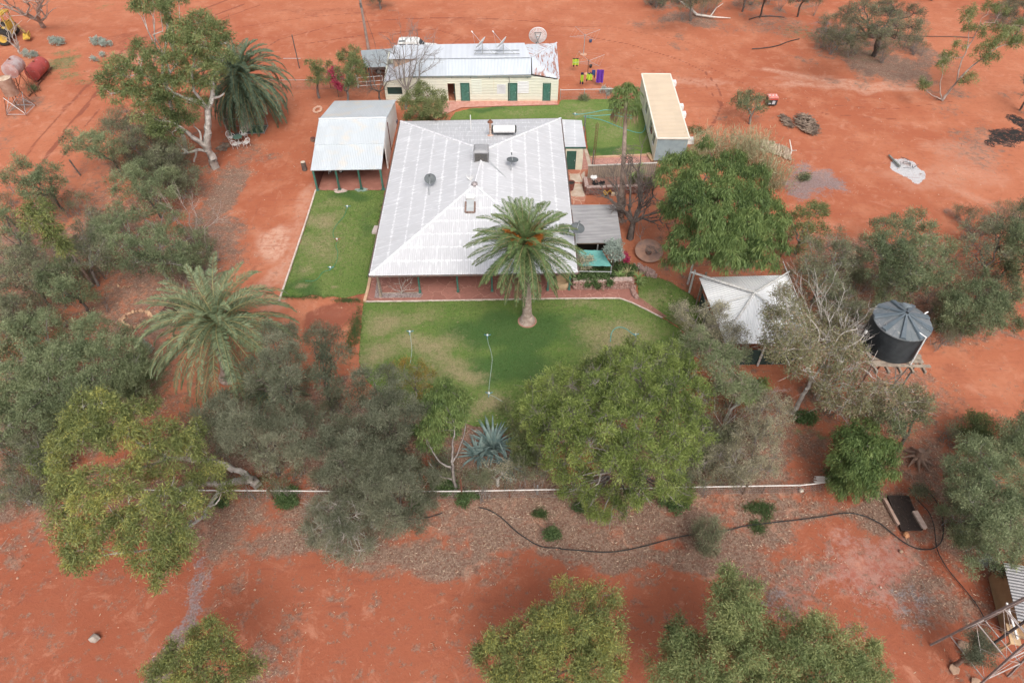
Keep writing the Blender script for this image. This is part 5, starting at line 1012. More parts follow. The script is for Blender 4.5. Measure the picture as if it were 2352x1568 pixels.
# ================================================================ WINDMILL TOWER
WC=Vector((22.95,11.75,0)); t=thing('windmill_tower',WC,'tall steel lattice windmill tower with crossed braces beside the grey shed','tower'); ZT=12.6; LG_=[Vector((-1.6,.75,0)),Vector((-.75,-1.6,0)),Vector((1.6,-.75,0)),Vector((.75,1.6,0))]
lp=lambda i,z: WC+LG_[i%4]*(1-z/ZT*.97)+Vector((0,0,z))
for i in range(4): k=MB(); k.bar(lp(i,0),lp(i,ZT-.2),.085); k.build('leg',M('tower_leg',(.27,.23,.215),(.20,.16,.145),5,.7),t)
lv=[1.6,3.6,5.5,7.3,8.9,10.3,11.4]; k=MB(); kk=MB()
for z in lv:
    for i in range(4): k.bar(lp(i,z),lp(i+1,z),.045)
for z0,z1 in zip([0.0]+lv[:-1],lv):
    for i in range(4):
        if z0>0: kk.tube([lp(i,z0),lp(i+1,z1)],.013,4); kk.tube([lp(i+1,z0),lp(i,z1)],.013,4)
TS=M('tower_steel',(.48,.43,.41),(.36,.30,.27),6,.7); k.build('girts',TS,t); kk.build('cross_braces',TS,t)
k=MB(); k.tube([WC,WC+Vector((0,0,ZT-.4))],.055,8); k.tube([WC+Vector((.12,0,0)),WC+Vector((.1,0,ZT-.4))],.02,5); k.build('pump_rod',M('pump_dark',(.06,.06,.065),rough=.5),t)
k=MB(); k.lathe([(.3,0),(.3,.25),(.16,.35),(.16,.9),(.1,.95)],WC,12); k.build('pump_head',RUST,t)
for px in(e3(0,0),):
    for uv in((2300-0,1),): pass
for i,px in enumerate(((2212,1484),(2190,1536),(2242,1567))): p=at(*px); k=MB(); k.stone(p+Vector((0,0,.06)),.34-.04*i,random.Random(i),.3); tag(k.build('rock_slab',M('tan_rock',(.40,.26,.18),(.30,.19,.13),3,.9),None,p),['tan rock slab inside the tower legs','tan rock slab before the tower','tan rock slab at the bottom edge under the tower'][i],'rock')
# ================================================================ SHED AT THE RIGHT EDGE
sA,sB,sC,sD=at(2302,1292,2.5),at(2370,1249,2.5),at(2445,1345,2.5),at(2352,1405,2.5)
sA=at(2305,1291,1.75); sD=at(2338,1424,1.7); ed=(sD-sA); pr=Vector((ed.y,-ed.x,0)); pr=-pr.normalized() if pr.x<0 else pr.normalized(); sB=sA+pr*4+Vector((0,0,.25)); sC=sD+pr*4+Vector((0,0,.25))
sh=thing('corrugated_shed',((sA+sC)/2).xy.to_3d(),'grey corrugated shed with tan wall at the right edge beside the windmill tower','shed')
b=MB(); b.slab([sA,sD,sC,sB],.05,sD-sA); b.build('roof',corr('roof_shed',(.37,.36,.37),(.28,.27,.275),.17,.8,bump=1,dark=.55,rough=.6,metal=.1),sh)
i_=.12; a,c=sA+pr*i_,sD+pr*i_; b=MB(); b.wall((a.x,a.y),(c.x,c.y),0,1.66,.1); c2=sC-pr*.3; a2=sB-pr*.3; b.wall((c.x,c.y),(c2.x,c2.y),0,1.66,.1,1.88); b.wall((c2.x,c2.y),(a2.x,a2.y),0,1.9,.1); b.wall((a2.x,a2.y),(a.x,a.y),0,1.88,.1,1.66); b.build('wall',TAN,sh)
k=MB(); e=(sD-sA).normalized(); m_=sA+e*2.2-pr*.25+Vector((0,0,-.15)); k.bar(m_,m_+e*1.8+pr*.1,.09); k.build('eave_pipe',WHITE,sh)
k=MB(); m2=sA+e*3.7-pr*.15; k.box((m2.x,m2.y,1.3),(.5,1.0,.09),math.atan2(e.y,e.x)-1.57); k.bar((m2.x-.15,m2.y-.3,0),(m2.x-.15,m2.y-.3,1.3),.09); k.build('bench_shelf',M('timber_new',(.55,.38,.22),(.40,.27,.16),4,.8),sh)
# ================================================================ GRATED PIT
q=[at(*zz(2740,1827,.28646)(*p)) for p in((1255,75),(1418,75),(1532,345),(1365,350))]; t=thing('grated_pit',(sum(q,Vector())/4),'dark steel mesh grate over a sunken pit with pale timber edges','pit')
k=MB(); n=26
for i in range(n+1): k.tube([q[0].lerp(q[1],i/n)+Vector((0,0,.12)),q[3].lerp(q[2],i/n)+Vector((0,0,.12))],.012,4)
for i in range(52): k.tube([q[0].lerp(q[3],i/51)+Vector((0,0,.13)),q[1].lerp(q[2],i/51)+Vector((0,0,.13))],.010,4)
for i in range(4): k.bar(q[i]+Vector((0,0,.12)),q[(i+1)%4]+Vector((0,0,.12)),.05)
k.build('grate',M('grate_steel',(.045,.028,.022),(.03,.02,.017),5,.8),t)
k=MB(); 
for i in range(4): a,c=q[i],q[(i+1)%4]; k.face([a+Vector((0,0,.06)),c+Vector((0,0,.06)),c+Vector((0,0,-.02)),a+Vector((0,0,-.02))])
k.face([p+Vector((0,0,.015)) for p in q]); k.build('pit_shade',M('pit_dark',(.022,.012,.010),(.035,.018,.014),3,.95),t)  # near-black sheet at ground level, the shade of the pit put into its colour
zz4=zz(2740,1827,.28646)
k=MB(); k.bar(at(*zz4(1470,195),.1),at(*zz4(1550,330),.1),.3); k.build('timber_edge',M('pale_timber',(.60,.45,.38),(.48,.34,.28),4,.9),t); k=MB(); k.bar(at(*zz4(1232,90),.08),at(*zz4(1345,300),.08),.17); k.build('timber_edge',M('pale_timber2',(.44,.30,.24),(.36,.24,.19),4,.9),t)
hose('black_hose','long black poly pipe snaking across the leaf litter in front of the fence',[(900,1183),(925,1190),(960,1192),(1000,1183),(1016,1177)],.04,.03,BLACK,'pipe')
hose('poly_pipe','black poly pipe curving from the tower past the grated pit',[zz(1000,1827,.28646)(*p) for p in((1700,160),(1780,180),(1880,240),(2000,350),(2100,420),(2160,455),(2240,480),(2350,485))]+[zz(1900,1827,.28646)(*p) for p in((440,492),(600,505),(750,517),(900,510),(1100,470),(1300,415),(1450,383),(1600,365),(1760,345),(1900,310),(2050,290),(2352,257))]+[zz4(*p) for p in((560,255),(720,235),(880,208),(980,207),(1090,235),(1200,290),(1300,370),(1400,445),(1500,490),(1580,497),(1640,480),(1690,430),(1705,350),(1695,230),(1670,150),(1620,70),(1560,0))],.045,.034,BLACK,'pipe',6)
hose('poly_pipe','black poly pipe running from the pit down to the windmill tower',[zz4(*p) for p in((1430,0),(1500,100),(1590,200),(1630,310),(1645,430),(1665,520),(1740,650),(1880,820),(1960,920),(2020,1020),(2045,1090))],.05,.028,BLACK,'pipe',6)
hose('poly_pipe','black pipe lying on red soil toward the bare scrub at the top',[q3(*p) for p in((1540,393),(1640,385),(1740,368),(1830,335),(1920,312))],.05,.05,BLACK,'pipe'); hose('poly_pipe','black pipe arcing past the grey scrub at the top',[q3(*p) for p in((1515,157),(1580,138),(1660,130),(1740,133),(1800,140))],.05,.05,BLACK,'pipe')
hose('poly_pipe','straight grey pipe across the yard to the leaning gum',[zz(2740,0,.28646)(*p) for p in((1300,285),(1450,288),(1600,293),(1800,295),(1950,305))],.06,.05,M('pipe_brown',(.16,.085,.065)),'pipe')
# ================================================================ HOSES AND SPRINKLERS
HT=M('teal_hose',(.10,.36,.33),rough=.5); HG=M('green_hose',(.05,.22,.10),rough=.5); HW=M('pale_hose',(.36,.44,.38),(.3,.38,.32),8,.6)
def sprinkler(u,v,label,mat=M('sprinkler_blue',(.10,.28,.36),rough=.4),grp=None):
    p=at(u,v,.04); t=thing('lawn_sprinkler',p,label,'sprinkler',grp); k=MB()
    for j in range(3): a=j*2.094+.5; k.tube([p+Vector((0,0,.06)),p+Vector((.28*math.cos(a),.28*math.sin(a),.03))],.028,5)
    k.build('arms',mat,t); k=MB(); k.lathe([(.05,0),(.05,.14),(.08,.16),(.02,.2)],p,8); k.build('head',WHITE,t)
hose('garden_hose','pale hose on the front lawn, the shorter one near the left side',[zz(1000,1200,.28646)(*p) for p in((1150,105),(1158,170),(1164,235),(1158,300),(1152,345))],.05,.019,HW); sprinkler(*qr2(1148,1382),'blue three armed sprinkler ending the shorter hose on the front lawn')
hose('garden_hose','long pale hose down the middle of the front lawn between two sprinklers',[zz(1000,1200,.28646)(*p) for p in((1770,135),(1776,180),(1795,240),(1808,310),(1802,380),(1792,460),(1784,530),(1781,590))],.05,.019,HW); sprinkler(*qr2(1770,1412),'blue sprinkler at the upper end of the long front hose'); sprinkler(*zz(1000,1200,.28646)(1782,593),'blue sprinkler at the lower end of the long front hose')
hose('garden_hose','short pale hose leaving the lower sprinkler under the lime tree',[zz(1000,1200,.28646)(*p) for p in((1785,595),(1830,615),(1870,640),(1900,655))],.05,.019,HW)
hose('garden_hose','arched green hose on the dry front lawn patch by the lime tree',[qr3(*p) for p in((832,1455),(840,1390),(870,1350),(915,1340),(960,1355),(1005,1390),(1035,1408))],.05,.03,HT); sprinkler(*qr3(1035,1405),'teal sprinkler at the end of the arched hose')
hose('garden_hose','green hose winding down the left lawn',[qr2(*p) for p in((645,380),(620,450),(560,520),(532,580),(545,630),(565,650),(555,690),(570,740),(560,810),(530,860),(505,880),(450,900),(410,950),(370,970),(310,968))],.05,.028,HG)
sprinkler(*qr2(648,378),'blue sprinkler at the top of the left lawn'); sprinkler(*qr2(565,642),'red sprinkler midway along the winding hose',M('sprinkler_red',(.40,.05,.05),rough=.4)); sprinkler(*qr2(512,868),'blue sprinkler low on the winding hose of the left lawn')
for i,pl in enumerate(([(120,920),(200,912),(300,895),(360,883),(435,887),(470,905),(580,930)],[(190,932),(280,930),(400,922),(450,928),(580,952)],[(190,938),(260,948),(340,965),(430,1000),(520,1035),(600,1060),(650,1065),(675,1045),(685,1010),(690,965)])):
    hose('garden_hose',['teal hose across the top of the rear lawn','middle teal hose of the rear lawn','lowest teal hose looping across the rear lawn to the cabin'][i],[q3(*p) for p in pl],.06,.035,HT)
sprinkler(*q3(435,887),'teal sprinkler on the topmost rear lawn hose'); sprinkler(*q3(120,920),'teal sprinkler at the left end of the topmost rear lawn hose')
# ================================================================ FENCES
def rail_fence(label,rail,hz,mat,posts,mesh=True,r=.035,lean=.0,bot=.02,name='mesh_fence',pr=.05,pm=RUST,th=1.0,cell=.28):
    P=[at(u,v,hz) for u,v in rail]; t=thing(name,(P[0].x,P[0].y,0),label,'fence'); k=MB(); k.tube(P,r,6); k.build('top_rail',mat,t)
    if mesh:
        sg=[]
        for a,c in zip(P[:-1],P[1:]):
            L=(c-a).length; n=max(1,int(L/(cell*.5)))
            for i in range(n):
                p=a+(c-a)*i/n; q=a+(c-a)*(i+2)/n; p0=np.array((p.x,p.y,bot)); q0=np.array((q.x,q.y,bot)); p1=np.array((p.x,p.y,hz)); q1=np.array((q.x,q.y,hz)); m=4
                sg.append((p0,q1,.0055,.0055)); sg.append((p1,q0,.0055,.0055))
            for z in(bot,hz*.33,hz*.66): sg.append((np.array((a.x,a.y,z)),np.array((c.x,c.y,z)),.006,.006))
        sticks_mesh('wire_mesh',sg,M('fence_wire',(.30,.28,.27),(.22,.17,.15),4,.6),t,3)
    for (u,v,h,m) in posts: p=at(u,v); k=MB(); k.tube([p,p+Vector((lean,.03,h))],pr,6); k.build('fence_post',m or pm,t)
    return t
za=zz(0,1200,.28646); zb_=zz(1000,1200,.28646); zc_=zz(1900,1200,.28646); zd_=zz(2740,1200,.28646)
rail_fence('front boundary fence with white pipe rail over wire mesh',[(330,1124.5),za(1750,1364),zb_(0,1366),zb_(870,1374),zb_(1570,1370),zb_(2350,1356),zc_(800,1352),zc_(1570,1336),zc_(2350,1323),zd_(540,1325),zd_(660,1313),zd_(760,1300)],.85,M('white_pipe',(.66,.63,.60),(.54,.50,.47),3,.6),
   [(*za(2190,1430),1.25,None),(*zb_(45,1435),1.1,None),(*zb_(1570,1432),2.1,None),(*zb_(1948,1420),.85,None),(*zc_(430,1395),1.0,None),(*zc_(245,1395),.95,GALV),(*zc_(1900,1395),1.5,BARK['brown']),(*zc_(2050,1385),.9,BARK['brown']),(*zd_(100,1395),1.1,BARK['brown']),(*zd_(880,1355),.9,BARK['brown']),(430,1142,.9,None)],r=.04)
rail_fence('rear mesh fence at the edge of the rear lawn toward the clothes line',[e2(1368,1017),e2(1830,1008),e2(2110,1000),(1470,203)],1.15,GALV,[(1286.5,228.8,1.2,GALV),(1341,228.5,1.2,GALV),(1392,227.5,1.2,GALV)],r=.03,pr=.035)
rail_fence('wire fence left of the quarters behind the bushes',[(612,184),(690,184),(745,183),(823,182)],1.1,GALV,[(650,202,1.2,None),(760,202,1.2,None)],r=.025,pr=.04,name='wire_fence')
rail_fence('wire fence running left from the bougainvillea past the date palm',[q2(-80,470),q2(0,470),q2(60,470)],1.1,GALV,[(688,157,3.8,BARK['dark'])],r=.03,pr=.06,name='wire_fence',mesh=False)
rail_fence('sagging wire fence at the lower left in the grey scrub',[za(0,985),za(60,1050),za(190,1130),za(330,1230),za(450,1325),za(470,1340)],.9,M('fence_wire',(.30,.28,.27)),[(*za(90,1120),1.0,None),(*za(460,1345),1.0,None)],r=.02,name='wire_fence')
for i,(u,v,h,lab) in enumerate(((185,403,1.6,'dark leaning fence post beside the left scrub'),(40,523,1.2,'short dark post in the left scrub'))): p=at(u,v); k=MB(); k.tube([p,p+Vector((-.35,.1,h))],.07,6); tag(k.build('timber_post',BARK['dark'],None,p),lab,'post')
gt=at(822,200); t=thing('steel_gate',gt,'pale tubular gate left of the quarters below the skillion shelter','gate'); a,c=at(*q2(527,705)),at(*q2(722,690)); k=MB()
for z in(.2,.65,1.15): k.tube([a+Vector((0,0,z)),c+Vector((0,0,z))],.03,6)
for f in(0,.33,.66,1): p=a.lerp(c,f); k.tube([p,p+Vector((0,0,1.2))],.03,6)
k.build('gate_frame',WSTEEL,t); k=MB(); k.tube([a+Vector((-.1,0,0)),a+Vector((-.1,0,1.5))],.06,8); k.build('gate_post',WSTEEL,t)
k=MB(); rn=random.Random(9)
for j in range(9): a=at(*zd_(675+rn.uniform(-10,20),1300-j*6),.2+.035*j); c=at(*zd_(890,1305-j*6+rn.uniform(-3,3)),.2+.035*j); k.tube([a,c],.022,5)
tag(k.build('pipe_bundle',M('white_pipe',(.66,.63,.60)),None,at(*zd_(780,1290))),'bundle of thin pale pipes at the right end of the front fence','pipes')
# power pole, with insulators and wire
pb=at(*q2(603,398)); pt_=at_y(*q2(523,-60),pb.y); t=thing('power_pole',pb,'tall grey timber power pole behind the skillion shelter','power pole'); k=MB(); k.tube([pb,(pb.x-.1,pb.y,pt_.z)],[.18,.12],10); k.build('pole',M('pole_timber',(.30,.24,.21),(.22,.17,.145),2,.9),t)
k=MB(); zq=at_y(*q2(535,40),pb.y).z; k.box((pb.x-.1,pb.y-.14,zq),(.22,.12,.5)); k.box((pb.x-.1,pb.y-.05,zq+1.1),(1.8,.12,.12)); k.build('fuse_box',M('fuse_grey',(.12,.12,.12)),t); k=MB(); k.tube([(pb.x,pb.y,zq),(pb.x+1.6,pb.y-4,zq-2.2),at(*q2(680,470),3.2)],.018,4); k.build('service_wire',BLACK,t)
# ================================================================ CLOTHES LINE
for i,(b0,t0,lab) in enumerate(((e2(1745,448),e2(1775,120),'empty rotary clothes hoist behind the other on a round concrete foot'),(e2(1812,760),e2(1828,530),'rotary clothes hoist hung with washing'))):
    p=at(*b0); tp=at_y(*t0,p.y); t=thing('clothes_hoist',p,lab,'clothes line'); zt_=min(tp.z,2.6) if i else max(1.9,min(tp.z,2.4)); k=MB(); k.tube([p,(p.x,p.y,zt_)],.05,8); k.build('mast',GALV if i==0 else RUST,t)
    k=MB(); A=[Vector((2.1*math.cos(a+.5),2.1*math.sin(a+.5),.25)) for a in(0,1.571,3.142,4.712)]; c=Vector((p.x,p.y,zt_-.15))
    for a in A: k.tube([c,c+a],.018,5)
    k.build('arms',GALV,t); k=MB()
    for f in(1,.75,.5):
        for j in range(4): k.tube([c+A[j]*f,c+A[(j+1)%4]*f],.006,3)
    k.build('lines',GALV,t); k=MB(); k.lathe([(.4,-.02),(.4,.04),(.3,.06)],p,16); k.build('footing',M('red_footing',(.62,.34,.22),rough=.9),t)
HV=M('hi_vis_yellow',(.42,.58,.05),(.36,.50,.05),6,.7); NV=M('navy_cloth',(.02,.03,.10),(.015,.02,.06),6,.8); PU=M('purple_cloth',(.12,.03,.32),(.09,.02,.24),6,.8); BC=M('black_cloth',(.02,.02,.02),rough=.9)
def garment(label,box,yb,parts,name='shirt',cat='shirt'):
    """cloth hanging from the line: parts (x0,x1,h0,h1,mat) in metres about its middle"""
    u,v=box; c=at(u,v,1.15); t=thing(name,c-Vector((0,0,.5)),label,cat)
    for j,(x0,x1,h0,h1,mt,pn) in enumerate(parts):
        k=MB(); n=6; vs=[]
        for q in range(n+1):
            x=x0+(x1-x0)*q/n; w_=.05*math.sin(q*2.1+j); vs+=[c+Vector((x,w_,h1)),c+Vector((x*1.03,w_*1.6,h0)),c+Vector((x*1.03,w_*1.6+.035,h0)),c+Vector((x,w_+.035,h1))]
        k.poly(vs,[(4*i+a,4*i+(a+1)%4,4*i+4+(a+1)%4,4*i+4+a) for i in range(n) for a in range(4)]+[(0,1,2,3),(4*n+3,4*n+2,4*n+1,4*n)]); k.build(pn,mt,t)
garment('yellow work shirt with dark cuffs pegged alone at the left of the line',e2(1620,568),0,[(-.34,.34,-.35,.32,HV,'body'),(-.36,.36,.32,.40,BC,'yoke'),(-.26,-.12,-.58,-.35,BC,'sleeve'),(.10,.26,-.52,-.35,BC,'sleeve')])
garment('narrow yellow and navy work shirt beside the hoist mast',e2(1722,825),0,[(-.15,.15,-.45,.35,HV,'body'),(-.15,.15,.35,.6,NV,'yoke'),(-.20,-.08,-.7,-.3,NV,'sleeve'),(.04,.18,-.75,-.4,NV,'sleeve')])
garment('wide yellow work shirt with navy yoke hung below the blue one',e2(1842,810),0,[(-.32,.30,-.35,.35,HV,'body'),(-.2,.33,.30,.48,NV,'yoke'),(-.34,-.22,-.5,-.2,BC,'sleeve'),(.20,.32,-.45,-.2,BC,'sleeve')])
garment('small navy and blue shirt on the line',e2(1908,740),0,[(-.2,.18,-.3,.3,M('blue_cloth',(.04,.09,.28),rough=.8),'body'),(-.2,-.1,-.6,-.3,NV,'sleeve'),(.06,.18,-.6,-.3,NV,'sleeve')])
garment('long purple towel folded over the line',e2(2010,795),0,[(-.38,.38,-.75,.7,PU,'fold')],'towel','towel')
for i,(px,l) in enumerate(((e2(1858,250),'small blue tub on the ground beside the empty hoist'),(e2(1860,655),'small black bucket on the red ground by the washing'))):
    p=at(*px); k=MB(); k.lathe([(.14,0),(.19,.28),(.17,.28),(.12,.03)],p,14,cap=True); tag(k.build('bucket',M('blue_plastic',(.06,.10,.2),rough=.5) if i==0 else BLACK,None,p),l,'bucket')
# ================================================================ VEHICLES
def wheel(t,c,r,w_,ax=(0,1,0),rim=M('wheel_rim',(.45,.45,.45),rough=.4)):
    c=Vector(c); a=Vector(ax); k=MB(); k.lathe([(r*.58,-w_/2),(r*.9,-w_/2),(r,-w_*.35),(r,w_*.35),(r*.9,w_/2),(r*.58,w_/2)],c,20,a,cap=False)
    for j in range(20): d=a.orthogonal().normalized(); import mathutils; d.rotate(mathutils.Quaternion(a,j*2*math.pi/20)); k.box(c+d*r*.99,(r*.10,r*.1,r*.1)) if r>.5 else None
    ty=k.build('wheel',M('tyre',(.02,.02,.02),(.035,.03,.028),5,.9),t); k=MB(); k.lathe([(.02,-w_*.3),(r*.3,-w_*.32),(r*.6,-w_*.45),(r*.6,w_*.45),(r*.3,w_*.32),(.02,w_*.3)],c,16,a); k.build('rim',rim,ty)
YU=at(948,100,1.9).y+.1; x0=at(908,100,1.9).x; 
def four_wd(label,x,y,L=4.8):
    t=thing('four_wheel_drive',(x+L/2,y,0),label,'car'); CP=M('car_white',(.74,.75,.74),(.66,.66,.64),3,.35); s=.9
    def sect(xs): # (x, z0, z1, halfwidth) box hull
        k=MB(); vs=[]
        for (xx,z0,z1,hw,ht) in xs: vs+=[(x+xx,y-hw,z0),(x+xx,y+hw,z0),(x+xx,y+ht,z1),(x+xx,y-ht,z1)]
        n=len(xs); k.poly(vs,[(4*i+a,4*i+(a+1)%4,4*i+4+(a+1)%4,4*i+4+a) for i in range(n-1) for a in range(4)]+[(0,1,2,3),(4*n-1,4*n-2,4*n-3,4*n-4)]); return k
    sect([(0,.5,.95,.88,.88),(.1,.45,1.1,.92,.9),(2.9,.45,1.12,.92,.9),(3.2,.45,1.15,.92,.86),(4.5,.5,1.08,.9,.78),(L,.55,.8,.85,.72)]).build('body',CP,t)
    sect([(.08,1.1,1.12,.86,.86),(.2,1.1,1.75,.86,.74),(.5,1.1,1.86,.86,.72),(2.3,1.1,1.88,.86,.72),(2.6,1.1,1.8,.86,.70),(3.15,1.1,1.16,.86,.78)]).build('cabin',CP,t)
    GL=M('car_glass',(.03,.035,.04),rough=.08)
    for sd in(-1,1):
        for a,c in((.35,1.2),(1.3,2.0),(2.1,2.65)): k=MB(); k.poly([(x+a,y+sd*.855,1.2),(x+c,y+sd*.855,1.2),(x+c-.05,y+sd*.78,1.68),(x+a+.05,y+sd*.78,1.68)],[(0,1,2,3)]); k.build('side_window',GL,t)
    k=MB(); k.poly([(x+2.66,y-.68,1.75),(x+2.66,y+.68,1.75),(x+3.16,y+.76,1.22),(x+3.16,y-.76,1.22)],[(0,1,2,3)]); k.build('windscreen',GL,t); k=MB(); k.poly([(x+.07,y-.7,1.25),(x+.07,y+.7,1.25),(x+.17,y+.65,1.65),(x+.17,y-.65,1.65)],[(0,1,2,3)]); k.build('rear_window',GL,t)
    for xx in(.85,3.85):
        for sd in(-1,1): wheel(t,(x+xx,y+sd*.8,.38),.38,.24)
    k=MB(); k.bar((x+4.55,y-.75,.95),(x+4.55,y+.75,.95),.07); k.bar((x+4.85,y-.8,.6),(x+4.85,y+.8,.6),.16)
    for yy in(-.5,0,.5): k.bar((x+4.82,y+yy,.6),(x+4.7,y+yy,1.15),.05)
    k.bar((x+4.72,y-.6,1.13),(x+4.72,y+.6,1.13),.05); k.build('bull_bar',M('bar_grey',(.25,.25,.25),rough=.5),t)
    for sd in(-1,1): k=MB(); k.lathe([(.11,0),(.1,.05)],(x+L-.03,y+sd*.62,.78),12,(1,0,0)); k.build('headlight',M('lamp_glass',(.6,.6,.55),rough=.2),t)
    k=MB(); k.tube([(x+4.4,y-.7,1.1),(x+4.35,y-.7,2.4)],.02,4); k.build('aerial',BLACK,t); k=MB(); k.bar((x+.35,y-.62,1.93),(x+1.1,y-.55,1.95),.13); k.build('roof_tube',M('roof_tube_grey',(.16,.19,.20),rough=.6),t)
four_wd('white four wheel drive parked behind the quarters',x0,YU+1.0)
# yellow and white wheel tractor with backhoe at the top left
LX=at(26,96); t=thing('backhoe_loader',LX,'worn yellow backhoe loader with white bonnet parked at the upper left','tractor'); YL=M('machine_yellow',(.56,.36,.05),(.42,.27,.05),3,.6,c3=(.30,.17,.06)); mx,my=LX.x-1.2,LX.y+1.2
def B2(name,c,size,mt,rz=0,rx=0,par=None): k=MB(); k.box((mx+c[0],my+c[1],c[2]),size,rz,rx); return k.build(name,mt,par or t)
B2('chassis',(0,0,.85),(2.6,.9,.5),YL); B2('engine_bonnet',(-1.3,-.1,1.5),(1.9,1.1,.5),WHITE); B2('cab_floor',(.55,0,1.15),(1.3,1.4,.2),YL); B2('fender',(.5,-.95,1.55),(1.3,.45,.12),YL); B2('fender',(.5,.95,1.55),(1.3,.45,.12),YL); B2('seat',(.5,0,1.55),(.5,.5,.5),M('seat_black',(.03,.03,.03)))
k=MB(); k.box((mx+.55,my,2.95),(1.7,1.7,.12)); k.box((mx+.55,my,3.03),(1.2,1.2,.08)); k.build('cab_roof',YL,t)
k=MB()
for sx in(-.2,1.3):
    for sy in(-.75,.75): k.bar((mx+sx,my+sy,1.2),(mx+sx,my+sy,2.9),.1)
k.bar((mx+1.3,my-.75,2.1),(mx+1.3,my+.75,2.1),.08); k.build('cab_frame',YL,t); k=MB(); k.box((mx+1.3,my,1.6),(.08,1.5,.7)); k.build('rear_panel',YL,t)
for sx,sy,r_,w_ in((.6,-1.0,.82,.5),(.6,1.0,.82,.5),(-1.7,-.85,.55,.35),(-1.7,.85,.55,.35)): wheel(t,(mx+sx,my+sy,r_),r_,w_,rim=YL)
k=MB(); k.bar((mx+1.4,my,.9),(mx+2.3,my-.3,1.7),.25); k.bar((mx+2.3,my-.3,1.7),(mx+3.0,my-.6,.8),.2); k.build('boom',M('rusty_boom',(.16,.08,.05),(.3,.2,.06),3,.7),t)
k=MB(); k.box((mx+3.1,my-.75,.5),(.8,1.0,.08),.3,.3); k.box((mx+3.4,my-.65,.65),(.08,1.0,.5),.3)
for j in range(5): k.box((mx+2.95+j*.16,my-1.3+j*.03,.35),(.08,.35,.05),.3)
k.build('bucket',YL,t); wh=at(14,104); wheel(t,(wh.x,wh.y,.85),.85,.5,(.35,-.9,0),rim=YL)
# fuel tanks on stands
def htank(label,a,c,r,mat,stand,legs_to=0,name='fuel_tank'):
    t=thing(name,((a.x+c.x)/2,(a.y+c.y)/2,0),label,'tank'); ax_=(c-a).normalized(); L=(c-a).length; k=MB(); k.lathe([(.02,-.12),(r*.6,-.09),(r,0),(r,L*.3),(r+.02,L*.31),(r,L*.33),(r,L*.66),(r+.02,L*.67),(r,L*.7),(r,L),(r*.6,L+.09),(.02,L+.12)],a,24,ax_); k.build('barrel',mat,t,smooth=False)
    k=MB(); m=(a+c)/2; k.lathe([(.12,0),(.12,.12),(.02,.13)],(m.x,m.y,m.z+r-.02),10); k.build('filler_cap',RUST,t)
    sd=Vector((-ax_.y,ax_.x,0))
    for f in(.18,.82):
        for s_ in(-1,1): p=a.lerp(c,f)+sd*s_*r*.75; k=MB(); k.tube([(p.x+sd.x*s_*.25*stand,p.y+sd.y*s_*.25*stand,0),(p.x,p.y,p.z-r*.55)],.05,5); k.build('leg',RUST,t)
    k=MB()
    if stand>1.2:
        for s_ in(-1,1): p=a.lerp(c,.18)+sd*s_*r*.9; q=a.lerp(c,.82)+sd*s_*r*.9; k.tube([(p.x,p.y,.3),(q.x,q.y,p.z-r*.6)],.03,4); k.tube([(q.x,q.y,.3),(p.x,p.y,p.z-r*.6)],.03,4); k.tube([(p.x,p.y,.9),(q.x,q.y,.9)],.03,4)
        p=a.lerp(c,.18)+sd*r*.9; q=a.lerp(c,.18)-sd*r*.9; k.tube([(p.x,p.y,.3),(q.x,q.y,p.z-r*.6)],.03,4)
    else: p=a.lerp(c,.5); k.box((p.x,p.y,.12),(.3,L,.24),math.atan2(ax_.y,ax_.x)-1.57)
    k.build('cradle',RUST,t)
a=at(*e5(125,910),3.0); c=at(*e5(225,800),3.0); htank('pale rust streaked tank lying on a tall steel stand',a,a+(c-a).normalized()*1.9,.80,M('tank_pink',(.40,.33,.33),(.34,.17,.15),1.2,.7,c3=(.50,.48,.49)),2)
a=at(*e5(412,945),.95); c=at(*e5(520,830),.95); htank('red oil tank lying on low cradles beside the track',a,a+(c-a).normalized()*2.6,.78,M('tank_red',(.36,.06,.05),(.28,.05,.045),1.0,.55,c3=(.34,.24,.25)),.4)
c=at(*e5(40,1000),3.6); t=thing('header_tank',(c.x,c.y-1,0),'upright rusty tank with open pale top on a braced stand at the left edge','tank'); cx,cy=c.x,c.y; k=MB(); k.lathe([(.7,0),(.7,1.7),(.66,1.7),(.66,1.5)],(cx,cy,1.9),20,cap=False); k.build('barrel',M('rust_tank',(.33,.22,.17),(.24,.13,.09),1.5,.8),t); k=MB(); k.lathe([(.68,0),(.05,.06)],(cx,cy,3.55),20); k.build('lid',M('pale_lid',(.56,.46,.36),(.44,.30,.2),4,.8),t)
for s_ in((-.8,-.8),(.8,-.8),(.8,.8),(-.8,.8)): k=MB(); k.tube([(cx+s_[0]*1.3,cy+s_[1]*1.3,0),(cx+s_[0]*.7,cy+s_[1]*.7,1.9)],.04,5); k.build('leg',RUST,t)
k=MB()
for i,(p,q) in enumerate((((-1,-1),(1,-1)),((1,-1),(1,1)),((1,1),(-1,1)),((-1,1),(-1,-1)))): k.tube([(cx+p[0],cy+p[1],.2),(cx+q[0]*.65,cy+q[1]*.65,1.8)],.025,4); k.tube([(cx+q[0],cy+q[1],.2),(cx+p[0]*.65,cy+p[1]*.65,1.8)],.025,4); k.tube([(cx+p[0],cy+p[1],.15),(cx+q[0],cy+q[1],.15)],.03,4)
k.build('bracing',GALV,t)
a,c=at(*e5(665,870)),at(*e5(370,1240)); k=MB(); k.bar(a+Vector((0,0,.08)),c+Vector((0,0,.08)),.12); tag(k.build('steel_beam',RUST,None,(a+c)/2),'rusty beam lying along the track beside the tanks','beam')
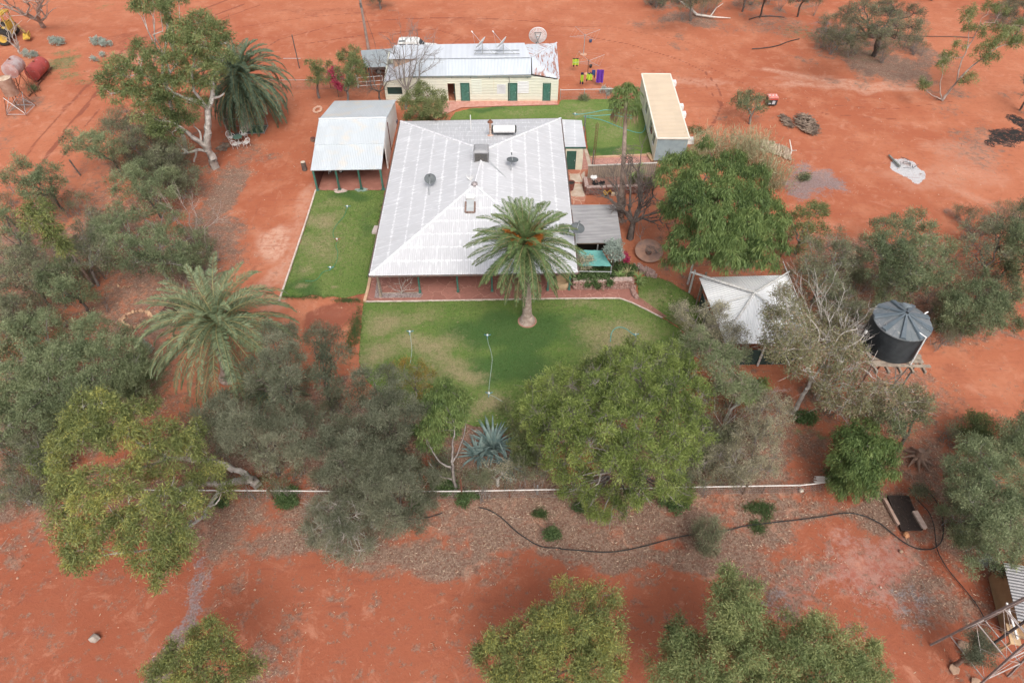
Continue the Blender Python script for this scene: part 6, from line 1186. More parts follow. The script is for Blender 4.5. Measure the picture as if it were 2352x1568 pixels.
# ================================================================ GARDEN FURNITURE AND YARD THINGS
WT=M('chair_white',(.72,.70,.68),(.64,.60,.57),6,.5)
def ring(k,c,r,a,b,rr=.025,n=20,arc=6.2832,st=0): k.tube([c+a*r*math.cos(st+arc*j/n)+b*r*math.sin(st+arc*j/n) for j in range(n+1)],rr,5,cap=arc<6)
def chair():
    t=thing('garden_chair',(0,0,0),'','chair','white round backed chairs at the green table'); X,Y,Z=Vector((1,0,0)),Vector((0,1,0)),Vector((0,0,1))
    k=MB(); k.lathe([(.27,0),(.28,.02),(.27,.04)],(0,0,.42),18); k.build('seat',WT,t)
    k=MB(); ring(k,Vector((0,-.24,.68)),.33,X,(Z-Y*.25).normalized(),.03)
    for x in(-.16,-.05,.05,.16): k.tube([(x,-.2,.44),(x,-.30,.96)],.012,4)
    k.build('backrest',WT,t)
    for s_ in(-1,1): k=MB(); ring(k,Vector((s_*.30,0,.50)),.2,Y,Z,.022); k.build('armrest',WT,t)
    for x in(-.2,.2):
        for y in(-.2,.2): k=MB(); k.tube([(x,y,.42),(x*1.15,y*1.15,0)],.02,5); k.build('leg',WT,t)
    return t
ch=chair(); tb=at(550,329)
for i,(px,lab) in enumerate((((534,324),'white round backed chair on the left of the green table'),((562,317),'white round backed chair behind the green table'),((543,340),'white round backed chair nearest the camera at the green table'),((568,336),'white round backed chair on the right of the green table'))):
    o=ch if i==0 else copy_tree(ch); p=at(*px); o.location=p; d=tb-p; o.rotation_euler=(0,0,math.atan2(d.y,d.x)-math.pi/2); o['label']=lab
t=thing('garden_table',tb,'small round green table among the white chairs','table'); k=MB(); k.lathe([(.44,0),(.46,.02),(.44,.04)],tb+Vector((0,0,.68)),24); k.build('table_top',M('table_green',(.13,.22,.17),(.10,.17,.13),5,.6),t); k=MB(); k.tube([tb,tb+Vector((0,0,.68))],.04,8); k.lathe([(.25,0),(.2,.04)],tb,12); k.build('pedestal',WT,t)
def logs(name,label,u,v,n,ru,rv,Lr,rr,mat,seed,hmax=.3,cat='wood pile',ang=None,spread=3.14):
    rn=random.Random(seed); c=at(u,v); k=MB(); rx=ru*mp(u,v); ry=abs(at(u,v-rv).y-at(u,v+rv).y)/2
    for i in range(n):
        a=rn.uniform(0,6.28); q=math.sqrt(rn.random()); p=c+Vector((rx*q*math.cos(a),ry*q*math.sin(a),0)); th=(ang if ang is not None else a+1.57)+rn.uniform(-1,1)*spread*.3; L=rn.uniform(*Lr)/2; h=hmax*(1-q*.7)*rn.random()+.05; d=Vector((math.cos(th),math.sin(th),rn.uniform(-.15,.15))); r=rn.uniform(*rr)
        k.tube([p-d*L+Vector((0,0,h)),p+Vector((rn.uniform(-.04,.04),0,h+.03)),p+d*L+Vector((0,0,max(.03,h+rn.uniform(-.1,.1))))],[r,r,r*.6],5)
    return tag(k.build(name,mat,None,c),label,cat)
FW=M('firewood',(.30,.225,.17),(.12,.085,.065),1.6,.95,c3=(.40,.32,.26))
logs('firewood_heap','small heap of sticks beside the white garden chairs',514,339,40,10,9,(.5,1.0),(.03,.06),FW,1,.25)
logs('wood_pile','curved pile of grey brown branches left of the larger heap',1806,281,120,8,13,(.5,1.3),(.018,.04),FW,2,.4,ang=-1.0,spread=2); logs('wood_pile','large tangled pile of split branches on the red yard',1852,289,380,21,22,(.6,1.4),(.018,.045),FW,3,.8)
# stacked pale timber row with forked branch
t=thing('timber_row',at(1785,345),'long row of pale split timber leaning behind the pepper tree','wood pile'); rn=random.Random(4); k=MB()
for i in range(62):
    f=i/61; p=at(1746+64*f,334+22*f**1.6); d=Vector((rn.uniform(-.15,.15)-.1,-.75,0)).normalized(); k.tube([p+d*.1+Vector((0,.2,.55+rn.uniform(-.1,.1))),p+d*1.1+Vector((0,0,.06))],rn.uniform(.04,.07),5)
k.build('split_posts',M('pale_firewood',(.46,.37,.28),(.33,.25,.185),5,.9),t); p=at(1812,362); k=MB(); k.tube([p,p+Vector((.15,.2,.6)),p+Vector((-.1,.9,1.4))],[.09,.07,.04],6); k.tube([p+Vector((.15,.2,.6)),p+Vector((.4,-.2,.9))],[.06,.04],6); k.build('forked_branch',M('bone_wood',(.60,.56,.52),(.5,.45,.4),5,.8),t)
# generator box
g0=at(*zz(2740,0,.28646)(326,855)); t=thing('generator',g0,'red and black boxed generator beside the round grey bush','generator'); gw,gd,gh=1.0,.8,.95; RD=M('machine_red',(.55,.07,.05),(.46,.06,.045),5,.45)
k=MB(); k.box(g0+Vector((0,gd/2,.12+gh*.42)),(gw,gd,gh*.8)); k.build('body',M('generator_black',(.03,.03,.035),(.05,.045,.045),5,.5),t); k=MB(); k.box(g0+Vector((0,gd/2,.12+gh*.88)),(gw*1.04,gd*1.04,.12)); k.build('lid',M('generator_red_top',(.62,.16,.12),(.6,.3,.26),5,.5),t); k=MB(); k.box(g0+Vector((0,-.012,gh*.83)),(gw*1.02,.03,.10)); k.build('red_stripe',RD,t)
k=MB(); k.box(g0+Vector((.12,-.03,.45)),(.3,.05,.35)); k.box(g0+Vector((-.28,-.03,.35)),(.25,.04,.12)); k.build('control_panel',M('panel_grey',(.45,.47,.5),rough=.5),t)
k=MB(); 
for x in(-.35,0,.35): k.lathe([(.07,0),(.07,.06)],g0+Vector((x,gd/2,.12+gh*.95)),8)
k.build('lifting_eyes',WHITE,t)
# ash bed
logs('charred_logs','charred log and sticks on the pale ash bed',2085,380,12,24,15,(.4,1.0),(.015,.03),M('charcoal',(.07,.07,.075),(.13,.13,.13),6,.95),8,.12,cat='log'); a,c=at(*zz(2740,0,.28646)(1265,1255)),at(*zz(2740,0,.28646)(1350,1345)); k=MB(); k.tube([a+Vector((0,0,.14)),c+Vector((0,0,.14))],[.09,.11],10); tag(k.build('burnt_log',M('burnt_log_wood',(.12,.13,.12),(.22,.24,.22),6,.9),None,a),'thick grey green log lying across the ash bed','log')
def lathe_thing(name,label,cat,px,prof,mat,part='body',z=0,n=24,smooth=True,cap=True):
    p=at(*px,z) if len(px)==2 else Vector(px); k=MB(); k.lathe(prof,p,n,cap=cap); return tag(k.build(name,mat,None,p,smooth),label,cat)
# stumps
for i,(bpx,h,r_,lab) in enumerate((((*q2(92,1362),),.85,.22,'sawn upright stump with pale top left of the carport'),((*q2(160,1128),),.3,.24,'low round stump ring left of the carport'))):
    p=at(*bpx); t=thing('tree_stump',p,lab,'stump'); k=MB(); k.tube([p,p+Vector((0,0,h))],[r_*1.1,r_],12); k.build('bark',BARK['dark'] if i==0 else BARK['brown'],t); k=MB(); k.lathe([(r_*.97,0),(.02,.015)],p+Vector((0,0,h)),12); k.build('cut_face',M('cut_wood',(.62,.55,.45),(.5,.42,.33),8,.9) if i==0 else MAROON,t)
p=at(*zd_(1500,1120)); k=MB(); rn=random.Random(8)
for j in range(9): a_=j*.7; k.tube([p+Vector((0,0,.35)),p+Vector((.45*math.cos(a_),.45*math.sin(a_),.25)),p+Vector((.95*math.cos(a_+.2),.95*math.sin(a_+.2),.02))],[.16,.1,.03],6)
k.tube([p+Vector((0,0,0)),p+Vector((-.1,.1,.9))],[.32,.2],9); k.tube([p+Vector((.1,0,.3)),p+Vector((.5,.2,.85))],[.2,.15],8); tag(k.build('uprooted_stump',M('stump_wood',(.28,.18,.13),(.20,.13,.10),4,.9,bump=.5),None,p),'gnarled uprooted stump right of the deep green bush','stump')
# shallow dish on the ground, round tank on verandah, pots, bins
p=at(1489,583); t=thing('fire_bowl',p,'wide rusty shallow dish half under the pepper tree','bowl'); k=MB(); nn=(.0,-.28,.96); k.lathe([(.15,0),(.7,.10),(1.15,.32),(1.15,.35),(.68,.14),(.1,.04)],p+Vector((0,0,.1)),32,nn); k.build('dish',M('rusty_bowl',(.42,.24,.17),(.30,.19,.15),2,.85,c3=(.24,.17,.15)),t,smooth=True); k=MB(); k.lathe([(.3,0),(.25,.2)],p-Vector((0,0,.02)),12); k.build('pedestal',RUST,t); k=MB(); rn=random.Random(3)
for j in range(60): a_=rn.uniform(0,6.28); q=.62*math.sqrt(rn.random()); h=p+Vector((q*math.cos(a_)+.1,q*math.sin(a_),.25+.22*q)); k.tube([h,h+Vector((rn.uniform(-.3,.3),rn.uniform(-.3,.3),rn.uniform(0,.15)))],.016,4)
k.build('twig_debris',M('debris_grey',(.22,.19,.17),(.13,.11,.10),4,.95),t)
p=at(1291,655,.03); t=thing('round_trough',p,'round tan wire bound planter under the verandah right corner','planter'); k=MB(); k.lathe([(.6,0),(.66,.3),(.62,.62),(.5,.6),(.46,.2),(.0,.2)],p,24); k.build('tub',M('tan_tub',(.50,.36,.22),(.42,.30,.18),3,.8),t); k=MB()
for z in(.08,.2,.32,.44): k.lathe([(.69,z),(.71,z+.03)],p,24,cap=False)
k.build('hoops',GALV,t)
for i,(px,z,r_,mt,lab) in enumerate(((e4(500,985),.5,.24,BLACK,'black round pot in the green planter'),(q2(815,1000),0,.33,M('blue_pot',(.03,.06,.16),(.02,.04,.10),5,.35),'dark blue pot beside the carport side wall'),(e3(345,880),0,.36,M('red_drum',(.22,.07,.05),(.16,.05,.04),4,.8),'dark red drum shaped planter at the house eave'))):
    p=at(*px,z); t=thing('plant_pot',p,lab,'pot'); k=MB(); k.lathe([(r_*.7,0),(r_,.4 if i<2 else .75),(r_*1.06,.45 if i<2 else .8),(r_*.9,.45 if i<2 else .8),(r_*.85,.38 if i<2 else .7)],p,20); k.build('pot',mt,t,True); k=MB(); k.lathe([(r_*.86,0),(.02,.02)],p+Vector((0,0,.38 if i<2 else .72)),16); k.build('soil',M('pot_soil',(.03,.025,.02)),t)
p=at(*qr2(875,568)); k=MB(); k.box(p+Vector((0,0,.10)),(.42,.95,.2),-.12); k.box(p+Vector((0,0,.21)),(.34,.85,.04),-.12); tag(k.build('lawn_bench',M('pinkish_slab',(.52,.44,.42),(.44,.36,.34),4,.9),None,p),'small pinkish slab at the house edge of the left lawn','slab')
p=at(*e3(2080,215)); k=MB(); k.box(p+Vector((0,0,.25)),(.35,1.3,.12),.25); k.box(p+Vector((0,0,.12)),(.25,1.0,.2),.25); tag(k.build('timber_bench',M('timber_new',(.55,.38,.22)),None,p),'low orange timber bench on the pink terrace','bench')
p=at(*e3(845,690),.6); t=thing('heart_ornament',p,'small white heart shaped ornament in the raised bed','ornament'); k=MB()
for s_ in(-1,1): k.lathe([(.17,0),(.17,.06)],p+Vector((s_*.13,0,.42)),14,(0,-.8,.6))
k.prism([(p.x-.28,p.y),(p.x+.28,p.y),(p.x,p.y-.01)],p.z+.1,p.z+.12); k.tube([p,p+Vector((0,0,.35))],.04,6); k.build('heart',WHITE,t)
p=at(*e3(965,765),.6); k=MB(); rn=random.Random(6)
for j in range(60): k.box(p+Vector((rn.uniform(-.55,.55),rn.uniform(-.35,.35),rn.uniform(.02,.14))),(rn.uniform(.1,.3),.06,.05),rn.uniform(0,3),rn.uniform(-.4,.4))
tag(k.build('black_mat',M('black_mat_rubber',(.012,.012,.013),rough=.9),None,p),'crumpled black matting on the raised bed','matting')
p=at(*e3(1160,1000)); t=thing('toy_digger',p,'yellow toy digger with pale blocks below the red stone wall','toy'); YT=M('toy_yellow',(.62,.36,.06),rough=.5); k=MB(); k.box(p+Vector((-.25,0,.18)),(.45,.3,.2)); k.box(p+Vector((-.35,0,.36)),(.2,.25,.2)); k.build('body',YT,t)
k=MB(); k.bar(p+Vector((-.1,0,.25)),p+Vector((.15,0,.55)),.07); k.bar(p+Vector((.15,0,.55)),p+Vector((.35,-.05,.2)),.06); k.build('boom',YT,t); k=MB(); k.box(p+Vector((-.25,0,.06)),(.55,.4,.12)); k.build('tracks',BLACK,t)
for dx,dy in((.42,.05),(.78,.16)): k=MB(); k.box(p+Vector((dx,dy,.13)),(.3,.34,.26),.05); k.build('pale_block',M('pale_block_wood',(.70,.58,.44),rough=.8),t)
# in the carport
p=at(*q2(345,1385)); t=thing('ride_on_mower',p+Vector((0,.3,0)),'dark ride-on mower under the carport roof with white wheel hubs','mower'); k=MB(); k.box(p+Vector((0,.35,.4)),(1.1,.8,.35)); k.box(p+Vector((.3,.35,.65)),(.4,.5,.25)); k.build('body',M('mower_dark',(.03,.03,.04),rough=.5),t)
for x in(-.55,.45): wheel(t,p+Vector((x,0,.2)),.2,.14,(0,1,0),rim=WHITE); wheel(t,p+Vector((x,.7,.2)),.2,.14,(0,1,0),rim=WHITE)
k=MB(); k.bar(p+Vector((.5,.1,.25)),p+Vector((1.25,.0,.4)),.12); k.build('drawbar',M('pink_bar',(.45,.32,.28)),t)
p=at(*q2(262,1395)); t=thing('trestle',p,'white folding trestle under the carport roof','trestle'); k=MB()
for s_ in(-.35,.35):
    for q in(-.25,.25): k.bar(p+Vector((s_+q*.3,.2+q,0)),p+Vector((s_,.2,.7)),.06)
k.bar(p+Vector((-.5,.2,.7)),p+Vector((.5,.2,.7)),.08); k.build('frame',WHITE,t)
for i,(px,m,lab) in enumerate(((q2(375,1528),M('chalk_spill',(.58,.45,.42),(.48,.35,.32),9,.9),'pale concrete spill round the second carport post'),(q2(548,1522),M('green_spill',(.20,.33,.29),(.28,.30,.27),9,.9),'greenish paint spill round the third carport post'))):
    rn=random.Random(i); p=at(*px,.03); pts=[(p.x+rn.uniform(.35,.75)*math.cos(a*.52),p.y+rn.uniform(.2,.42)*math.sin(a*.52)) for a in range(12)]; sheet('paint_spill',pts,.045,m,lab,.3,kind='structure')
# trailer / cage in the rear shelter
p=at(*q2(700,595)); t=thing('box_trailer',p,'dark caged trailer under the grey skillion shelter','trailer'); k=MB(); k.box(p+Vector((0,.9,.55)),(2.2,1.8,.12)); k.bar(p+Vector((-1.1,0,.75)),p+Vector((1.1,0,.75)),.16); k.build('tray',M('tray_pale',(.44,.40,.38),rough=.6),t)
k=MB(); 
for x in(-1.1,-.55,0,.55,1.1):
    for y in(0.05,1.8): k.bar(p+Vector((x,y,.6)),p+Vector((x,y,1.7)),.05)
for y in(.05,1.8): k.bar(p+Vector((-1.1,y,1.7)),p+Vector((1.1,y,1.7)),.06)
k.build('cage',BLACK,t); wheel(t,p+Vector((-.2,.1,.33)),.33,.2); wheel(t,p+Vector((-.2,1.7,.33)),.33,.2)
# aviary style wire enclosure under the far date palm
z1=zz(0,0,.28646); A=[at(*z1(1815,970),1.9),at(*z1(2085,960),1.9),at(*z1(2160,995),1.9),at(*z1(1870,1000),1.9)]; A=[at(*z1(1830,1085)),at(*z1(2120,1075)),at(*z1(2150,1015)),at(*z1(1850,1020))]
t=thing('wire_enclosure',(sum(A,Vector())/4),'pale framed wire enclosure beneath the far date palm','enclosure'); k=MB(); H1=Vector((0,0,1.75))
for i in range(4): k.tube([A[i],A[i]+H1],.03,5); k.tube([A[i]+H1,A[(i+1)%4]+H1],.03,5); k.tube([A[i]+Vector((0,0,.1)),A[(i+1)%4]+Vector((0,0,.1))],.025,5)
k.build('frame',M('enclosure_frame',(.36,.36,.36),rough=.5),t); sg=[]
for i in range(4):
    for j in range(1,12): p=A[i].lerp(A[(i+1)%4],j/12); sg.append((np.array(p),np.array(p+H1),.006,.006))
sticks_mesh('wire_panels',sg,M('fence_wire',(.30,.28,.27)),t,3)
k=MB(); k.box((A[0]+A[2])/2+Vector((.6,.3,.03)),((A[1]-A[0]).length*.6,1.6,.05)); k.build('green_mat',M('green_mat_cloth',(.03,.10,.06),rough=.9),t)
a,c=at(*z1(1835,1090),.1),at(*z1(2010,1065),.1); k=MB(); k.tube([a,a.lerp(c,.5)+Vector((0,.1,.03)),c],.1,6); tag(k.build('black_roll',BLACK,None,a),'black rolled cloth before the wire enclosure','roll')
# stone rings
def stone_ring(label,u,v,ru,rv,n,r_,a0=0,a1=6.28,seed=1,rows=2,mt=M('tan_stone',(.56,.36,.22),(.34,.19,.12),1.9,.9,c3=(.66,.50,.37))):
    rn=random.Random(seed); c=at(u,v); rx=ru*mp(u,v); ry=abs(at(u,v-rv).y-at(u,v+rv).y)/2; k=MB()
    for i in range(n):
        a=a0+(a1-a0)*i/n+rn.uniform(-.05,.05)
        for j in range(rows): q=1+rn.uniform(-.09,.09)+.12*j; k.stone(c+Vector((rx*q*math.cos(a),ry*q*math.sin(a),.06)),r_*rn.uniform(.6,1.2),rn,.7)
    return tag(k.build('stone_ring',mt,None,c),label,'stone ring')
stone_ring('oval ring of tan rocks round a bare garden bed',314,733,31,17,27,.15); stone_ring('half ring of small tan rocks below the grey wattle',290,652,18,8,9,.08,3.3,6.2,2,1); stone_ring('short arc of tan rocks behind the left date palm',386,650,15,6,6,.08,3.1,6.2,3,1); 
stone_ring('pink stone rubble by the bougainvillea bush',(673.75+.28646*195),(253),8,6,14,.16,0,6.28,5,2,M('pink_rubble',(.55,.30,.24),(.48,.33,.22),6,.9))
for i,(px,r_,lab) in enumerate(((zz4(1405,385),.22,'orange rock beside the grated pit'),(zz4(1365,515),.12,'small tan rock on pink crust soil'),(zz4(565,30),.16,'pale rock by the fence pipes'),(zc_(1690,1170),.42,'large red boulder among the grey shrubs'),(zc_(1640,1110),.34,'angular red boulder behind the larger one'),(zc_(1610,1155),.18,'pale grey stone beside the red boulders'),(zz(0,1827,.28646)(765,1215),.3,'lone pale rock on the bare red soil at lower left'))):
    p=at(*px); k=MB(); k.stone(p+Vector((0,0,r_*.4)),r_,random.Random(i+3),.75); tag(k.build('rock',[M('orange_rock',(.55,.26,.13),(.44,.2,.1),5),M('tan_rock',(.52,.34,.22)),M('pale_rock',(.5,.44,.36),(.4,.34,.28),5),M('red_boulder',(.34,.17,.11),(.26,.12,.08),3),M('red_boulder',(.34,.17,.11)),M('grey_stone',(.40,.40,.42)),M('dull_rock',(.33,.28,.24),(.24,.19,.16),4)][i],None,p),lab,'rock')
# garden seat frame half hidden by the near left palm, water-worn trough
a=at(392,715); t=thing('steel_trough',a,'dark rusty trough half hidden behind the left date palm fronds','trough'); k=MB(); k.box(a+Vector((.1,0,.25)),(.7,1.9,.5),-.25); k.build('side_walls',M('dark_rust',(.085,.03,.025),(.05,.02,.02),4,.8),t); k=MB()
for i in range(8): k.box(a+Vector((.1+.03*i,-.8+i*.23,.53)),(.78,.05,.05),-.25)
k.build('bars',M('dark_rust2',(.16,.07,.05)),t)
# bare vine trained by the verandah, with its frame
k=MB(); rn=random.Random(12); p=at(*qr2(1083,1075)); base=np.array(p)
bare_tree('verandah_vine','bare pale vine trained under the front verandah eave','vine',qr2(1083,1075),[(*qr2(990,1010),1.3),(*qr2(1060,960),1.9),(*qr2(1130,970),1.9),(*qr2(1180,1040),1.2),(*qr2(1150,985),1.8),(*qr2(1020,1040),.9)],.05,'white',levels=2,seed=4,zf=.25,kids=2)
k=MB(); vf=at(*qr2(925,1065),.05); vb=at(*qr2(1230,1060),.05); k.tube([vf,vb],.04,5); k.tube([vf,vf+Vector((-.25,.6,2.3))],.035,5); tag(k.build('vine_frame',WOOD,None,vf),'grey timber frame beside the bare verandah vine','frame')
sheet('stone_threshold',[at(*qr2(885,960)),at(*qr2(930,1065)),at(*qr2(1255,1068)),at(*qr2(1235,1105)),at(*qr2(865,1108))],.05,crazy('grey_crazy_paving',(.36,.30,.29),(.28,.22,.215),(.17,.12,.11),3.6,.08),'grey crazy paving strip at the left end of the verandah',.8)
# ================================================================ PALMS, TREES, SHRUBS
date_palm('tall date palm with orange fruit stalks on the front lawn',(1211,738),7.9,(1205,556),3.6,100,11,'palm',.33,.48,.036,(1.5,-.72),.95,True,.40,92,skirt=False)
p=at(1211,738); k=MB(); k.lathe([(.5,0),(.70,.0),(.71,.05),(.6,.06)],p,20); tag(k.build('palm_ring',M('pinkish_ring',(.40,.22,.17),(.33,.17,.13),5,.9),None,p),'pinkish soil ring round the foot of the tall lawn palm','ring')
date_palm('big spreading date palm with loose blue green fronds at the left of the garden',(524,868),5.6,(499,738),5.0,92,23,'palb',.34,.52,.038,(1.4,-.55),1.35,False,.44,92,skirt=False)
date_palm('dark drooping date palm behind the wire enclosure',(565,297),5.3,(549,172),5.3,110,31,'pald',.36,.60,.055,(1.4,-.9),1.5,False,.42,80)
fan_palm('tall slender fan palm with a rough trunk by the corrugated fence',(1423,507),10.2,(1438,222))
date_palm('young date palm under the grey needle trees, nearer the left palm',(565,925),1.2,(585,880),2.2,26,41,'pald',.12,.32,.04,(1.3,-.1),1.1,False,.4,34,skirt=False,name='young_palm',bulb=False)
date_palm('young date palm deep in shade right of the left palm',(625,935),1.0,(630,895),2.0,22,42,'pald',.12,.3,.04,(1.3,-.1),1.1,False,.35,34,skirt=False,name='young_palm',bulb=False)
date_palm('small bushy palm under the deep green bush at the fence end',zd_(990,1330),.7,zd_(985,1270),1.3,34,43,'pepp',.1,.32,.045,(1.4,.0),1.2,False,.4,30,skirt=False,name='young_palm',bulb=False)
# ---- big gum at the upper left with white trunk
tree('gum_tree','tall spreading gum with a bare white trunk beside the red drive','tree',
 [(455,52,13,34),(420,75,12.5,34),(495,72,12.6,32),(520,100,12,26),(470,100,12,38),(515,135,11.3,26),(430,115,11.5,36),(390,100,11.5,26),(330,105,11,22),(315,125,10.4,20),(355,140,10.6,30),(400,150,10.4,34),(455,145,10.5,34),
  (500,165,10,22),(270,155,9.3,30),(245,185,8.8,24),(300,175,9.2,32),(345,180,9.4,34),(385,195,9,34),(430,190,9,32),(475,195,8.6,22),(255,215,8,28),(300,220,8,32),(345,225,7.8,32),(390,240,7.4,34),(430,235,7.4,28),(460,235,7,20),
  (330,262,6.6,28),(375,275,6,32),(415,275,5.8,26),(350,300,5.2,26),(395,305,5,24),(440,265,6,20)],'gum','white',(494,384),.42,tint=(-.04,0),dens=1.05,
 limbs=[[(494,384,0,.46),(484,355,1.6,.40),(474,338,2.6,.36),(477,295,4.6,.30),(477,252,6.3,.26),(487,226,7.2,.22),(488,195,8.4,.16),(487,169,9.2,.12)],[(474,338,2.6,.28),(450,320,3.8,.22),(424,300,5.0,.17),(405,285,5.6,.12)],[(487,226,7.2,.15),(505,222,7.2,.10),(515,214,7.4,.06)],[(477,246,6.4,.15),(455,232,7.2,.10),(430,225,7.6,.08)],
        [(480,348,2.0,.2),(455,345,2.2,.16),(430,349,2.0,.12),(410,332,2.6,.08),(400,322,2.8,.05)],[(452,345,2.2,.12),(446,372,1.0,.08)],[(462,330,3.2,.12),(460,305,4.2,.09),(445,290,4.8,.06)],[(430,349,2.,.1),(415,352,2.,.06),(400,340,2.3,.03)],[(477,252,6.3,.18),(440,190,9,.12),(455,110,11.5,.08)],[(477,252,6.3,.16),(400,210,8.4,.1),(330,170,9.4,.07)]])
tree('gum_tree','loose crowned gum cut by the top edge behind the big gum','tree',dome([(285,-30),(430,-30),(435,15),(415,45),(380,60),(345,52),(320,42),(300,30)],13.5,12.3,28),'gum','white',(428,352),.2,dens=.9,tint=(-.06,0))
# ---- left scrub
def wat(label,poly,zt,ze,step,style='acac',bark='dark',**k):
    cu=sum(p[0] for p in poly)/len(poly); cv=sum(p[1] for p in poly)/len(poly); f=1.06 if style in('acac','acag') else 1.02; poly=[(cu+(a-cu)*f,cv+(b-cv)*f) for a,b in poly]
    return tree(k.pop('name','wattle_tree'),label,k.pop('cat','tree'),dome(poly,zt,ze,step)+k.pop('extra',[]),style,bark,**k)
wat('shaggy grey green wattle in the shade left of the big gum',[(228,235),(280,230),(330,260),(400,300),(440,330),(430,365),(370,375),(300,372),(250,330),(232,290)],4.6,2.2,36,'acag',dens=.95,tint=(-.06,0))
wat('dark stemmed wattle leaning over the track',[(140,310),(175,290),(225,285),(270,320),(300,360),(280,385),(230,370),(180,365),(150,345)],4.2,2.4,32,base=(283,402),tint=(-.03,0),dens=.85)
wat('spindly grey wattle at the left track edge',[(5,372),(40,358),(95,360),(150,385),(170,420),(150,450),(100,470),(50,455),(15,420)],4.2,2.4,32,base=(146,482),tint=(-.02,0),dens=.8)
wat('soft blue green wattle below the big gum trunk',[(250,415),(275,385),(315,372),(370,385),(415,405),(430,440),(395,465),(330,470),(270,460)],4.2,2.0,34,tint=(.1,0))
wat('broad wattle with bare twigs in the middle of the left scrub',[(215,500),(245,470),(300,470),(370,475),(430,500),(480,545),(490,590),(450,620),(390,635),(320,640),(250,620),(205,570)],4.6,1.8,36,'acac','grey',tint=(0,0),dens=.95,base=(385,640))
bare_tree('dead_shrub','bare reddish twiggy shrub rising from the broad wattle','shrub',(452,565),[(395,480,3.6),(420,470,3.8),(445,480,3.6),(470,520,3.2),(500,500,2.8),(410,510,3)],.08,'pink',levels=3,seed=3)
tree('gum_sapling','slender leaning gum with yellow green crown in the left scrub','tree',[(85,475,8,24),(110,490,8,26),(65,490,7.6,20),(95,515,7.4,26),(125,525,7,24),(70,520,7,20),(140,555,6.4,22),(110,550,6.6,22),(155,580,5.6,16)],'gumy','pink',(213,655),.14,limbs=[[(213,655,0,.16),(195,628,1.6,.13),(175,600,3.2,.11),(160,575,4.6,.09),(140,545,6,.06),(110,510,7.2,.04)]],tint=(-.05,0),dens=.9)
wat('tall grey wattle between the broad wattle and the yellow tipped sapling',[(170,520),(200,480),(240,500),(260,560),(250,620),(210,640),(175,600),(150,560)],4.4,2.0,32,'acag','grey',tint=(.04,0),dens=.9,base=(225,655))
wat('grey wattle at the left below the sapling crown',[(-20,480),(30,470),(60,500),(70,540),(40,560),(-20,550)],3.8,2.0,30,'acac','dark',tint=(-.04,0),dens=.9)
wat('small grey green wattle beside the dark stemmed one',[(300,380),(340,360),(400,365),(450,380),(470,410),(430,430),(370,410),(320,410)],2.6,1.2,28,'acag','dark',tint=(-.05,0),dens=.8)
wat('yellow tipped grey wattle at the left edge',[(-30,540),(20,545),(70,560),(120,580),(150,620),(140,650),(80,660),(10,650),(-40,620)],4.4,2.4,36,'acag',tint=(.12,0))
wat('small wattle with silvery dead twigs left of the rock ring',[(90,615),(130,590),(180,600),(215,640),(210,690),(160,700),(110,690),(70,650)],3.8,1.8,30,'acac',base=(208,722),tint=(-.02,0),dens=.85)
wat('dark scrubby wattle at the left edge above the big blue one',[(-40,650),(20,655),(70,670),(100,720),(80,770),(20,780),(-40,770)],3.6,1.6,36,'acag',tint=(-.1,0))
bare_tree('dead_shrub','leafless pale bush poking through the left scrub','shrub',(150,690),[(100,590,3.4),(130,600,3.2),(165,600,3.2),(90,640,2.8),(150,640,2.6)],.06,'grey',levels=3,seed=5)
wat('large soft blue green wattle mass at the left','' or [(-40,760),(30,735),(90,712),(140,720),(200,730),(250,725),(300,760),(330,800),(335,850),(300,905),(250,935),(180,950),(110,985),(40,1010),(-40,1000)],4.8,2.0,42,'acac','grey',tint=(.1,0),dens=1.1,name='wattle_tree')
wat('dark grey twiggy shrub at the lower left edge',[(-40,940),(30,930),(80,960),(140,1010),(160,1060),(110,1090),(40,1080),(-40,1060)],2.6,1.2,36,'acag','grey',tint=(-.14,0),dens=.7,name='scrub_bush',cat='bush')
wat('lime green low shrub at the lower left beside the wire fence',[(60,1030),(95,1012),(140,1020),(160,1060),(130,1090),(80,1085)],2.2,1.0,28,'lime','grey',name='lime_shrub',cat='bush')
wat('pale grey scrub bush at the left below the wire fence',[(-40,1080),(40,1075),(110,1100),(140,1150),(90,1175),(10,1165),(-40,1150)],1.9,.8,36,'acag','grey',tint=(.05,0),dens=.7,name='scrub_bush',cat='bush')
for i,(u,v,ru,lab) in enumerate(((325,745,8,'tiny twiggy shrub inside the rock ring'),(545-232,795,10,'small grey shrub below the rock ring'),(335,790,9,'silver cushion plant below the rock ring'))):
    if i==2: tree('saltbush',lab,'bush',[(u,v,.3,ru),(u+8,v+6,.3,7)],'silv','grey',tr=.03,lit=0)
    else: bare_tree('dead_shrub',lab,'shrub',(u+5,v+(0 if i==0 else 20)),[(u-8,v-12,1.1),(u+6,v-14,1.2),(u+16,v-4,.9)],.03,'brown',levels=3,seed=i+20)
tree('ground_creeper','dark green low creeper at the right foot of the blue wattle mass','ground plant',dome([(290,820),(330,815),(350,850),(345,890),(300,920),(260,900),(270,850)],.5,.25,22),'weed','grey',tr=.02,lit=0,dens=1.2)
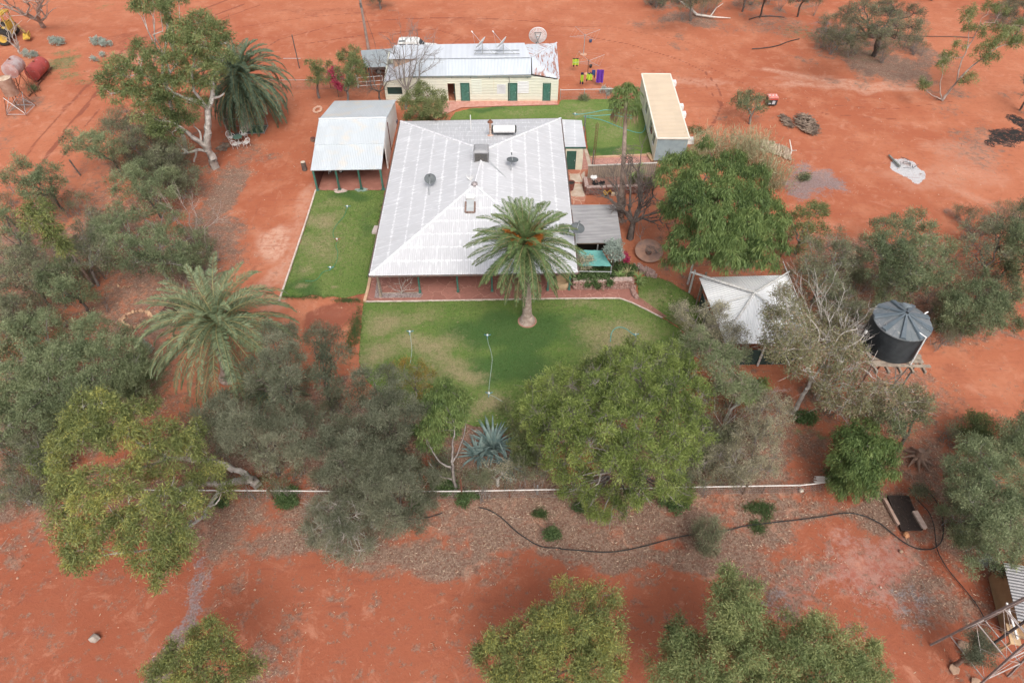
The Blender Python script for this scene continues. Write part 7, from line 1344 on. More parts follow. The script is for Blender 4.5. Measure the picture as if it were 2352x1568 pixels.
# ---- large front gums
tree('gum_tree','big leaning yellow green gum with pale limbs at the lower left','tree',
 [(190,935,7.6,36),(235,925,7.8,34),(165,970,7.4,34),(215,975,7.8,38),(265,955,7.8,36),(310,945,7.4,28),(345,935,6.6,20),(140,1015,7.2,30),(190,1020,7.6,38),(245,1010,7.6,36),(295,1000,7.4,34),(335,985,7,26),(380,985,6.4,28),(420,995,6.2,26),(455,985,5.4,20),
  (345,1030,6.8,30),(390,1035,6.4,32),(435,1030,6,28),(475,1040,5.2,24),(130,1065,6.4,24),(150,1115,7,34),(200,1100,7.2,34),(250,1105,7,30),(140,1160,6.6,34),(190,1160,7.2,38),(245,1155,7.2,36),(295,1140,6.8,30),(335,1165,7,34),(380,1150,6.8,32),(425,1160,6.6,36),(465,1165,6,24),
  (355,1085,5.6,24),(320,1060,6.4,26),(300,1085,6.6,24),(400,1075,5.6,22),(440,1105,5,26),(470,1080,4.8,24),(500,1080,4.6,22),(520,1130,4.2,18),(140,1210,6.2,30),(185,1215,6.6,34),(235,1215,6.6,34),(285,1200,6.4,30),(330,1215,6.6,36),(380,1210,6.6,36),(425,1210,6.2,32),(150,1250,5.8,26),(190,1262,5.8,30),(235,1260,6,26),
  (290,1250,6,30),(335,1262,6,34),(385,1260,5.8,32),(430,1250,5.4,26),(195,1300,5.2,22),(340,1300,5.4,28),(385,1300,5,26),(370,1332,4.6,17),(172,1292,5,18),(410,1285,5,22)],'gumy','white',(590,1112),.34,tint=(.06,0),dens=1.3,
 limbs=[[(590,1112,0,.36),(572,1102,1.2,.30),(540,1105,2.0,.24),(515,1112,2.6,.20),(470,1110,3.6,.16),(420,1115,4.6,.12),(300,1170,6,.08)],[(560,1085,1.6,.22),(500,1062,3,.2),(455,1057,4,.18),(390,1054,4.8,.15),(341,1071,5.4,.1),(250,1080,6.4,.06)],[(572,1102,1.2,.26),(560,1085,1.6,.22)],[(390,1054,4.8,.12),(330,1025,5.8,.10),(270,980,7,.07),(220,970,7.3,.05)],
        [(515,1112,2.6,.17),(480,1160,3.4,.13),(450,1200,4.4,.10),(385,1240,5.2,.07)],[(470,1150,3.4,.14),(400,1155,4.6,.11),(330,1170,5.6,.1),(260,1200,6,.07),(170,1230,6,.04)],[(440,1195,4.4,.1),(350,1255,5.2,.07),(200,1280,5.2,.04)]])
tree('gum_tree','small yellow green gum cut by the bottom edge at lower left','tree',[(490,1440,5.4,20),(510,1470,5.6,22),(475,1475,5.4,18),(450,1460,5,14),(520,1500,5.4,26),(480,1505,5.6,26),(435,1500,5.6,26),(400,1490,5.2,18),(545,1510,4.8,22),(370,1515,5.4,26),(350,1540,5.2,24),(410,1530,5.8,32),(460,1540,5.8,32),(510,1540,5.6,30),(555,1545,5,22),(590,1530,4.4,12),(390,1580,5.8,34),(450,1590,6,34),(510,1585,5.8,34),(345,1585,5,24)],'gumy','brown',(470,1560),.12,tint=(.06,0),dens=1.0,lit=.2)
wat('bushy yellow tipped gum cluster at the bottom centre',[(1095,1480),(1130,1445),(1190,1425),(1240,1395),(1290,1370),(1300,1335),(1350,1320),(1400,1345),(1425,1390),(1440,1440),(1435,1500),(1420,1570),(1400,1640),(1200,1650),(1100,1600),(1085,1540)],6.0,3.8,40,'gumy','brown',tint=(.13,0),dens=1.12,name='young_gum',lit=.3,low=True)
wat('round dark green gum sapling left of the bottom right gums',[(1520,1480),(1535,1430),(1560,1412),(1590,1425),(1600,1470),(1590,1510),(1550,1520)],5.2,3.6,32,'gum','brown',tint=(-.1,0),dens=1.1,name='young_gum',lit=.3)
wat('tall conical green gum behind the bottom right cluster',[(1600,1400),(1625,1350),(1655,1312),(1690,1300),(1735,1335),(1765,1390),(1775,1440),(1760,1480),(1700,1500),(1640,1490),(1605,1450)],6.6,4.0,38,'gum','brown',tint=(.2,0),dens=1.15,name='young_gum',lit=.3)
wat('wide mass of light green gums along the bottom right edge',[(1470,1570),(1490,1510),(1540,1480),(1600,1450),(1680,1440),(1740,1460),(1780,1480),(1800,1430),(1840,1395),(1890,1385),(1920,1440),(1935,1465),(1990,1450),(2020,1490),(2025,1540),(2060,1590),(2040,1680),(1760,1690),(1500,1660)],6.2,3.8,42,'gum','brown',tint=(.22,0),dens=1.12,name='young_gum',lit=.3)
# ---- grey needle trees in front of the left lawn corner
wat('tall grey green needle tree beside the left date palm',[(560,790),(590,735),(640,722),(690,745),(700,800),(700,860),(690,920),(640,940),(590,930),(560,890)],6.4,3.2,38,'casu','dark',tint=(.04,0),name='she_oak',dens=1.1)
wat('dark open needle tree standing before the red soil patch',[(695,790),(700,750),(735,738),(765,752),(800,770),(805,810),(790,860),(775,905),(745,925),(715,900),(700,850)],5.4,2.6,30,'casd','dark',tint=(.0,0),name='she_oak',base=(762,950),dens=.8)
wat('pale grey needle tree over the left part of the front fence',[(440,930),(470,900),(530,905),(590,940),(650,920),(710,930),(730,980),(720,1040),(690,1070),(620,1075),(560,1055),(500,1040),(450,990)],5.8,2.8,40,'casu','dark',tint=(.12,0),name='she_oak',dens=1.15,base=(640,1090))
wat('tall smoky grey needle tree at the left corner of the front lawn',[(800,850),(830,822),(880,820),(925,850),(950,890),(985,930),(980,985),(930,1010),(870,1020),(815,1000),(795,930)],6.0,3.2,38,'casu','dark',tint=(-.08,0),name='she_oak',dens=1.05)
wat('middle grey needle tree between the smoky one and the fence',[(690,1000),(730,950),(790,960),(850,1000),(900,1005),(930,1050),(900,1090),(830,1110),(760,1120),(700,1090)],5.2,2.6,40,'casu','dark',tint=(.0,0),name='she_oak',dens=1.05)
wat('grey green needle tree overhanging the front fence rail',[(830,1090),(880,1050),(950,1040),(995,1060),(1000,1110),(985,1150),(960,1200),(920,1235),(880,1225),(850,1170),(820,1130)],5.0,2.6,38,'casu','dark',tint=(.04,0),name='she_oak',dens=1.0)
k_=[(u+.0,v,z,r) for u,v,z,r in [(905,845,2.2,16),(930,838,2.4,18),(960,845,2.4,18),(985,860,2.2,16),(950,870,2.0,20),(980,890,1.8,16),(915,885,2.0,14),(970,915,1.6,14)]]
tree('flowering_bush','orange flowering bush at the lower left of the front lawn','bush',k_,'oran','grey',tr=.06,dens=1.0)
tree('pepper_tree','small vivid green pepper tree with pinkish limbs behind the front fence','tree',[(1000,900,4.6,24),(1025,892,4.8,24),(1050,905,4.6,24),(985,925,4.4,24),(1015,925,4.8,28),(1050,930,4.6,28),(1075,925,4.2,18),(980,955,4,22),(1010,955,4.4,28),(1045,960,4.2,26),(975,985,3.6,20),(1005,990,3.8,24),(1035,990,3.6,22),(980,1010,3.2,18),(1010,1020,3.2,18)],'pepp','grey',(1048,1132),.18,
 limbs=[[(1048,1132,0,0.120),(1040,1095,1.6,0.102),(1038,1060,2.8,0.078),(1040,1020,3.6,0.054),(1045,980,4.2,0.036)],[(1038,1075,2.2,0.078),(1010,1060,2.7,0.054),(990,1030,3.2,0.036)],[(1040,1060,2.8,0.060),(1060,1020,3.4,0.036),(1070,970,4.,0.030)],[(1042,1100,1.3,0.066),(1015,1095,1.5,0.048),(1000,1080,2,0.030),(985,1060,2.3,0.018)]],tint=(.2,0),dens=1.05)
wat('huge dense lime green tree spreading over the middle of the front fence',[(1180,960),(1200,905),(1225,870),(1260,850),(1310,845),(1360,825),(1400,800),(1450,775),(1510,770),(1560,790),(1600,830),(1625,880),(1645,930),(1640,990),(1615,1040),(1600,1090),(1550,1135),(1470,1150),(1400,1155),(1340,1140),(1280,1105),(1230,1060),(1190,1010)],7.8,2.8,40,'lime','grey',name='lime_tree',tint=(-.04,0),dens=.95,tr=.3,base=(1430,1075),twig=.95)
wat('weeping grey twig skirt of shrubs at the fence under the lime tree',[(1265,1100),(1320,1110),(1380,1120),(1440,1130),(1520,1120),(1590,1110),(1590,1150),(1520,1165),(1440,1175),(1400,1200),(1370,1190),(1300,1150)],2.2,1.0,30,'lime','grey',name='fence_shrub',cat='bush',tint=(.04,0),dens=.6,twig=1,base=(1425,1100),limbs=[[(u0,1095,.0,.07),(u0+(a-u0)*.4,1095+(b-1095)*.35,2.0,.05),(u0+(a-u0)*.75,1095+(b-1095)*.75,2.0,.03),(a,b,1.2,.012)] for u0,a,b in((1400,1290,1120),(1400,1270,1140),(1400,1320,1160),(1400,1345,1175),(1420,1375,1200),(1420,1400,1215),(1430,1440,1190),(1440,1470,1180),(1450,1500,1165),(1460,1540,1150),(1480,1590,1140),(1480,1570,1165))])
wat('low olive bush between the small pepper tree and the lime tree',[(1130,950),(1150,925),(1195,925),(1235,955),(1230,1050),(1200,1080),(1185,1010),(1170,965)],2.4,1.2,28,'oliv','grey',name='olive_bush',cat='bush',tint=(.06,0),dens=.7)
wat('grey twiggy bush below the blue agaves at the fence',[(1080,1080),(1120,1060),(1180,1060),(1190,1100),(1150,1120),(1100,1120)],1.6,.8,28,'dryl','white',name='twiggy_bush',cat='bush',dens=.7,twig=1)
AG=M('agave_blue',(.085,.135,.13),(.17,.225,.205),2.5,.6); AG2=M('yucca_green',(.17,.27,.08),(.27,.33,.13),2,.6)
blade_plant('agave','large blue grey agave clump beside the lime tree, the bigger one','agave',1132,1028,60,1.9,.2,AG,3,(1.4,.15),.9,rad=.3); blade_plant('agave','smaller blue agave leaning left of the big clump','agave',1098,1045,36,1.4,.16,AG,4,(1.3,.1),.9,rad=.3); blade_plant('agave','sprawling blue agave low at the right of the big clump','agave',1168,1072,34,1.4,.15,AG,5,(1.2,.0),.9,rad=.3)
blade_plant('agave','blue agave half hidden behind the grey shrubs right of the lime tree','agave',1560,1100,26,1.0,.13,AG,6,(1.2,.1),.9)
for i,(px,n,L,lab) in enumerate((((*e4(1540,1060),),34,.9,'spiky green yucca at the corner of the planter wall'),((*e4(1200,1010),),44,.8,'pale green strappy plant in the planter by the sail pole'),((*e4(1330,960),),40,.75,'pale straw coloured strappy plant at the planter right side'),((*e4(1560,1150),),24,.7,'lower spiky plant below the corner yucca'),((*e3(1690,600),),30,.7,'spiky green plant before the corrugated fence'),((*e3(1910,520),),22,.6,'bright green yucca head against the corrugated fence'),((*e3(1880,370),),18,.5,'small lime yucca head over the corrugated fence top'))):
    blade_plant('yucca',lab,'yucca',px[0],px[1],n,L,.055,AG2 if i!=2 else M('straw_blades',(.42,.38,.20),(.33,.30,.16),3,.7),30+i,(1.4,.2),.8,z=(.5,.5,.5,.1,.55,1.2,1.6)[i])
wat('pale grey green tree right of the lime tree top',[(1550,790),(1590,765),(1650,772),(1700,800),(1740,840),(1758,890),(1710,930),(1650,910),(1600,850)],4.8,2.4,32,'acac','pink',name='grey_bush_tree',tint=(.2,0),dens=1.1,base=(1640,905),twig=.8)
wat('small lime crowned shrub with bare white branches behind the fence',[(1690,880),(1710,860),(1750,865),(1762,895),(1740,920),(1700,915)],3.2,2.2,24,'pepp','white',name='lime_shrub',cat='bush',tint=(.25,0),base=(1665,965),twig=.4)
bare_tree('dead_tree','spreading bare white branches right of the lime tree','tree',(1650,990),[(1760,900,2.6),(1740,930,2.2),(1680,880,2.4),(1640,900,2.2),(1775,920,2.0),(1700,960,1.4)],.045,'white',levels=3,seed=9,zf=.15)
wat('dry grey brown shrub behind the fence, the upper of two',[(1690,950),(1730,900),(1775,880),(1815,910),(1828,970),(1800,1020),(1740,1035),(1690,1020)],3.0,1.4,30,'dryl','grey',name='dry_shrub',cat='bush',dens=.95,tint=(.06,0))
wat('dry grey brown shrub at the fence rail, the lower of two',[(1630,1030),(1690,990),(1750,1000),(1805,1035),(1795,1085),(1740,1112),(1690,1115),(1640,1100)],2.8,1.2,30,'dryl','grey',name='dry_shrub',cat='bush',dens=.95)
wat('thorny grey thicket under the lime tree right side',[(1560,1050),(1600,1010),(1650,1000),(1665,1050),(1640,1100),(1590,1110)],1.8,.8,28,'dryl','grey',name='dry_shrub',cat='bush',dens=.6,twig=1)
wat('pale leafless looking shrub against the silver roofed shelter',[(1530,740),(1545,700),(1590,680),(1640,690),(1690,700),(1700,740),(1680,780),(1620,790),(1570,775)],3.2,1.6,30,'dryl','grey',name='dry_shrub',cat='bush',dens=.9,tint=(.02,0))
wat('olive grey shrub at the lower left corner of the silver roof',[(1640,780),(1680,740),(1720,735),(1740,780),(1710,820),(1670,820)],3.4,2.2,28,'dryl','grey',name='dry_shrub',cat='bush',dens=.9,tint=(-.12,0))
tree('red_gum','sparse reddish gum with twisting white branches over the silver roof','tree',
 dome([(1740,740),(1770,670),(1800,650),(1840,680),(1860,740),(1890,790),(1900,850),(1850,890),(1790,850),(1750,800)],7.4,4.6,28)+dome([(1850,720),(1895,690),(1955,735),(1985,790),(1985,870),(1930,890),(1870,840)],5.6,3.4,32)+dome([(1850,880),(1890,830),(1950,860),(2010,880),(2090,885),(2140,920),(2120,960),(2040,960),(1950,950),(1870,930)],5.4,3.2,30),'redg','white',(1822,950),.26,dens=1.0,tint=(0,0),
 limbs=[[(1822,950,0,0.211),(1835,925,1.1,0.174),(1848,900,2.2,0.149),(1862,875,3.2,0.124),(1858,850,4.2,0.099),(1840,790,5.6,0.074),(1815,730,6.6,0.050),(1800,680,7.2,0.050)],[(1862,875,3.2,0.099),(1885,845,4.2,0.074),(1905,815,5.0,0.056),(1960,790,5.6,0.037),(1985,770,5.8,0.030)],[(1858,850,4.2,0.081),(1868,810,5.2,0.062),(1882,765,6.0,0.043),(1850,720,6.8,0.030)],
        [(1862,875,3.2,0.087),(1900,885,3.6,0.074),(1935,880,4.0,0.062),(1970,900,3.8,0.043),(2000,935,3.2,0.040)],[(1935,850,4.2,0.050),(1975,845,4.4,0.037),(2010,870,4.0,0.030)],[(1905,815,5,0.050),(1930,770,5.8,0.037),(1970,755,6,0.030)],[(1885,845,4.2,0.062),(1925,835,4.4,0.043),(1965,820,4.6,0.050),(1990,800,4.8,0.020)],[(1935,880,4,0.050),(1920,920,3.2,0.037),(1905,950,2.6,0.030)],[(1935,880,4,0.043),(1955,925,3.2,0.050),(1950,960,2.4,0.020)]])
bare_tree('dead_tree','tangle of bleached bare branches between the silver shelter and the tank','tree',(1878,915),[(1860,720,5.4),(1885,700,5.2),(1905,740,5.2),(1940,760,5),(1975,790,4.6),(1985,830,4),(1960,870,3.4),(1935,810,4.6),(1900,790,5),(1975,920,2.4),(1925,940,2.2)],.10,'white',levels=3,seed=21,zf=.25)
wat('deep green rounded bush at the right end of the front fence',[(1885,995),(1905,965),(1950,955),(2010,965),(2055,1000),(2070,1050),(2050,1100),(2010,1135),(1950,1125),(1920,1085),(1900,1040)],4.2,1.6,34,'pepp','grey',name='round_bush_tree',tint=(.02,0),dens=1.2)
wat('blue green wattle behind the deep green bush',[(2010,940),(2060,915),(2120,900),(2145,940),(2120,985),(2070,1010),(2030,990)],3.6,2.0,32,'acac','dark',tint=(.05,0),dens=.9,base=(2065,1035))
wat('dark olive shrub on the right above the blue wattle',[(2180,985),(2200,955),(2240,945),(2290,965),(2300,1000),(2260,1020),(2210,1020)],2.2,1.2,28,'oliv','brown',name='olive_bush',cat='bush',tint=(-.12,0))
wat('big blue green wattle at the right edge beside the pit',[(2160,1040),(2190,1010),(2240,1000),(2300,1010),(2360,1040),(2400,1120),(2400,1230),(2340,1290),(2280,1310),(2240,1260),(2200,1190),(2170,1110)],4.6,1.8,40,'acac','grey',tint=(.08,0),dens=1.15)
wat('grey blue wattle cut by the right edge',[(2290,960),(2340,930),(2400,930),(2420,1040),(2350,1060),(2300,1010)],4.6,3.0,36,'acac','grey',tint=(-.02,0))
for i,(u,v,r_,lab) in enumerate(((2115,1125,16,'small grey bush above the grated pit'),(2220,1220,14,'pale round leaved shrub at the edge of the right wattle'),(2270,1290,14,'pale round leaved shrub by the grey shed corner'))): tree('grey_shrub',lab,'bush',[(u,v,.7,r_),(u+12,v+10,.6,r_*.8),(u-10,v+6,.6,r_*.8)],'acag' if i==0 else 'silv','grey',tr=.04,tint=(.1,0))
wat('small green tree shading the windmill tower foot',[(2225,1450),(2260,1440),(2290,1460),(2280,1500),(2250,1535),(2225,1510),(2200,1490)],2.6,1.4,26,'casd','brown',name='small_tree',tint=(.2,0),dens=.6)
wat('feathery weeping shrub with radiating grey branches before the fence',[(690,1170),(720,1130),(780,1120),(840,1140),(885,1180),(880,1230),(850,1275),(800,1295),(750,1280),(700,1230)],2.6,.7,32,'casu','white',name='weeping_shrub',cat='bush',tint=(.2,0),dens=.62,twig=1,base=(785,1185),limbs=[[(785,1185,0,.07),(785+ (a-785)*.35,1175+(b-1175)*.35,1.5,.045),(785+(a-785)*.7,1175+(b-1175)*.7,2.1,.03),(a,b,1.6,.015)] for a,b in((700,1160),(715,1200),(730,1235),(750,1260),(765,1280),(785,1285),(805,1280),(825,1265),(845,1240),(862,1215),(872,1185),(740,1150),(835,1150),(720,1215),(775,1270),(815,1275))])
wat('thin yellow flowered sapling on the leaf litter right of centre',[(1595,1215),(1610,1185),(1640,1180),(1660,1210),(1655,1260),(1620,1275),(1595,1250)],2.2,.8,22,'acag','brown',name='sapling',tint=(.12,0),dens=.5,twig=1)
for i,(u,v,r_,lab) in enumerate(((1270,1222,13,'small round green plant on the leaf litter below the fence'),(655,1130,22,'leafy green bush on the fence rail left of the weeping shrub'),(660,1150,18,'low green weeds before the fence left of the weeping shrub'),(1550,1150,26,'bright green creeper at the fence under the lime tree'),(1340,1160,16,'dark green weed at the fence, left of the bright creeper'),(1020,1110,26,'dark leafy bush at the foot of the small pepper tree'),(1070,1140,20,'leafy green creeper over the fence rail by the rusty post'),(960,1150,20,'grey green leafy plant on the fence rail under the needle trees'),(505,1150,12,'small dark weeds at lower left of the fence'),(1850,955,20,'dark green bush at the foot of the red gum'),(2172,745,16,'low green shrub behind the black water tank'),(945,985,16,'bright green plant between the grey needle trees'),(1610,1060,14,'green weeds at the red boulders'))):
    tree('leafy_plant',lab,'plant',[(u,v,.5,r_*.7),(u+r_*.7,v+3,.4,r_*.6),(u-r_*.7,v+4,.4,r_*.6),(u+2,v+r_*.5,.35,r_*.6)],'weed','brown',tr=.02,lit=0,dens=1.1,tint=(.1 if i in(1,3,11,12) else 0,0))
# ---- right side
wat('large bright green weeping pepper tree right of the homestead',[(1510,470),(1495,430),(1500,385),(1530,345),(1570,325),(1620,318),(1670,335),(1720,360),(1770,395),(1800,430),(1812,490),(1810,550),(1800,600),(1750,635),(1690,640),(1640,620),(1590,615),(1540,625),(1520,590),(1530,540),(1545,500)],8.0,3.0,40,'pepp','brown',name='pepper_tree',tint=(.06,0),dens=1.2,tr=.35,base=(1650,600),extra=[(1702,532,7.0,36),(1680,560,6.6,34),(1720,505,7.2,32)])
for i,(u,v,h) in enumerate(((1600,340,3.2),(1640,330,3.4),(1700,345,3.6),(1750,370,3.4),(1780,400,3.0),(1720,330,3.2))):
    c=at(u,v+30); r=np.random.default_rng(i+50); n=110; h*=.85; base=np.array(c)+r.normal(size=(n,3))*np.array([.7,.55,0]); d=unit(np.array([0,0,1.])+r.normal(size=(n,3))*np.array([.28,.28,0]))
    t=thing('giant_reed',(c.x,c.y,0),['tall straw green reeds behind the pepper tree top, leftmost clump','straw green reeds second clump behind the pepper tree','tallest reed clump behind the pepper tree','pale reed clump near the split timber row','sparse reed clump right of the pepper tree by the gravel','reed clump touching the split timber row'][i],'reeds','reeds behind the pepper tree')
    sticks_mesh('canes',[(base[j],base[j]+d[j]*h*r.uniform(.6,1),.018,.008) for j in range(n)],M('reed_cane',(.36,.33,.20),(.28,.27,.15),3),t,3)
    m=6; bb=(base[:,None,:]+d[:,None,:]*(h*r.uniform(.3,1,(n,m))[...,None])).reshape(-1,3); dd=unit(np.repeat(d,m,0)+r.normal(size=(n*m,3))*.55)
    leaf_mesh('leaves',bb,dd,np.full(n*m,.6)*r.uniform(.6,1.2,n*m),np.full(n*m,.035),.5+r.normal(0,.22,n*m),LM['reed'],t,r=r)
wat('olive shrub at the right foot of the pepper tree',[(1800,500),(1825,470),(1865,462),(1905,475),(1912,510),(1895,545),(1850,560),(1810,550)],3.6,2.0,30,'oliv','grey',name='olive_bush',cat='bush',tint=(.08,0),dens=.85)
wat('grey green wattle left of centre in the right scrub belt',[(1810,600),(1840,560),(1890,530),(1940,530),(1975,570),(1985,620),(1960,670),(1900,685),(1840,660)],4.4,2.0,36,'acag','grey',tint=(.04,0))
wat('round topped green wattle in the middle of the right scrub belt',[(1980,560),(2010,510),(2050,490),(2110,485),(2170,505),(2200,550),(2205,610),(2180,660),(2100,680),(2020,670),(1975,620)],5.0,2.2,38,'acac','grey',tint=(-.05,0))
wat('twiggy wattle with dark twisted limbs at the right',[(2190,540),(2230,500),(2290,490),(2340,520),(2330,580),(2280,620),(2220,620)],4.6,3.0,34,'acag','dark',tint=(-.04,0),dens=.55,twig=.9,base=(2245,665))
wat('dark green wattle cut by the right edge',[(2300,470),(2350,460),(2420,480),(2430,620),(2370,640),(2310,600)],4.6,2.6,38,'acac','dark',tint=(-.12,0))
wat('dark green tangled wattle behind the water tank at right',[(2150,660),(2200,630),(2270,620),(2340,650),(2370,700),(2340,755),(2270,775),(2200,760),(2150,720)],3.2,1.4,36,'acac','dark',tint=(-.1,0))
wat('grey brown scrub just behind the water tank',[(1870,680),(1930,670),(2000,680),(2070,680),(2140,690),(2160,730),(2140,700),(2080,700),(2000,760),(1900,760)],3.0,1.4,32,'acag','grey',tint=(-.1,0),dens=.7,twig=1,name='scrub_bush',cat='bush')
tree('leaning_gum','slim multi stemmed gum with separate leaf tufts at the upper right','tree',[(2225,25,8,16),(2220,45,7.6,15),(2275,20,8,18),(2300,28,7.6,14),(2245,72,6.8,18),(2225,68,6.8,12),(2205,106,5.6,13),(2290,62,6.8,16),(2320,75,6.4,18),(2345,60,6.4,16),(2335,100,6,18),(2300,95,6,20),(2275,105,5.6,20),(2250,120,5.2,16),(2178,132,4.4,14),(2165,152,3.8,14),(2190,125,4.6,10),(2126,185,2.6,12),(2122,198,2.2,8),(2232,178,3.2,13),(2215,185,2.8,9),(2280,135,4.6,16),(2260,140,4.6,12),(2340,90,6,16)],'gum','pink',(2164,231),.16,tint=(-.02,0),dens=1.1,
 limbs=[[(2164,231,0,.18),(2180,210,1.0,.14),(2198,188,2.2,.12),(2225,160,3.4,.1),(2255,135,4.6,.07),(2290,110,5.6,.05)],[(2198,188,2.2,.1),(2205,150,3.8,.08),(2220,115,5.2,.06),(2225,80,6.4,.04),(2225,45,7.4,.03)],[(2162,228,.1,.08),(2160,195,1.6,.06),(2166,165,3,.04)],[(2162,228,.1,.08),(2140,218,.8,.05),(2128,208,1.4,.03)],[(2200,190,2.1,.06),(2220,190,2.5,.04)],[(2220,115,5.2,.05),(2250,60,7.,.04)]],lscale=.9)
wat('broad grey twiggy tree at the top right of the yard',[(1900,60),(1925,25),(1980,5),(2040,-5),(2100,10),(2125,40),(2130,80),(2100,100),(2050,115),(1990,120),(1930,110),(1905,90)],7.0,3.0,32,'acag','dark',base=(2007,128),tint=(-.1,0),dens=.9,twig=1,tr=.35)
wat('low grey skirt bush left of the broad grey tree',[(1870,60),(1900,50),(1930,75),(1990,100),(1985,120),(1930,110),(1880,85)],1.8,.8,26,'acag','grey',tint=(-.05,0),dens=.6,twig=1,name='scrub_bush',cat='bush')
wat('dark tree with fallen pale branch at the top centre right',[(1478,-25),(1560,-40),(1640,-20),(1665,10),(1640,30),(1590,25),(1540,35),(1500,20),(1482,5)],5.0,2.0,30,'casd','grey',tint=(.02,0),dens=.8,base=(1585,35))
p=at(1600,38); k=MB(); k.tube([p+Vector((-2.4,3,1.2)),p+Vector((-.6,1,.5)),p+Vector((0,0,.2)),p+Vector((2,-1,.3)),p+Vector((4.2,-.8,.1))],[.09,.14,.16,.1,.05],6); k.tube([p+Vector((1.5,-.8,.2)),p+Vector((2.5,.6,.8)),p+Vector((3.4,1.1,1.2))],[.08,.05,.03],5); tag(k.build('fallen_branch',M('bone_wood',(.60,.56,.52)),None,p),'pale fallen forked branch under the top centre tree','branch')
wat('dark bush cut by the top edge left of centre',[(830,-30),(900,-30),(912,0),(890,8),(850,8),(832,-5)],2.4,1.0,26,'casd','grey',tint=(0,0),name='scrub_bush',cat='bush')
for i,(pl,zt,ze,lab,bs) in enumerate((([(1735,-40),(1790,-40),(1800,-5),(1760,5),(1730,-10)],5,3,'thin dark tree cut by the top edge, left of the pair',(1745,40)),([(1800,-40),(1880,-40),(1890,5),(1850,15),(1810,5)],5.4,3,'dark stemmed tree cut by the top edge, right of the pair',(1832,38)),([(2060,-40),(2180,-40),(2180,-15),(2100,-5)],4,2,'low tree cut by the top edge at the upper right',(2140,0)),([(2270,0),(2320,-10),(2400,-10),(2400,60),(2340,60),(2290,40)],4,1.6,'dark bush in the top right corner',None),([(1690,-30),(1740,-30),(1735,-10),(1700,-10)],3,2,'small scrub tuft at the top edge',None))): wat(lab,pl,zt,ze,30,'casd' if i!=2 else 'acag','dark',tint=(0,0),dens=.85,base=bs)
wat('burnt looking dark bush at the right edge above the black soil',[(2330,170),(2400,160),(2400,230),(2350,225)],3,1.4,30,'acag','dark',tint=(-.1,0),dens=.7)
wat('round grey green bush beside the red generator',[(1680,245),(1690,215),(1720,205),(1750,210),(1765,235),(1755,262),(1725,275),(1690,268)],2.8,1.0,22,'acac','grey',tint=(-.08,0),dens=.9,name='round_bush',cat='bush',base=(1722,284))
# ---- undergrowth
def thicket(name,label,polys,n,zr,rr,style,seed,tint=0,dens=.8,twig=.9):
    rn=random.Random(seed); C=[]
    for poly,q in polys:
        u0,u1=min(p[0] for p in poly),max(p[0] for p in poly); v0,v1=min(p[1] for p in poly),max(p[1] for p in poly); k=0
        while k<q:
            u,v=rn.uniform(u0,u1),rn.uniform(v0,v1); ins=False; j=len(poly)-1
            for i in range(len(poly)):
                a,b_=poly[i],poly[j]
                if (a[1]>v)!=(b_[1]>v) and u<(b_[0]-a[0])*(v-a[1])/(b_[1]-a[1])+a[0]: ins=not ins
                j=i
            if ins: C.append((u,v,rn.uniform(*zr),rn.uniform(*rr))); k+=1
    r=np.random.default_rng(seed); t=thing(name,(0,0,0),label,'x'); del t['category']; t['kind']='stuff'; L,W,nl,sr,kout,kdn,krn,dn,tw=ST_[style]; bb=[];dd=[];ti=[];sg=[]
    for u,v,z,rp in C:
        p=np.array(at(u,v,z)); rm=rp*mp(u,v,z); ns=max(4,int(dens*2.2*(rm/sr)**2)); d=rdir(ns,r,-.2); sc=p+d*(rm*r.uniform(.4,1.05,ns)[:,None])*np.array([1,1,.7]); sc[:,2]=np.maximum(sc[:,2],.1); off=r.normal(size=(ns,int(nl),3))*sr*.4
        P=sc[:,None]+off; P[...,2]=np.maximum(P[...,2],.03); bb.append(P.reshape(-1,3)); dd.append(unit(kout*unit(d[:,None]+off/sr)+r.normal(size=off.shape)*.5).reshape(-1,3)); ti.append((.45+tint+r.normal(0,.12)+r.normal(0,.15,(ns,1))+r.normal(0,.15,(ns,int(nl)))).ravel())
        g0=np.array((p[0],p[1],0)); wblob('litter',p[0],p[1],rm*1.2,.7)
        for a in sc:
            m_=g0+(a-g0)*.5+r.normal(size=3)*.15; sg+=[(g0+r.normal(size=3)*np.array([.1,.1,0]),m_,.02,.013),(m_,a,.013,.006)]
            if r.random()<twig: sg.append((m_,a+r.normal(size=3)*sr*1.2,.010,.004))
    sticks_mesh('stems',sg,BARK['grey'],t,3); n=sum(map(len,bb)); leaf_mesh('foliage',np.concatenate(bb),np.concatenate(dd),L*r.uniform(.6,1.3,n),W*r.uniform(.7,1.3,n),np.concatenate(ti),LM[style],t,r=r)
thicket('undergrowth','low grey scrub filling the ground between the left hand wattles',[([(0,400),(60,440),(180,430),(260,440),(300,480),(220,640),(240,700),(150,740),(60,730),(-20,700)],80),([(220,360),(300,340),(420,340),(440,400),(420,430),(300,420)],30),([(430,500),(490,560),(490,620),(400,640),(420,560)],18),([(230,230),(300,250),(420,300),(430,370),(300,370),(240,300)],22)],0,(.5,1.8),(14,26),'acag',1,tint=-.06,dens=.7)
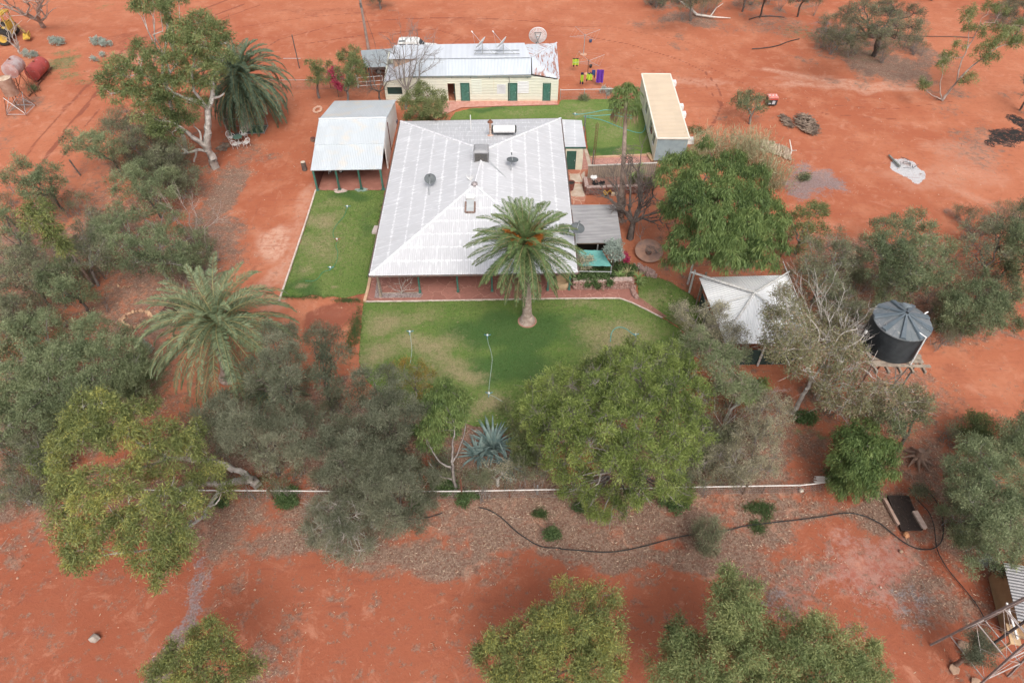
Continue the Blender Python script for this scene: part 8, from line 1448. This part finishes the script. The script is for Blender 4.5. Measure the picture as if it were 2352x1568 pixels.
thicket('undergrowth','grey twiggy scrub between the front trees and the boundary fence',[([(420,1000),(560,1010),(700,1050),(830,1090),(830,1125),(420,1120)],24),([(680,860),(800,900),(840,1000),(700,1010)],16),([(420,880),(560,900),(620,1000),(480,1040),(420,980)],14),([(880,980),(960,1000),(960,1110),(880,1110)],8),([(940,990),(1010,1020),(1060,1100),(1000,1118),(940,1110)],14),([(1185,1000),(1240,1000),(1260,1100),(1200,1120),(1185,1080)],12),([(1060,1085),(1190,1085),(1190,1118),(1060,1118)],8),([(1540,880),(1660,880),(1720,960),(1660,1060),(1560,1100),(1560,960)],34),([(1520,1040),(1660,960),(1700,1000),(1700,1110),(1540,1120)],30)],0,(.4,2.0),(14,26),'acag',2,tint=-.02,dens=.9)
thicket('undergrowth','grey green scrub around and behind the water tank',[([(1800,620),(1900,560),(2000,600),(2150,640),(2300,600),(2352,640),(2352,760),(2180,770),(2100,700),(1980,760),(1890,780),(1820,700)],90),([(1840,900),(1900,860),(1960,900),(2080,880),(2140,930),(2100,1000),(1900,960)],24),([(2200,480),(2352,470),(2352,620),(2200,620)],24),([(1880,40),(2000,0),(2120,20),(2130,110),(1980,125),(1890,100)],30),([(1480,-20),(1660,-20),(1650,30),(1500,25)],14),([(2280,-20),(2352,-20),(2352,60),(2290,45)],10),([(1700,-30),(1890,-30),(1880,0),(1720,0)],14)],0,(.5,2.0),(14,26),'acag',3,tint=-.02,dens=.7)
thicket('undergrowth','tangled grey scrub at the right edge by the shed',[([(2180,1180),(2280,1280),(2352,1300),(2352,1200),(2200,1100)],16),([(2180,980),(2352,960),(2352,1040),(2180,1030)],10)],0,(.4,1.4),(12,22),'acag',4,tint=0,dens=.7)
# ---- around the quarters
wat('wispy olive bush left of the bougainvillea',[(698,150),(715,125),(745,118),(762,140),(765,175),(745,200),(715,205),(700,185)],4.0,1.6,24,'oliv','grey',tint=(.02,0),dens=.9,name='wispy_tree',base=(733,225))
wat('wispy olive tree right of the bougainvillea',[(775,150),(785,115),(815,108),(838,125),(845,160),(835,200),(805,225),(775,225),(760,200)],4.6,1.6,24,'oliv','grey',tint=(.02,0),dens=.9,name='wispy_tree',base=(800,240))
tree('bougainvillea','magenta bougainvillea between the two wispy trees','bush',[(765,165,2.6,12),(775,178,2.2,12),(758,180,2.2,9),(770,192,1.8,9),(782,200,1.4,6)],'pink','brown',tr=.04,dens=1.1)
wat('dense olive green bush at the corner of the carport and quarters',[(915,250),(925,215),(950,200),(975,186),(1000,198),(1025,215),(1033,240),(1028,265),(990,275),(940,275)],3.8,1.4,26,'oliv','brown',tint=(.1,0),dens=1.2,name='dense_bush',cat='bush')
bare_tree('bare_tree','leafless grey tree before the left end of the quarters','tree',(932,250),[(905,125,5.2),(925,108,5.8),(945,120,5.4),(960,105,5.6),(975,125,5.0),(890,150,4.4),(920,140,5),(985,160,4)],.14,'grey',levels=4,seed=7,zf=.35)
bare_tree('bare_tree','small bare dark tree left of the quarters corner','tree',(875,232),[(835,180,3),(850,155,3.4),(868,150,3.6),(885,170,3.2),(845,195,2.4),(895,185,2.6)],.10,'dark',levels=4,seed=8,zf=.35)
bare_tree('bare_tree','gnarled bare dark tree between the fan palm and the patio roof','tree',(1447,548),[(1440,410,4.6),(1465,395,4.8),(1490,420,4.4),(1500,450,3.8),(1420,440,3.8),(1398,455,3.6),(1475,470,3.4),(1530,480,3.0),(1515,505,2.6),(1430,480,3)],.26,'dark',levels=4,seed=11,zf=.38)
bare_tree('bare_tree','thin bare tree in the raised bed before the corrugated fence','tree',(1475,455),[(1455,395,2.6),(1475,390,2.8),(1495,400,2.6),(1440,420,2),(1500,425,2),(1470,415,2.4)],.06,'grey',levels=4,seed=12)
bare_tree('dead_shrub','bare shrub beside the rusty bowl','shrub',(1470,560),[(1460,500,2.2),(1475,495,2.4),(1490,515,2.0),(1455,525,1.6)],.04,'grey',levels=3,seed=13)
bare_tree('dead_tree','pale dead tree with curved limbs at the top left corner','tree',(100,62),[(60,8,4.2),(20,10,4.2),(-10,2,4.4),(75,-15,5.4),(85,-20,5.6),(88,0,4.4),(92,20,3.4)],.28,'pink',levels=2,seed=14,zf=.2)
bare_tree('dead_tree','thin bleached dead tree beside the backhoe','tree',(47,123),[(20,90,2.4),(0,55,3.6),(22,38,4.2),(32,70,3),(38,95,1.6)],.14,'white',levels=2,seed=15,zf=.15)
# planter and beds
tree('planter_greenery','dense dark green groundcover filling the stone planter','ground plant',[(*e4(x,y),.75,10) for x in range(400,1060,75) for y in(900,980,1060)],'weed','brown',tr=.02,lit=0,dens=1.3)
tree('trailing_creeper','green creeper spilling over the front of the planter wall','creeper',[(*e4(800,1150),.6,5),(*e4(810,1190),.35,4),(*e4(600,1150),.7,4),(*e4(1010,1140),.8,4),(*e4(720,1120),.8,4)],'weed','brown',tr=.01,lit=0)
tree('grey_leaf_tree','small pale green tree growing through the teal shade sail edge','tree',[(*e4(1080,380),3.2,9),(*e4(1000,460),3.1,10),(*e4(1120,480),3.2,12),(*e4(950,540),3,8),(*e4(1060,570),3,12),(*e4(1180,560),2.8,9),(*e4(1200,640),2.4,9),(*e4(1090,660),2.4,9),(*e4(1190,420),3,8)],'silv','grey',(e4(1060,890)),.06,tint=(-.25,0),dens=.9,lit=0,lscale=1.3)
tree('white_flower_bush','cream flowering oleander at the house corner beside the sail','bush',[(*e4(420,620),2.1,8),(*e4(480,690),2,9),(*e4(530,760),1.8,9),(*e4(440,770),1.8,9),(*e4(580,820),1.6,7),(*e4(640,700),1.9,5)],'dryl','grey',tr=.05,tint=(.5,0),dens=.9,lit=0)
tree('red_flower_shrub','small red flowered shrub right of the shade sail','bush',[(*e4(1290,640),1.2,4),(*e4(1240,710),1.1,5),(*e4(1320,710),1.1,4)],'pink','grey',tr=.02,tint=(-.1,0),dens=.6,lit=0)
tree('leafy_plant','dark strappy shrub right of the sail pole','plant',[(*e4(1280,800),.8,10),(*e4(1380,820),.8,10),(*e4(1450,900),.6,9),(*e4(1180,850),.9,8),(*e4(1430,980),.5,8)],'weed','brown',tr=.02,lit=0)
tree('bed_shrub','dull green shrub against the base of the corrugated fence','bush',[(1470,408,1.4,10),(1455,415,1.2,8),(1485,415,1.2,9),(1495,425,1.1,8)],'oliv','grey',tr=.03,lit=0,tint=(-.1,0),dens=.7)
for i,(u,v,r_,lab) in enumerate((((127,98,14,'silver saltbush at the foot of the top left dead tree')),((222,95,12,'silver saltbush on the green weeds, the left cushion')),((240,100,10,'silver saltbush right of the left cushion')),((213,220-85,6,'tiny silver saltbush by the track')),((233,207-82,4,'tiniest silver saltbush near the track')),((68,205,12,'dark green saltbush under the tank stand')),((65,125,12,'silver saltbush at the foot of the thin dead tree')),((1845,405,8,'small dark weed on the grey gravel')),((1390,210,10,'grey shrub growing in the rear mesh fence')),((1340,225,6,'low green weed at the rear fence')))):
    tree('saltbush',lab,'bush',[(u,v,.3,r_),(u+r_,v+1,.25,r_*.7)],'silv' if i not in(5,7,9) else 'acac','grey',tr=.02,tint=(-.1,0),lit=0,dens=1.2)
# ================================================================ LEAF LITTER, TUFTS, PEBBLES (uncountable)
def sample(mask,x,y):
    i=np.clip(np.searchsorted(GX,x)-1,0,NX-2); j=np.clip(np.searchsorted(GY,y)-1,0,NY-2); return MASK[mask][j,i]
def litter():
    r=np.random.default_rng(5); t=thing('leaf_litter',(0,0,0),'dry leaf litter lying over the red ground','litter'); del t['category']; t['kind']='stuff'
    n=260000; x=r.uniform(-38,38,n); y=r.uniform(7,62,n); m=sample('litter',x,y); cl=np.sin(x*1.7+np.sin(y*1.3)*2)*np.sin(y*1.9+np.sin(x*.9)*2)*.25
    keep=r.random(n)<np.clip(m*1.15-.25+cl,0.012,1)*np.clip(1.35-y/55,.15,1); x,y=x[keep],y[keep]; n=len(x); a=r.uniform(0,6.28,n)
    d=np.stack([np.cos(a),np.sin(a),r.normal(0,.12,n)],-1); leaf_mesh('fallen_leaves',np.stack([x,y,r.uniform(-.01,.05,n)],-1),unit(d),r.uniform(.08,.24,n),r.uniform(.02,.045,n),r.beta(2,2,n),leaf_mat('litter_bits',[(.16,.085,.055),(.30,.19,.13),(.46,.33,.23),(.62,.50,.38)],trans=.05),t,r=r)
def tufts():
    r=np.random.default_rng(6); t=thing('grass_tufts',(0,0,0),'green weeds and grass along lawn and yard edges','grass'); del t['category']; t['kind']='stuff'
    n=150000; x=r.uniform(-60,60,n); y=r.uniform(10,92,n); m=sample('green',x,y); keep=r.random(n)<np.clip(m*.9-.35,0,1)*.5; x,y=x[keep],y[keep]
    for u,v,ru,rv,q in((1240,1180,14,8,160),(1745,1165,30,10,300),(1740,1210,16,14,160),(1760,1180,10,20,120),(815,760,14,46,500),(800,690,30,3,140),(1010,262,20,5,60),(1600,300,20,10,200),(2250,1180,8,4,40),(1770,425,20,8,120),(700,683,60,3,120),(1560,700,50,40,300),(980,1100,90,30,200),(1590,1060,20,30,200),(590,1110,60,30,200)):
        c=at(u,v); x=np.append(x,c.x+r.normal(size=q)*ru*mp(u,v)*.6); y=np.append(y,c.y+r.normal(size=q)*abs(at(u,v-rv).y-at(u,v+rv).y)*.3)
    x=np.repeat(x,7)+r.normal(0,.09,len(x)*7); y=np.repeat(y,7)+r.normal(0,.09,len(y)*7); n=len(x); d=unit(np.array([0,0,.8])+r.normal(size=(n,3))*.55)
    leaf_mesh('grass_blades',np.stack([x,y,np.zeros(n)-.02],-1),d,r.uniform(.08,.22,n),r.uniform(.015,.03,n),.5+r.normal(0,.2,n),LM['weed'],t,r=r)
def lawn_blades():
    r=np.random.default_rng(8); t=thing('lawn_turf',(0,0,0),'short turf blades standing on the four lawns','grass'); del t['category']; t['kind']='stuff'; P=[]
    for nm in('left_lawn','front_lawn','side_lawn','rear_lawn'):
        me=bpy.data.objects[nm].data; co=np.array([v.co[:] for v in me.vertices]); a=np.array([c.color[:] for c in me.color_attributes[0].data]); tri=np.array([list(p.vertices) for p in me.polygons if len(p.vertices)==3]); 
        q=16 if nm!='rear_lawn' else 7; tt=np.repeat(tri,q,0); w_=r.dirichlet((1,1,1),len(tt)); p=(co[tt]*w_[...,None]).sum(1); dr=(a[tt][...,0]*w_).sum(1); P.append(np.concatenate([p,dr[:,None]],1))
    P=np.concatenate(P); n=len(P); nz=np.sin(P[:,0]*2.1)*np.sin(P[:,1]*2.7); d=unit(np.array([0,0,.55])+r.normal(size=(n,3))*.6)
    leaf_mesh('turf_blades',P[:,:3],d,r.uniform(.04,.11,n),r.uniform(.02,.035,n),np.clip(.3+P[:,3]*.55*(r.random(n)<.75)+r.normal(0,.14,n)+nz*.08,0,1),leaf_mat('turf_bits',[(.045,.10,.02),(.085,.155,.035),(.17,.20,.07),(.40,.34,.18)],trans=.2),t,r=r)
def pebbles():
    r=np.random.default_rng(9); t=MB(); rn=random.Random(9)
    for _ in range(1300):
        x,y=rn.uniform(-45,45),rn.uniform(12,85); t.stone((x,y,-.03),rn.uniform(.02,.075),rn,.6)
    o=t.build('pebbles',M('pebble_mix',(.46,.28,.19),(.34,.15,.10),.7,.9,c3=(.58,.50,.42)),None,(0,0,0)); tag(o,'pebbles and clods strewn over the red yard',kind='stuff')
    sg=[]
    for _ in range(520):
        x,y=rn.uniform(-38,38),rn.uniform(9,64)
        if sample('litter',np.array([x]),np.array([y]))[0]<.35: continue
        a=rn.uniform(0,6.28); L=rn.uniform(.3,1.1); p=np.array((x,y,.04)); sg.append((p,p+np.array((math.cos(a)*L,math.sin(a)*L,rn.uniform(0,.08))),.015,.007))
    o=sticks_mesh('fallen_twigs',sg,M('twig_wood',(.36,.29,.24),(.24,.18,.15),4),tg:=thing('stick_litter',(0,0,0),'fallen sticks on the leaf litter','litter'),3); del tg['category']; tg['kind']='stuff'
litter(); tufts(); lawn_blades(); pebbles(); build_ground()
bpy.context.view_layer.update()
if __name__=='__main__':
    print('LEAVES',sum(q[2] for q in TREE_LOG))
    for q in TREE_LOG: print(q)
